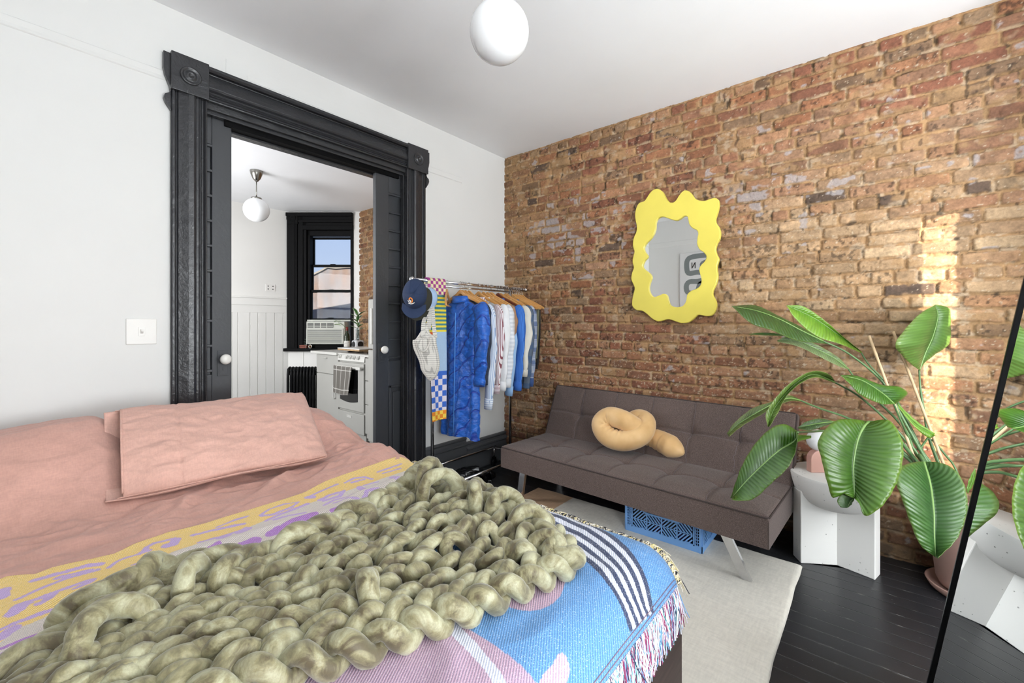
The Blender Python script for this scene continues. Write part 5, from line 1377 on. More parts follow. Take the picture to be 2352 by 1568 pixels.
snk = [(yy(.80), 2.36), (yy(.45), 2.37), (yy(.20), 2.36), (yy(.12), 2.30), (yy(.12), 2.14), (yy(.16), 2.09), (yy(.30), 2.10), (yy(.42), 2.06), (yy(.42), 1.99), (yy(.30), 1.95), (yy(.16), 1.95), (yy(.11), 1.89), (yy(.12), 1.79), (yy(.18), 1.76), (yy(.28), 1.78), (yy(.33), 1.90), (yy(.42), 1.92), (yy(.50), 1.84), (yy(.46), 1.72), (yy(.34), 1.64), (yy(.18), 1.60), (yy(.12), 1.50), (yy(.14), 1.38)]
band(snk, .082, M_cg, 'winding_band', .001)
band([(yy(.78), 2.20), (yy(.62), 2.26), (yy(.42), 2.26), (yy(.36), 2.22), (yy(.42), 2.18), (yy(.60), 2.17), (yy(.78), 2.10)], .075, M_cg, 'winding_band', .001)
for pts in ([(yy(.20), 2.17), (yy(.20), 2.27)], [(yy(.25), 2.265), (yy(.20), 2.175)], [(yy(.25), 2.17), (yy(.25), 2.27)], [(yy(.60), 2.10), (yy(.55), 2.07), (yy(.54), 2.02), (yy(.60), 1.98)], [(yy(.08), 1.47), (yy(.10), 1.40), (yy(.12), 1.47)]):
    band(pts, .013, M_ck, 'printed_letter', .002)
# ================================================================ garment rack
YRK = 2.36
ZR = 1.548
X0r, X1r = 1.80, 3.04
rk_ = thing('garment_rack', 'chrome rolling garment rack between the doorway and the brick wall', 'clothes rack', (2.4, YRK, 0))
xp0, xp1 = float(onY(993, 800, YRK)[0]), float(onY(1172, 800, YRK)[0])
MB().tube([(X0r, YRK, ZR), (X1r, YRK, ZR)], .0115, 14).build('top_bar', M_chr, rk_, smooth=True)
MB().tube([(xp0 - .02, YRK, ZR - .030), (xp1 + .02, YRK, ZR - .030)], .0075, 10).build('lower_rail', M_chr, rk_, smooth=True)
for x in (X0r, X1r): MB().ell((x, YRK, ZR), (.016, .018, .018), 10).build('end_cap', M_chr, rk_, smooth=True)
for x in (xp0, xp1):
    MB().tube([(x, YRK, .17), (x, YRK, ZR - .01)], .0115, 14).build('post', M_chr, rk_, smooth=True)
    MB().lathe([(.014, .83), (.0145, .835), (.0145, .87), (.014, .875)], (x, YRK, 0), 16).build('post_collar', M_chr, rk_, smooth=True)
    MB().tube([(x, 2.17, .17), (x, 2.545, .17)], .010, 10).build('foot_bar', M_chr, rk_, smooth=True)
for y in (2.17, 2.545): MB().tube([(xp0, y, .17), (xp1 + .02, y, .17)], .0095, 12).build('base_bar', M_chr, rk_, smooth=True)
for x in (xp0, xp1):
    for y in (2.17, 2.545):
        st_ = MB().tube([(x, y, .17), (x, y, .075)], .008, 8).build('caster_stem', M_chr, rk_, smooth=True)
        MB().hexa([(x - .02, y - .018, .03), (x + .02, y - .018, .03), (x + .02, y + .018, .03), (x - .02, y + .018, .03), (x - .012, y - .014, .085), (x + .012, y - .014, .085), (x + .012, y + .014, .085), (x - .012, y + .014, .085)]).build('caster_fork', M_bf, st_, bev=.002)
        MB().lathe([(0, -.012), (.030, -.011), (.034, -.006), (.034, .006), (.030, .011), (0, .012)], (x, y, .034), 20, ax='y').build('caster_wheel', M_bf, st_, smooth=True)

# ---------------------------------------------------------------- hangers
M_hang = NT('hanger_wood'); v = M_hang.coord((12, 12, 90)); n1 = M_hang.noise(v, 2, 3, .5)
M_hang = M_hang.set(M_hang.ramp(n1, [(.3, L3((196, 138, 76))), (.7, L3((222, 168, 104)))]), .3, 0.)
M_hdk = simple('dark_hanger_wood', (116, 58, 38), .3, var=.1, nsc=30)
def make_hanger(mat=M_hang, tint='', label=''):
    o = thing('clothes_hanger', label, 'hanger', (0, 0, 0), 'wooden hangers on the rack')
    n = 34; G = []
    for t in np.linspace(-1, 1, n):
        y = t * .215; z = -.078 - .088 * abs(t) ** 1.35 + .020 * np.exp(-(t / .16) ** 2)
        h = .030 * (1 - .45 * abs(t)) * (1 if abs(t) < .97 else .7); w = .0065
        x = .018 * t * t
        G.append([(x - w, y, z - h * .5), (x - w, y, z + h * .35), (x, y, z + h * .5), (x + w, y, z + h * .35), (x + w, y, z - h * .5), (x, y, z - h * .62)])
    b = MB().grid(G, closev=True); b.f.append(tuple(range(6))); b.f.append(tuple(range(6 * n - 6, 6 * n))[::-1])
    b.build('shoulder_bar', mat, o, smooth=True, bev=.001)
    MB().tube([(.014, -.185, -.172), (.014, .185, -.172)], .0052, 8).build('trouser_bar', mat, o, smooth=True)
    hk = [(0, 0, -.06), (0, 0, -.020), (0, .010, -.010)] + [(0, .0115 + .0 + .0 - .0 + .0155 * cos(a) - .0115, .0145 * sin(a)) for a in np.linspace(-.5, 3.6, 12)]
    hk = [(0, 0, -.065), (0, 0, -.030), (0, .004, -.020)] + [(0, .0155 * cos(a), .0155 * sin(a) - .0) for a in np.linspace(-1.0, 3.5, 14)]
    MB().tube(hk, .0018, 6).build('hook', M_chr, o, smooth=True)
    return o
H0, H1 = make_hanger(), make_hanger(M_hdk)
usedH = {}
def hang(x, label, rz=0, mat=0):
    base = (H0, H1)[mat]
    if mat not in usedH:
        usedH[mat] = 1; base.location = (x, YRK, ZR); base.rotation_euler = (0, 0, rz); base['label'] = label; return base
    return dup(base, (x, YRK, ZR), rz, label)

# ---------------------------------------------------------------- garments
def cloth(name, rgb, stripes=None, rough=.85, fine=0, bump_=.15, sheen=0.0, plaid=None):
    m = NT(name); v = m.coord(); n1 = m.noise(v, 12, 3, .5)
    c = m.ramp(n1, [(.3, tuple(x * .92 for x in L3(rgb))), (.7, tuple(min(1, x * 1.05) for x in L3(rgb)))])
    if stripes:
        rgb2, per, duty, ax = stripes
        sx = m.n('SeparateXYZ'); m.l(v, sx.inputs[0]); o_ = {'x': 0, 'y': 1, 'z': 2}[ax]
        co_ = m.math('ADD', sx.outputs[o_], m.math('MULTIPLY', n1, .003))
        fr_ = m.math('FRACT', m.math('MULTIPLY', co_, 1 / per))
        k = m.math('LESS_THAN', fr_, duty); c = m.mix(k, c, L3(rgb2))
    if plaid:
        sx = m.n('SeparateXYZ'); m.l(v, sx.inputs[0])
        for (o_, per, duty, rgb2, al) in plaid:
            fr_ = m.math('FRACT', m.math('MULTIPLY', sx.outputs[o_], 1 / per)); k = m.math('MULTIPLY', m.math('LESS_THAN', fr_, duty), al); c = m.mix(k, c, L3(rgb2))
    nb = m.bump(m.noise(v, 340, 2), bump_, .001)
    return m.set(c, rough, 0., nb, Sheen_Weight=sheen)
def garment(name, cat, label, x, mat, L, Ls, w=.205, th=.028, ztop=None, sleeve=True, collar=True, cuff=None, rz=0, disp=None, group='clothes hanging on the rack', flare=1.0, openf=False, sl_r=.046, seed=0):
    """garment hanging in the YZ plane; L = body length, Ls = sleeve length from the shoulder"""
    zt = (ZR - .118) if ztop is None else ztop
    o = thing(name, label, cat, (x, YRK, zt), group); org = np.array([x, YRK, zt])
    rot = lambda P: P
    nz, na = (220, 140) if disp is not None else (80, 56)
    zs = np.linspace(0, 1, nz); G = np.zeros((nz, na, 3))
    A2 = np.linspace(0, 2 * pi, na, endpoint=False)
    for i, t in enumerate(zs):
        z = -t * L
        sh = min(1, (t * L) / .085) ** .75
        hw = (.045 + (w - .045) * sh) if t * L < .085 else w * (1 - .12 * sst(.085, .30, t * L) + (flare - 1) * t)
        hw = float(hw)
        T = th * (.45 + .55 * min(1, t * L / .12)) * (1 + .35 * t)
        fold = 1 + .32 * np.sin(A2 * 5 + seed + 2.2 * t) * (.3 + .7 * t) + .18 * np.sin(A2 * 9 + seed * 2 - 3 * t) * t
        yy_ = hw * np.cos(A2) * (1 + .02 * np.sin(t * 9 + seed)); xx_ = T * np.sign(np.sin(A2)) * np.abs(np.sin(A2)) ** .75 * fold
        zz_ = z + .010 * np.sin(A2 * 3 + seed) * t + 0 * A2
        G[i] = np.stack([xx_, yy_, zz_], -1)
    if disp is not None: G = disp(G, 'body')
    bo = npgrid('body', G + org, mat, o, closev=True)
    if L > .3: MB().add((G[-1] + org - [0, 0, -.003]).tolist(), [tuple(range(na))]).build('hem_lining', mat, bo)
    if sleeve:
        for sgn in (-1, 1):
            P0 = [np.array([0, sgn * (w - .030), -.055]), np.array([-.004, sgn * (w + .010), -.115]), np.array([-.008, sgn * (w + .022), -.115 - (Ls - .1) * .35]), np.array([-.010, sgn * (w + .012), -.1 - (Ls - .1) * .7]), np.array([-.010, sgn * (w - .004), -Ls])]
            pts = spline(np.array(P0), 60); rr = np.interp(np.linspace(0, 1, 60), [0, .12, .5, .9, 1], [sl_r * .8, sl_r * 1.15, sl_r * 1.0, sl_r * .72, sl_r * .74])
            rr = rr * (1 + .05 * np.sin(np.linspace(0, 26, 60) + seed))
            mb = MB().tube(pts, rr, 20, cap=True); V_ = np.array(mb.v)
            c_ = np.repeat(pts, 20, 0); d = V_ - c_; d[:, 0] *= .62
            an = np.tile(np.arange(20), 60) / 20 * 2 * pi; ti = np.repeat(np.linspace(0, 1, 60), 20)
            d = d * (1 + .10 * np.sin(an * 3 + ti * 7 + seed) + .07 * np.sin(an * 2 - ti * 17))[:, None]
            V_ = c_ + d
            if disp is not None: V_ = disp(V_, 'sleeve')
            mb.v = [tuple(p + org) for p in V_]
            s_ = mb.build('sleeve', mat, o, smooth=True)
            if cuff:
                c0, c1 = pts[-7], pts[-1]; cm = MB().tube([c0, (c0 + c1) / 2, c1 + [0, 0, -.004]], [rr[-7] * 1.10, rr[-1] * 1.16, rr[-1] * 1.10], 20)
                Vc = np.array(cm.v); cc0 = np.repeat([c0, (c0 + c1) / 2, c1], 20, 0); Vc[:, 0] = cc0[:, 0] + (Vc[:, 0] - cc0[:, 0]) * .66
                cm.v = [tuple(p + org) for p in Vc]; cm.build('cuff', cuff, s_, smooth=True)
    if collar:
        Gc = []
        for t in np.linspace(0, 2 * pi, 26):
            r1, r2 = .062, .070
            droop = .030 + .022 * max(0, cos(t - pi))
            Gc.append([(.030 * cos(t) * 1.1, r1 * sin(t), .020), (.040 * cos(t) * 1.1, r2 * sin(t) * 1.03, .022), (.046 * cos(t) * 1.1, (r2 + .012) * sin(t), .022 - droop)])
        mbc = MB().grid(np.array(Gc) + org); mbc.build('collar', mat if collar is True else collar, o, smooth=True).modifiers.new('s', 'SOLIDIFY').thickness = .003
    return o
def XG(px, w=.225):
    u = (px - CX) / FPX; Y = YRK - w
    return ((.7702 * Y) + (.6378 * Y) * u) / (.6378 - .7702 * u)
# the long blue quilted coat
def quilt(G, part):
    P = G; y, z, x = P[..., 1], P[..., 2], P[..., 0]
    q = y * 1.0; s = .085
    a = np.abs(np.sin((z * 1.0 + .030 * np.sin(y * 2 * pi / .17)) * pi / s)); c_ = np.abs(np.sin((y + .022 * np.sin(z * 2 * pi / .19)) * pi / .11))
    hgt = (np.minimum(a, 1) ** .35) * (np.minimum(c_, 1) ** .35)
    wr = .004 * fbm(y * 26, z * 40, x * 10, o=3, s=6)
    sg = np.sign(x + 1e-9) if part == 'body' else np.sign(x + .008)
    P = P.copy(); P[..., 0] = x + sg * (.010 * hgt - .005 + wr); return P
m = NT('blue_quilted_nylon'); v = m.coord(); n1 = m.noise(v, 30, 4, .6, .8); n2 = m.noise(m.coord((1, 1, 2.5)), 14, 3, .6, 1.2)
c = m.ramp(n2, [(.3, L3((20, 74, 165))), (.7, L3((40, 110, 208)))])
vo = m.n('TexWave'); vo.wave_type = 'BANDS'; vo.bands_direction = 'DIAGONAL'; m.l(m.coord((1, 1, 1)), vo.inputs[0]); vo.inputs['Scale'].default_value = 4.2; vo.inputs['Distortion'].default_value = 5; vo.inputs['Detail'].default_value = 1.2
ln_ = m.ramp(vo.outputs['Fac'], [(.0, (0, 0, 0)), (.05, (1, 1, 1))])
nb = m.bump(n1, .5, .008); nb = m.bump(n2, .45, .012, nb); nb = m.bump(ln_, .8, .006, nb)
M_coat = m.set(m.mix(ln_, L3((24, 60, 160)), c), .38, 0., nb, Sheen_Weight=.1)
xc = XG(1108)
hang(xc, 'wooden hanger inside the long blue quilted coat', .04)
garment('quilted_coat', 'coat', 'long bright blue quilted nylon coat, the longest garment on the rack', xc, M_coat, 1.015, .62, .205, .040, cuff=M_coat, disp=quilt, flare=1.05, sl_r=.060, seed=1)
co_ = MB(); zt_ = ZR - .118
for dy, c_ in ((-.012, (96, 160, 236)),):
    co_.tube([(xc - .062, YRK + dy, zt_ - .10), (xc - .070, YRK + dy, zt_ - .5), (xc - .074, YRK + dy + .01, zt_ - .98)], .003, 6, tuple(lin(c_)))
coat = [o for o in bpy.data.objects if o.name == 'quilted_coat'][0]
co_.build('front_binding', M_attr, coat, smooth=True)
for k in range(2):
    MB().tube([(xc - .075, YRK - .10 + .0, zt_ - .625 - .012 * k), (xc - .076, YRK - .14, zt_ - .63 - .012 * k), (xc - .066, YRK - .18, zt_ - .622 - .012 * k)], .004, 6, tuple(lin((40, 96, 206)))).build('pocket_binding', M_attr, coat, smooth=True)
# garments: (photo x of the near edge, kind, colour..., lengths)
WHT = (228, 230, 234)
specs = [
 ('cardigan', 'cardigan', 'brown pleated knit hanging just behind the blue coat', 1113, cloth('brown_knit', (98, 80, 74), ((78, 62, 58), .018, .45, 'y')), .735, .60, {}),
 ('jacket', 'jacket', 'dark navy thin jacket between the brown knit and the pale striped shirt', 1119, cloth('navy_cotton', (40, 48, 66)), .60, .62, {}),
 ('striped_shirt', 'shirt', 'pale blue and white striped shirt, lowest hanging of the shirts', 1127, cloth('pale_blue_stripe', (214, 222, 234), ((150, 172, 206), .010, .35, 'y')), .62, .80, dict(cuff=cloth('pale_blue_cuff', (222, 228, 236), ((168, 186, 212), .016, .4, 'z')))),
 ('striped_shirt', 'shirt', 'white shirt with thin maroon stripes and striped cuff', 1149, cloth('maroon_stripe', (232, 226, 230), ((132, 72, 84), .0095, .36, 'y')), .56, .70, dict(cuff=cloth('maroon_cuff', (232, 226, 230), ((132, 72, 84), .0095, .36, 'z')))),
 ('white_shirt', 'shirt', 'plain white shirt just right of the maroon striped shirt', 1160, cloth('white_cotton', WHT), .60, .68, dict(cuff=cloth('white_cuff', WHT))),
 ('white_shirt', 'shirt', 'white textured shirt between the plain white and light blue shirts', 1169, cloth('white_slub', (224, 226, 232), ((206, 210, 218), .03, .5, 'z')), .62, .66, dict(cuff=cloth('white_cuff2', WHT))),
 ('blue_shirt', 'shirt', 'light blue chambray shirt with long cuff left of the rack post', 1179, cloth('chambray', (150, 184, 222)), .60, .735, dict(cuff=cloth('chambray_cuff', (140, 176, 218)))),
 ('tan_jacket', 'jacket', 'tan brown overshirt tucked beside the light blue shirt', 1177, cloth('tan_twill', (160, 124, 98)), .40, .40, {}),
 ('knit_sweater', 'sweater', 'bright blue ribbed cotton sweater in the middle of the rack', 1193, cloth('blue_rib', (66, 122, 206), ((48, 98, 182), .009, .4, 'y'), bump_=.4), .64, .70, dict(cuff=cloth('blue_rib_cuff', (56, 108, 192)))),
 ('patterned_shirt', 'shirt', 'small white and blue patterned shirt behind the bright blue sweater', 1199, cloth('small_pattern', (206, 214, 220), plaid=[(2, .012, .4, (90, 130, 160), .8), (1, .014, .4, (120, 150, 170), .6)]), .50, .42, {}),
 ('cream_sweater', 'sweater', 'cream cotton sweatshirt with rolled sleeve right of the blue sweater', 1209, cloth('cream_cotton', (226, 222, 210)), .60, .60, dict(cuff=cloth('cream_cuff', (220, 214, 200)), sl_r=.052)),
 ('denim_shirt', 'shirt', 'washed dark denim shirt with patched hem behind the cream sweatshirt', 1213, cloth('denim_dark', (70, 92, 122), plaid=[(2, .11, .5, (96, 106, 118), .7)]), .66, .70, {}),
 ('plaid_shirt', 'shirt', 'blue and white plaid flannel shirt with long sleeve', 1226, cloth('blue_plaid', (182, 190, 206), plaid=[(2, .105, .42, (70, 96, 146), .75), (1, .09, .4, (96, 116, 156), .45), (2, .052, .1, (210, 214, 220), .6)]), .62, .69, dict(cuff=cloth('plaid_cuff', (56, 84, 138)))),
]
hl = ['brown knit', 'navy jacket', 'pale striped shirt', 'maroon striped shirt', 'plain white shirt', 'white textured shirt', 'light blue chambray shirt', 'tan overshirt', 'bright blue sweater', 'small patterned shirt', 'cream sweatshirt', 'dark denim shirt', 'plaid flannel shirt']
prevx = xc
for k, (nm, cat, lab, px, mat, L, Ls, kw) in enumerate(specs):
    x = XG(px)
    prevx = x
    hang(x, 'wooden hanger carrying the %s' % hl[k], random.uniform(-.04, .04), mat=1 if k == 8 else 0)
    garment(nm, cat, lab, x, mat, L, Ls, .190 + .012 * (k % 3), .017, seed=k * 1.7, **kw)
# trousers and shorts folded over hangers at the right end
def trousers(px, label, mat, L, w=.12, dy=0.0, name='folded_trousers'):
    x = XG(px, .19); zt = ZR - .178
    o = thing(name, label, 'trousers', (x, YRK, zt), 'trousers hanging at the right end of the rack'); org = np.array([x + .012, YRK + dy, zt])
    nu, nv = 40, 50
    U, V = np.meshgrid(np.linspace(-1, 1, nu), np.linspace(0, 1, nv), indexing='ij')
    for s_, Lk in ((-1, L), (1, L * .93)):
        y = U * w * (1 - .12 * V); z = -V * Lk; xx = s_ * (.004 + .010 * np.sin(pi * V * .9)) + .004 * np.sin(U * 5 + V * 3 + px)
        oo = npgrid('trouser_leg', np.stack([xx, y, z + .008 * (1 - abs(s_) * 0)], -1) + org, mat, o); oo.modifiers.new('s', 'SOLIDIFY').thickness = .006
    return o
tsp = [(1227, 'mid blue jeans folded over the first bare hanger at the right end', cloth('jean_blue', (62, 96, 140)), .34), (1231, 'dark brown trousers next to the blue jeans', cloth('dk_brown', (66, 58, 58)), .42), (1235, 'pale washed denim shorts with frayed hem', cloth('pale_denim', (148, 172, 196)), .30),
       (1238, 'sage green trousers near the right end of the rack', cloth('sage', (122, 122, 100)), .46), (1243, 'black drawstring trousers, last garment at the right end of the rack', cloth('black_cot', (36, 36, 38)), .52)]
for k, (px, lab, mat, L) in enumerate(tsp):
    trousers(px, lab, mat, L, w=.165 + .01 * (k % 2))
    hang(XG(px, .205), 'wooden hanger at the right end holding the %s' % ('blue jeans', 'dark brown trousers', 'pale denim shorts', 'sage green trousers', 'black trousers')[k], random.uniform(-.05, .05))
hang(XG(1062, .16), 'empty wooden hanger turned towards the room in front of the blue coat', -.85)

# ---------------------------------------------------------------- football-style scarf over the bar
def scarf():
    x0, x1 = float(onY(985, 700, YRK - .03)[0]), float(onY(1026, 700, YRK - .03)[0])
    ys = YRK - .016; t0 = float(onY(1005, 700, ys)[1] / ray(1005, 700)[1])
    zof = lambda py: CAMH + (HY - py) / FPX * t0
    nu, nv = 64, 560
    zb = zof(964)
    U, V = np.meshgrid(np.linspace(0, 1, nu), np.linspace(0, 1, nv), indexing='ij')
    arcL = pi * .016; tot = .55 + arcL + (ZR - zb)
    s_ = V * tot
    back = s_ < .55; top = (s_ >= .55) & (s_ < .55 + arcL); fr = s_ >= .55 + arcL
    a_ = (s_ - .55) / .016
    z = np.where(back, ZR - (.55 - s_), np.where(top, ZR + .016 * np.sin(a_), ZR - (s_ - .55 - arcL)))
    y = np.where(back, YRK + .016, np.where(top, YRK + .016 * np.cos(a_), YRK - .016))
    k = np.clip((ZR - z) / (ZR - zb), 0, 1)
    xa = x0 + .036 * k * fr * (1 - .3 * k); xb_ = x1 - .006 * k - .045 * sst(.1, .5, k) * 0
    x = xa + (xb_ - xa) * U
    py = HY - (z - CAMH) / t0 * FPX
    y = y - fr * (.010 * np.sin(U * pi * 1.5 + z * 3) * k + .012 * k)
    C = np.zeros(x.shape + (3,)); C[:] = lin((168, 196, 222))
    chk = lambda nx_, hz, A_, B_, m_: np.where(((np.floor(U * nx_) + np.floor(py / hz)) % 2 == 0)[..., None], lin(A_), lin(B_))
    m1 = py < 677; C = np.where(m1[..., None], chk(7, 7.6, (160, 62, 140), (232, 224, 176), m1), C)
    m2 = (py >= 677) & (py < 762); C = np.where(m2[..., None], np.where((np.mod(py - 677, 9.4) < 4.7)[..., None], lin((70, 132, 142)), lin((240, 220, 66))), C)
    m3 = (py >= 762) & (py < 852); C = np.where((m3 & (U < .24 * (1 - (py - 762) / 28)))[..., None], lin((226, 110, 58)), C)
    m4 = (py >= 852) & (py < 942); C = np.where(m4[..., None], chk(4, 13, (56, 104, 196), (226, 220, 228), m4), C)
    m4b = m4 & (py < 862); C = np.where(m4b[..., None], lin((56, 104, 196)), C)
    m5 = py >= 942; C = np.where(m5[..., None], chk(5, 8.5, (240, 208, 84), (226, 132, 34), m5), C)
    o = npgrid('knitted_scarf', np.stack([x, y, z], -1), M_attr, color=C); o.modifiers.new('s', 'SOLIDIFY').thickness = .006
    tag(o, 'long knitted scarf of purple, teal, yellow and blue checks over the rack bar', 'scarf')
scarf()

# ---------------------------------------------------------------- gingham tote bag
m = NT('gingham'); v = m.coord(); sx = m.n('SeparateXYZ'); m.l(m.coord(rot=(0, 0, 0)), sx.inputs[0])
k1 = m.math('LESS_THAN', m.math('FRACT', m.math('MULTIPLY', m.math('ADD', sx.outputs[0], sx.outputs[1]), 1 / .0135)), .28); k2 = m.math('LESS_THAN', m.math('FRACT', m.math('MULTIPLY', sx.outputs[2], 1 / .0135)), .28)
c = m.mix(m.math('MULTIPLY', m.math('ADD', k1, k2), .42), L3((222, 219, 212)), L3((120, 118, 114)))
M_ging = m.set(c, .9, 0., m.bump(m.noise(v, 300, 2), .2, .001))
tt = thing('tote_bag', 'white and grey gingham cloth tote bag hanging from the left end of the rack', 'bag', (1.9, 2.25, 1.0))
tD = 2.78
bagL = [(979, 741), (955, 778), (948, 781), (950, 800), (963, 830), (968, 850), (984, 872), (992, 874)]
bagR = [(983, 741), (988, 765), (1001, 772), (1003, 790), (1008, 815), (1010, 838), (1004, 862), (992, 874)]
Lc, Rc = spline(np.array([atD(px, py, tD) for px, py in bagL]), 60), spline(np.array([atD(px, py, tD) for px, py in bagR]), 60)
G = []
for i in range(60):
    c0, c1 = Lc[i], Rc[i]; mid, hw_ = (c0 + c1) / 2, (c1 - c0) / 2; dpt = float(np.linalg.norm(hw_)) * .42 + .004
    ring_ = []
    for a in np.linspace(0, 2 * pi, 36, endpoint=False):
        f_ = 1 + .12 * sin(5 * a + i * .12) + .06 * sin(9 * a - i * .2)
        ring_.append(mid + hw_ * cos(a) + FW * dpt * sin(a) * f_)
    G.append(ring_)
npgrid('bag_body', np.array(G), M_ging, tt, closev=True)
for pts, w_ in (([(984, 756, 2.80), (986, 730, 2.86), (986, 690, 2.93), (983, 660, 2.98), (981, 641, 3.02)], .015), ([(972, 775, 2.74), (972, 750, 2.76), (974, 735, 2.80), (978, 728, 2.84)], .013), ([(1000, 775, 2.80), (996, 745, 2.84), (993, 700, 2.92), (988, 662, 2.98), (984, 641, 3.02)], .013)):
    q = spline(np.array([atD(*p) for p in pts]), 40); MB().grid(np.array([q - RT * w_, q + RT * w_])).build('strap', M_ging, tt).modifiers.new('s', 'SOLIDIFY').thickness = .004
q = spline(np.array([atD(px, py, tD - .045) for px, py in ((957, 782), (962, 800), (975, 806), (986, 790), (990, 772))]), 30)
MB().tube(q, .006, 8).build('bag_hem', M_ging, tt, smooth=True)

# ---------------------------------------------------------------- caps hooked on the end of the rack
def cap_(name, label, px, py, t, mat, brimmat, s=1.0, yaw_=0., front=True, tilt=0.):
    """ball cap hanging crown-up against the rack end, bill pointing down"""
    c0 = atD(px, py, t); o = thing(name, label, 'cap', c0)
    e_r = RT * cos(tilt) + UP * sin(tilt) * -1; e_u = UP * cos(tilt) + RT * sin(tilt); e_f = -FW
    cy_, sy_ = cos(yaw_), sin(yaw_); e_r, e_f = e_r * cy_ + e_f * sy_, e_f * cy_ - e_r * sy_
    G = []
    for th__ in np.linspace(0, pi / 2 * 1.02, 18):
        r_ = []
        for a in np.linspace(0, 2 * pi, 40, endpoint=False):
            # dome axis points away from the wall towards us and up
            p = e_r * (.070 * s * sin(th__) * cos(a)) + e_u * (.092 * s * sin(th__) * sin(a) * (1.0 if sin(a) > 0 else .95)) + e_f * (.085 * s * cos(th__) * (1 - .15 * sin(a)))
            dent = 1 - .10 * np.exp(-((a - 4.0) / .35) ** 2 - ((th__ - .9) / .3) ** 2)
            r_.append(c0 + p * dent)
        G.append(r_)
    cr_ = npgrid('crown', np.array(G), mat, o, closev=True); cr_.modifiers.new('s', 'SOLIDIFY').thickness = .003
    b = MB()
    for a in np.linspace(0, 2 * pi, 6, endpoint=False):
        b.tube([np.array(G[int(i)][int(a / (2 * pi) * 40) % 40]) + e_f * .0008 for i in np.linspace(1, 17, 10)], .0011, 5)
    b.build('seam', mat, cr_)
    MB().ell(c0 + e_f * .086 * s, (.006, .006, .004), 8).build('crown_button', mat, cr_, smooth=True)
    # bill
    P_ = []
    for u in np.linspace(-1, 1, 24):
        row = []
        for v_ in np.linspace(0, 1, 12):
            xx = .066 * s * u * (1 + .06 * v_); zz = -.070 * s - v_ * .070 * s * sqrt(max(0, 1 - .75 * u * u)) - .0 * u * u + .016 * s * abs(u) ** 2
            ff = .022 * s * (1 - u * u) + .012 * v_ - .004
            row.append(c0 + e_r * xx + e_u * zz + e_f * ff)
        P_.append(row)
    bl_ = npgrid('bill', np.array(P_), brimmat, o); bl_.modifiers.new('s', 'SOLIDIFY').thickness = .004
    return o, c0, e_r, e_u, e_f
M_navy = cloth('navy_twill', (40, 56, 88), bump_=.3); M_skyc = cloth('sky_twill', (168, 194, 228), bump_=.3); M_olv = cloth('olive_twill', (52, 52, 42), bump_=.3)
cap_('baseball_cap', 'light blue cap with small navy mark behind the navy cap on the rack end', 984, 690, 2.95, M_skyc, M_skyc, .95, .35, tilt=.30)
cap_('baseball_cap', 'dark olive cap squeezed between the navy cap and the light blue cap', 970, 690, 2.90, M_olv, M_olv, 1.0, .25, tilt=.28)
o, c0, er, eu, ef = cap_('baseball_cap', 'navy baseball cap with orange and white emblem hung at the rack end', 953, 676, 2.82, M_navy, M_navy, 1.12, -.10, tilt=.05)
lg = MB(); M_org = simple('emblem_orange', (232, 132, 40), .7, var=0); M_whe = simple('emblem_white', (232, 228, 222), .7, var=0)
def patch_(pts, w_, mat, nm):
    q = spline(np.array([atD(px, py, 2.705) for px, py in pts]), 16); MB().tube(q, w_, 6, flat=.6).build(nm, mat, o)
patch_([(939, 688), (942, 684), (946, 686), (947, 691), (945, 695)], .0040, M_org, 'emblem')
patch_([(940, 689), (943, 691), (943, 695)], .0035, M_whe, 'emblem'); patch_([(936.5, 690), (939, 692), (940, 696)], .0030, M_whe, 'emblem')
patch_([(938, 696), (943, 697.5), (948, 697), (952, 694.5)], .0028, M_whe, 'emblem')

# ---------------------------------------------------------------- black shoes under the rack
M_shoe = simple('black_patent_leather', (22, 22, 25), .16, var=0)
def make_shoe():
    o = thing('black_shoe', '', 'shoe', (0, 0, 0), 'black shoes under the rack')
    sole = [(.0, -.030), (.05, -.034), (.12, -.030), (.19, -.044), (.245, -.034), (.268, 0), (.245, .032), (.19, .040), (.12, .028), (.05, .030), (0, .028), (-.008, 0)]
    sole = [tuple(p) for p in spline(np.array(sole + [sole[0]]), 50)[:-1]]
    MB().prism(sole, lambda a, c_: (a, c_, 0), lambda a, c_: (a, c_, .014)).build('sole', M_shoe, o)
    MB().box((-.004, -.028, 0), (.06, .028, .022)).build('heel', M_shoe, o, bev=.004)
    G = []
    for t in np.linspace(0, 1, 26):
        xx = -.002 + t * .266; w_ = np.interp(t, [0, .2, .45, .72, .92, 1], [.024, .032, .030, .042, .032, .004]); h_ = np.interp(t, [0, .1, .3, .45, .6, .8, 1], [.066, .072, .062, .062, .050, .034, .010])
        G.append([(xx, w_ * cos(a) * (1 if h_ > 0 else 1), .012 + h_ * max(0, sin(a)) ** .8) for a in np.linspace(0, pi, 16)])
    G = np.array(G)
    op = MB(); op.grid(G); up__ = op.build('upper', M_shoe, o, smooth=True)
    MB().tube([(.01 + .055 * (1 + cos(a)) , .022 * sin(a), .076 - .012 * (1 + cos(a)) / 2) for a in np.linspace(0, 2 * pi, 24, endpoint=False)], .0035, 6, closed=True).build('opening_trim', M_bf, o, smooth=True)
    MB().tube([(.150, -.038, .028), (.146, -.02, .056), (.146, .02, .056), (.150, .036, .028)], .006, 8, flat=.5).build('strap', M_shoe, o, smooth=True)
    MB().lathe([(.010, 0), (.010, .004), (.0, .005)], (.146, 0, .060), 12).build('buckle', M_chr, o)
    return o
S0 = make_shoe()
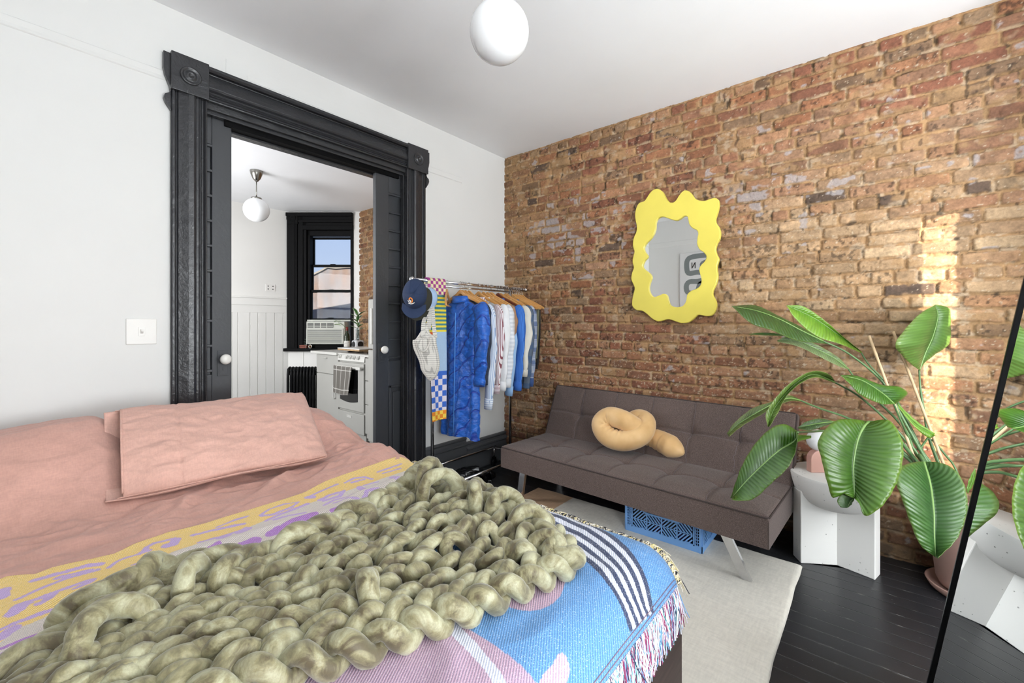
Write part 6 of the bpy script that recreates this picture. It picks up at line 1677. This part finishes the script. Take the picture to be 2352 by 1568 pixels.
shoes = [((1068, 1100), 2.2, 'black shoe furthest left under the rack beside the green blanket'), ((1084, 1092), 2.5, 'black pointed shoe standing between the two base bars of the rack'), ((1100, 1084), 2.3, 'black shoe tucked close to the rear base bar of the rack'), ((1106, 1106), .4, 'black strappy shoe lying in front of the front base bar'), ((1122, 1100), .9, 'glossy black sandal in front of the base bar near the sofa')]
for k, ((px, py), rz, lab) in enumerate(shoes):
    q = onZ(px, py, .03)
    if k == 0: S0.location = (q[0], q[1], .001); S0.rotation_euler = (0, 0, rz); S0['label'] = lab
    else: dup(S0, (q[0], q[1], .001), rz, lab)
# ================================================================ bird of paradise plant in a pink pot
PC = np.array([2.885, -.365, 0.0])
M_pot = simple('dusty_terracotta', (160, 128, 118), .7, var=.03, bsc=70, bst=.1)
ptg = thing('potted_bird_of_paradise', 'large bird of paradise plant with paddle leaves in a dusty pink pot', 'potted plant', PC)
ST_ = PC.copy()
pot = MB().lathe([(0, .03), (.115, .03), (.128, .06), (.158, .34), (.166, .345), (.166, .375), (.156, .378), (.150, .35), (.0, .335)], PC, 48).build('pot', M_pot, ptg, smooth=True)
pot.modifiers.new('e', 'EDGE_SPLIT').split_angle = radians(35)
sau = MB().lathe([(0, 0), (.135, 0), (.150, .012), (.165, .040), (.158, .042), (.143, .018), (0, .016)], PC, 48).build('saucer', M_pot, ptg, smooth=True)
MB().lathe([(0, .352), (.05, .355), (.11, .350), (.150, .350)], PC, 32).build('soil', simple('potting_soil', (48, 36, 28), .95, bsc=60, bst=.8, bd=.01), pot)
# leaf material: translucent, waxy
m = NT('paradise_leaf'); v = m.coord(); a = m.n('VertexColor'); a.layer_name = 'Col'
uvc = m.n('TexCoord'); sx = m.n('SeparateXYZ'); m.l(uvc.outputs['UV'], sx.inputs[0])
wv = m.math('SINE', m.math('MULTIPLY', m.math('ADD', sx.outputs[1], m.math('MULTIPLY', m.math('ABSOLUTE', m.math('SUBTRACT', sx.outputs[0], .5)), -.16)), 170.0))
n1 = m.noise(v, 9, 3, .5)
c = m.mix(1.0, a.outputs['Color'], m.ramp(n1, [(.3, (.90, .93, .85)), (.7, (1.08, 1.05, 1.05))]), 'MULTIPLY')
c = m.mix(1.0, c, m.ramp(wv, [(.0, (.86, .9, .84)), (1.0, (1.05, 1.04, 1.05))]), 'MULTIPLY')
nb = m.bump(wv, .27, .003)
m.set(c, .36, 0., nb, Specular_IOR_Level=.6, Coat_Weight=.05, Coat_Roughness=.2)
tl = m.n('BsdfTranslucent'); m.l(m.mix(1.0, c, (1.7, 1.6, .35), 'MULTIPLY'), tl.inputs['Color']); mx = m.n('MixShader'); mx.inputs[0].default_value = .24
m.l(m.b.outputs[0], mx.inputs[1]); m.l(tl.outputs[0], mx.inputs[2]); m.l(mx.outputs[0], m.o.inputs[0]); M_leaf = m.m
M_rib = simple('leaf_midrib', (118, 150, 82), .4, var=.05)
M_petiole = simple('leaf_stalk', (86, 118, 74), .4, var=.08, nsc=20)
zl = lambda L: [(1640 + x / 2.24, 660 + y / 2.24) for x, y in L]
def pl(L, ts):
    """polyline of zoom coords with depths ts (scalar, or list interpolated along)"""
    P_ = zl(L); ts = np.atleast_1d(ts); t = np.interp(np.linspace(0, 1, len(P_)), np.linspace(0, 1, len(ts)), ts)
    return np.array([atD(px, py, d) for (px, py), d in zip(P_, t)])
BASE = np.array([2.83, -.33, .36])
def leafs(mid, left, right, tm, tl_, tr, cup=.0, nl=46, col=((70, 120, 52), (92, 142, 60)), stem=None, ts=None, ribw=.0030, fold=0.0, name='leaf', holes=None):
    M_, L_, R_ = spline(pl(mid, tm), nl), spline(pl(left, tl_), nl), spline(pl(right, tr), nl)
    K = 11; G = np.zeros((nl, 2 * K - 1, 3)); UVs = np.zeros((nl, 2 * K - 1, 2))
    C = np.zeros((nl, 2 * K - 1, 3)); ca, cb = lin(col[0]) * np.array([.66, .60, .45]), lin(col[1]) * np.array([.74, .66, .5])
    for i in range(nl):
        for s_, E_ in ((-1, L_), (1, R_)):
            for k in range(K):
                f = k / (K - 1); p = M_[i] * (1 - f) + E_[i] * f
                wdt = np.linalg.norm(E_[i] - M_[i])
                p = p - FW * (cup * wdt * sin(pi * f * .9)) + FW * .0012 * sin(i * 1.1 + f * 2) * f
                j = (K - 1) + s_ * k
                G[i, j] = p; UVs[i, j] = (.5 + .5 * s_ * f, i / (nl - 1))
                C[i, j] = (ca * (1 - f) + cb * f) * (1 + .07 * sin(i * .9 + s_))
                if f > .97: C[i, j] = C[i, j] * .8 + lin((186, 190, 110)) * .2
    o = npgrid(name, G, M_leaf, ptg, color=C, uv=UVs); md = o.modifiers.new('s', 'SOLIDIFY'); md.thickness = .0012; md.offset = 0
    rr = np.linspace(ribw * 1.3, ribw * .35, nl) if True else ribw
    # rib thickest at the leaf base, which is the end nearer the stalk
    rr = rr[::-1] if stem is not None else rr
    MB().tube(M_ - FW * .0012, rr, 8).build('midrib', M_rib, o, smooth=True)
    if stem is not None:
        sp_ = pl(stem, ts); sp_ = np.vstack([M_[-1], sp_, BASE + RS.uniform(-.035, .035, 3) * [1, 1, .2]])
        q = spline(sp_, 50); MB().tube(q, np.linspace(ribw * 1.25, .0085, 50), 10).build('leaf_stalk', M_petiole, ptg, smooth=True)
    return o
dk, md_, lt, br, pale = ((52, 98, 42), (72, 118, 52)), ((64, 122, 44), (92, 148, 56)), ((104, 158, 66), (120, 176, 74)), ((120, 186, 58), (150, 204, 84)), ((120, 152, 116), (146, 174, 134))
# A long upper left leaf
leafs([(92, 96), (220, 120), (340, 165), (450, 222), (560, 275)], [(92, 95), (215, 93), (335, 148), (450, 205), (580, 282)], [(92, 97), (190, 185), (300, 222), (420, 272), (580, 290)], [1.95, 2.08, 2.12], [2.0, 2.12, 2.14], [1.92, 2.0, 2.12], .10, col=dk, stem=[(700, 345), (870, 490), (980, 690)], ts=[2.13, 2.12, 2.06])
# B bright folded leaf behind it
leafs([(372, 92), (500, 150), (600, 215), (755, 332)], [(372, 92), (460, 98), (570, 170), (660, 250), (758, 330)], [(372, 93), (420, 165), (520, 250), (650, 292), (752, 335)], [2.30, 2.30], [2.30, 2.28], [2.26, 2.24], .12, col=br, stem=[(800, 400), (900, 510), (1000, 700)], ts=[2.28, 2.24, 2.12])
# C pale narrow leaf, D its thin curled neighbour
leafs([(325, 270), (430, 275), (530, 318), (620, 365), (690, 418)], [(325, 272), (395, 248), (520, 290), (640, 360), (688, 412)], [(326, 278), (430, 303), (530, 350), (630, 400), (690, 422)], [2.2, 2.2], [2.2, 2.2], [2.18, 2.18], .08, col=pale, stem=[(730, 470), (860, 600), (990, 740)], ts=[2.2, 2.18, 2.1])
leafs([(182, 240), (260, 240), (385, 246)], [(182, 239), (260, 232), (385, 244)], [(182, 241), (260, 246), (385, 250)], [2.22, 2.22], [2.22, 2.22], [2.2, 2.2], .0, nl=14, col=md_, ribw=.0012, name='leaf')
# E tall upright leaf on the right
leafs([(1138, 92), (1150, 150), (1125, 250), (1085, 340), (1056, 424)], [(1136, 90), (1060, 130), (985, 200), (920, 290), (955, 345), (1010, 395), (1055, 424)], [(1140, 88), (1205, 108), (1213, 190), (1205, 288), (1140, 340), (1085, 385), (1058, 424)], [2.12, 2.14], [2.10, 2.02, 2.12], [2.12, 2.16, 2.14], .14, col=((92, 140, 72), (112, 158, 84)), stem=[(1062, 520), (1085, 660), (1115, 800)], ts=[2.14, 2.12, 2.08])
# F middle leaf
leafs([(652, 452), (760, 478), (860, 540), (925, 598)], [(650, 450), (735, 455), (860, 500), (950, 510), (990, 548), (930, 598)], [(650, 452), (700, 500), (750, 552), (850, 596), (900, 600), (922, 600)], [1.98, 2.02], [2.0, 2.06], [1.94, 2.0], .12, col=md_, stem=[(960, 680), (1010, 790), (1050, 860)], ts=[2.03, 2.04, 2.02])
# G arching leaf
leafs([(280, 712), (305, 630), (370, 545), (440, 480), (515, 448), (622, 488)], [(276, 716), (268, 645), (335, 545), (420, 470), (512, 430), (590, 445), (624, 486)], [(282, 720), (325, 650), (372, 560), (445, 492), (520, 462), (590, 480), (622, 492)], [1.92, 2.08], [1.9, 2.08], [1.9, 2.06], .08, col=((98, 140, 66), (124, 160, 84)), stem=[(740, 555), (870, 665), (980, 780)], ts=[2.1, 2.1, 2.05])
# H drooping leaf far left
leafs([(70, 755), (125, 702), (225, 640), (300, 600), (380, 570), (442, 580)], [(66, 752), (110, 690), (200, 620), (295, 588), (380, 555), (442, 574)], [(76, 768), (140, 715), (240, 655), (308, 618), (385, 585), (442, 586)], [1.95, 2.1], [1.96, 2.1], [1.92, 2.08], .1, col=((88, 118, 60), (112, 134, 78)), stem=[(540, 620), (680, 668), (820, 740), (950, 830)], ts=[2.14, 2.16, 2.14, 2.06])
# I broad leaf in front of the sofa arm
leafs([(92, 1080), (160, 1000), (250, 910), (330, 840), (416, 788), (428, 745)], [(84, 1085), (108, 1010), (150, 900), (220, 790), (300, 718), (365, 703), (428, 738)], [(90, 1092), (160, 1096), (215, 1078), (300, 1000), (375, 930), (415, 850), (430, 752)], [1.80, 1.86], [1.82, 1.90], [1.76, 1.80], .10, col=((62, 112, 38), (84, 136, 48)), stem=[(490, 742), (620, 740), (800, 780), (960, 850)], ts=[1.95, 2.12, 2.12, 2.03])
leafs([(418, 790), (440, 772), (500, 768)], [(418, 785), (430, 760), (500, 762)], [(420, 800), (445, 788), (500, 774)], [1.9, 1.95], [1.9, 1.95], [1.88, 1.94], .05, nl=12, col=br, ribw=.001, name='leaf')
# J small leaf behind
leafs([(432, 722), (500, 705), (560, 695), (620, 690)], [(430, 720), (478, 688), (545, 674), (618, 688)], [(434, 726), (490, 735), (560, 715), (620, 694)], [2.15, 2.2], [2.15, 2.2], [2.12, 2.2], .1, nl=24, col=((70, 112, 66), (92, 132, 84)), stem=[(720, 700), (860, 760), (980, 850)], ts=[2.2, 2.15, 2.06])
# K biggest front leaf: built as lobes, torn towards the tip
leafs([(722, 1084), (718, 1000), (716, 900), (735, 790), (765, 722), (795, 692)], [(720, 1086), (700, 1030), (650, 1050), (606, 1076), (578, 1000), (560, 920), (545, 840), (530, 785), (575, 725), (640, 682), (720, 676), (792, 688)][0:1] + [(640, 1052), (604, 1078), (572, 980), (548, 880), (530, 785), (610, 690), (700, 676), (790, 688)], [(724, 1086), (745, 1110), (775, 1172), (860, 1120), (930, 1010), (962, 900), (965, 800), (935, 728), (890, 680), (800, 690)], [1.74, 1.86], [1.74, 1.74, 1.80, 1.88], [1.72, 1.68, 1.74, 1.86], .13, nl=60, col=((66, 118, 32), (96, 150, 42)), stem=[(850, 700), (930, 760), (1000, 840)], ts=[1.93, 1.98, 2.0], ribw=.0050)
leafs([(722, 1080), (700, 1100), (684, 1133)], [(720, 1060), (655, 1062), (634, 1100), (650, 1130)], [(722, 1088), (706, 1118), (690, 1130)], [1.75, 1.74], [1.755, 1.74], [1.74, 1.74], .05, nl=16, col=dk, ribw=.001, name='leaf')
# L lower right leaf with pale sheen
leafs([(1140, 1388), (1132, 1270), (1128, 1150), (1110, 1010), (1078, 898)], [(1142, 1390), (1060, 1325), (1010, 1220), (965, 1100), (926, 990), (945, 925), (1010, 900), (1074, 894)], [(1146, 1390), (1240, 1300), (1290, 1180), (1296, 1080), (1272, 990), (1220, 925), (1150, 898), (1082, 896)], [1.74, 1.80, 1.92], [1.74, 1.80, 1.92], [1.70, 1.78, 1.92], .15, nl=56, col=((58, 108, 58), (84, 134, 70)), stem=[(1072, 880)], ts=[1.98], ribw=.0050)
# M furled young leaf
leafs([(942, 602), (1030, 700), (1130, 756)], [(944, 596), (1040, 686), (1135, 750)], [(940, 610), (1025, 712), (1100, 772), (1134, 760)], [2.12, 2.05], [2.12, 2.05], [2.10, 2.03], .3, nl=26, col=br, ribw=.0015, name='young_leaf')
# N thin stalk and small leaf by the mirror edge
leafs([(1340, 930), (1325, 1000), (1300, 1050)], [(1342, 925), (1310, 990), (1298, 1040)], [(1345, 940), (1340, 1000), (1305, 1060)], [1.95, 1.95], [1.95, 1.95], [1.95, 1.95], .1, nl=20, col=lt, ribw=.001, name='leaf')
for pts, ts in (([(1120, 780), (1190, 860), (1250, 950)], [2.08, 2.04, 2.0]), ([(1110, 760), (1060, 830), (1040, 860)], [2.08, 2.05, 2.03])):
    q = spline(np.vstack([pl(pts, ts), [BASE + [.03, -.02, .0]]]), 30); MB().tube(q, .0045, 8).build('leaf_stalk', M_petiole, ptg, smooth=True)
# two canes
M_cane = simple('bamboo_cane', (206, 176, 138), .6, var=.08, nsc=18)
for (a, t0), (b_, t1), lab in ((((797, 248), 2.14), ((1040, 905), 2.02), 'left bamboo cane stuck in the pot of the bird of paradise'), (((922, 226), 2.22), ((1180, 905), 2.02), 'right bamboo cane stuck in the pot, passing behind the upright leaf')):
    p0 = pl([a], [t0])[0]; p1 = pl([b_], [t1])[0]; dd = (p1 - p0) / np.linalg.norm(p1 - p0)
    zt0 = (p1[2] - .34) / max(1e-6, -dd[2]); p2 = p1 + dd * zt0
    q = np.linspace(p0, p2, 40); rr = .0062 * (1 + .12 * (np.arange(40) % 9 == 4))
    o = MB().tube(q, rr, 10).build('bamboo_cane', M_cane, smooth=True); tag(o, lab, 'cane', 'bamboo canes in the plant pot')
# ================================================================ curtains behind the camera, leaving slits for the sun
M_sheer = NT('sheer_curtain'); tr = M_sheer.n('BsdfTranslucent'); tr.inputs[0].default_value = (.9, .9, .9, 1); df = M_sheer.n('BsdfDiffuse'); df.inputs[0].default_value = (.85, .85, .85, 1); mx = M_sheer.n('MixShader'); mx.inputs[0].default_value = .5
M_sheer.l(tr.outputs[0], mx.inputs[1]); M_sheer.l(df.outputs[0], mx.inputs[2]); M_sheer.l(mx.outputs[0], M_sheer.o.inputs[0]); M_sheer = M_sheer.m
def curtain(x0, x1, label, z0=.45, z1=2.42, notch=None, lnotch=0.0):
    U, V = np.meshgrid(np.linspace(0, 1, 160), np.linspace(0, 1, 40), indexing='ij')
    z = z1 - V * (z1 - z0); xx1 = np.full(z.shape, x1)
    if notch: xx1 = x1 - notch * sst(1.05, .85, z)
    xx0 = x0 + lnotch * sst(1.0, .9, z); x = xx0 + U * (xx1 - xx0); y = WY0 + .085 + .022 * np.sin(U * (x1 - x0) * 70 + V)
    o = npgrid('sheer_curtain', np.stack([x, y, z], -1), M_sheer); o.modifiers.new('s', 'SOLIDIFY').thickness = .002
    tag(o, label, 'curtain', 'sheer white curtains behind the camera')
# ================================================================ world, lights, camera
W = bpy.data.worlds.new('sky'); SC.world = W; W.use_nodes = True
nt = W.node_tree; nt.nodes.clear()
tcw = nt.nodes.new('ShaderNodeTexCoord'); sxw = nt.nodes.new('ShaderNodeSeparateXYZ'); st = nt.nodes.new('ShaderNodeValToRGB')
nt.links.new(tcw.outputs['Generated'], sxw.inputs[0]); nt.links.new(sxw.outputs[2], st.inputs[0])
st.color_ramp.elements[0].position = .0; st.color_ramp.elements[0].color = (*L3((206, 222, 244)), 1)
st.color_ramp.elements[1].position = .55; st.color_ramp.elements[1].color = (*L3((96, 150, 226)), 1)
bg = nt.nodes.new('ShaderNodeBackground'); bg.inputs['Strength'].default_value = 1.0
out = nt.nodes.new('ShaderNodeOutputWorld')
nt.links.new(st.outputs[0], bg.inputs[0]); nt.links.new(bg.outputs[0], out.inputs[0])
def area(name, loc, size, rot, power, col=(1, 1, 1)):
    l = bpy.data.lights.new(name, 'AREA'); l.shape = 'RECTANGLE'; l.size, l.size_y = size; l.energy = power; l.color = col
    o = bpy.data.objects.new(name, l); COL.objects.link(o); o.location = loc; o.rotation_euler = rot; return o
# daylight coming in through the two windows behind the camera (light sits in each window opening)
for k, w in enumerate(WIN):
    area('window_daylight', ((w[0] + w[1]) / 2, WY0 + .12, (WZ0 + WZ1) / 2), (w[1] - w[0] - .1, WZ1 - WZ0 - .1), (radians(124), 0, 0), (68, 158)[k], (.92, .97, 1.0))
area('side_fill_light', (LX + .025, -1.35, 1.45), (1.4, 1.0), (0, radians(-90), 0), 52, (.93, .97, 1.0))  # added fill light for the clothes and sofa, no known window here
kw = thing('window_5', None, None, (LX, -1.35, .7), kind='structure')  # made-up frame around the added side fill light
b = MB()
for (a0, a1, z0, z1) in ((-1.93, -1.86, .7, 2.2), (-.84, -.77, .7, 2.2), (-1.93, -.77, .66, .74), (-1.93, -.77, 2.16, 2.24), (-1.93, -.77, 1.43, 1.47)): b.box((LX, a0, z0), (LX + .02, a1, z1))
b.build('sash', M_blk, kw)
sun = bpy.data.lights.new('sun', 'SUN'); sun.energy = 15.0; sun.angle = radians(.18); sun.color = (1, .90, .74)
so = bpy.data.objects.new('sun', sun); COL.objects.link(so)
from mathutils import Vector
el = radians(10); sd = Vector((.582 * cos(el), .813 * cos(el), -sin(el)))
so.rotation_euler = sd.to_track_quat('-Z', 'Y').to_euler()
cam = bpy.data.cameras.new('camera'); cam.sensor_width = 36.0; cam.lens = FPX / 2352 * 36.0
cam.shift_y = -(784 - HY) / 2352.0; cam.clip_start = .02
co = bpy.data.objects.new('camera', cam); COL.objects.link(co); co.location = (0, 0, CAMH)
co.rotation_euler = (radians(90), 0, YAW - radians(90))
SC.camera = co
SC.view_settings.view_transform = 'Standard'; SC.view_settings.look = 'None'; SC.view_settings.gamma = 1; SC.view_settings.use_curve_mapping = False
SC.view_settings.exposure = 0.02
SC.cycles.use_denoising = True
try: SC.cycles.denoiser = 'OPENIMAGEDENOISE'
except Exception: pass
SC.cycles.use_adaptive_sampling = True; SC.cycles.adaptive_threshold = .04
SC.cycles.max_bounces = 8; SC.cycles.diffuse_bounces = 4; SC.cycles.glossy_bounces = 5; SC.cycles.transparent_max_bounces = 12
SC.cycles.sample_clamp_indirect = 6; SC.cycles.caustics_reflective = False; SC.cycles.caustics_refractive = False
area('kitchen_fill_light', (-.085, 4.3, 1.55), (1.4, 1.08), (0, radians(-90), 0), 80, (.97, .98, 1.0))  # added fill light for the kitchen, in front of a solid wall

curtain(.70, .900, 'narrow left sheer curtain panel on the wide window')
curtain(.900, 1.643, 'middle sheer curtain panel on the wide window', lnotch=.032)
curtain(1.72, 2.33, 'right sheer curtain panel on the wide window')
curtain(-.385, .55, 'sheer curtain on the narrow window nearest the left wall')
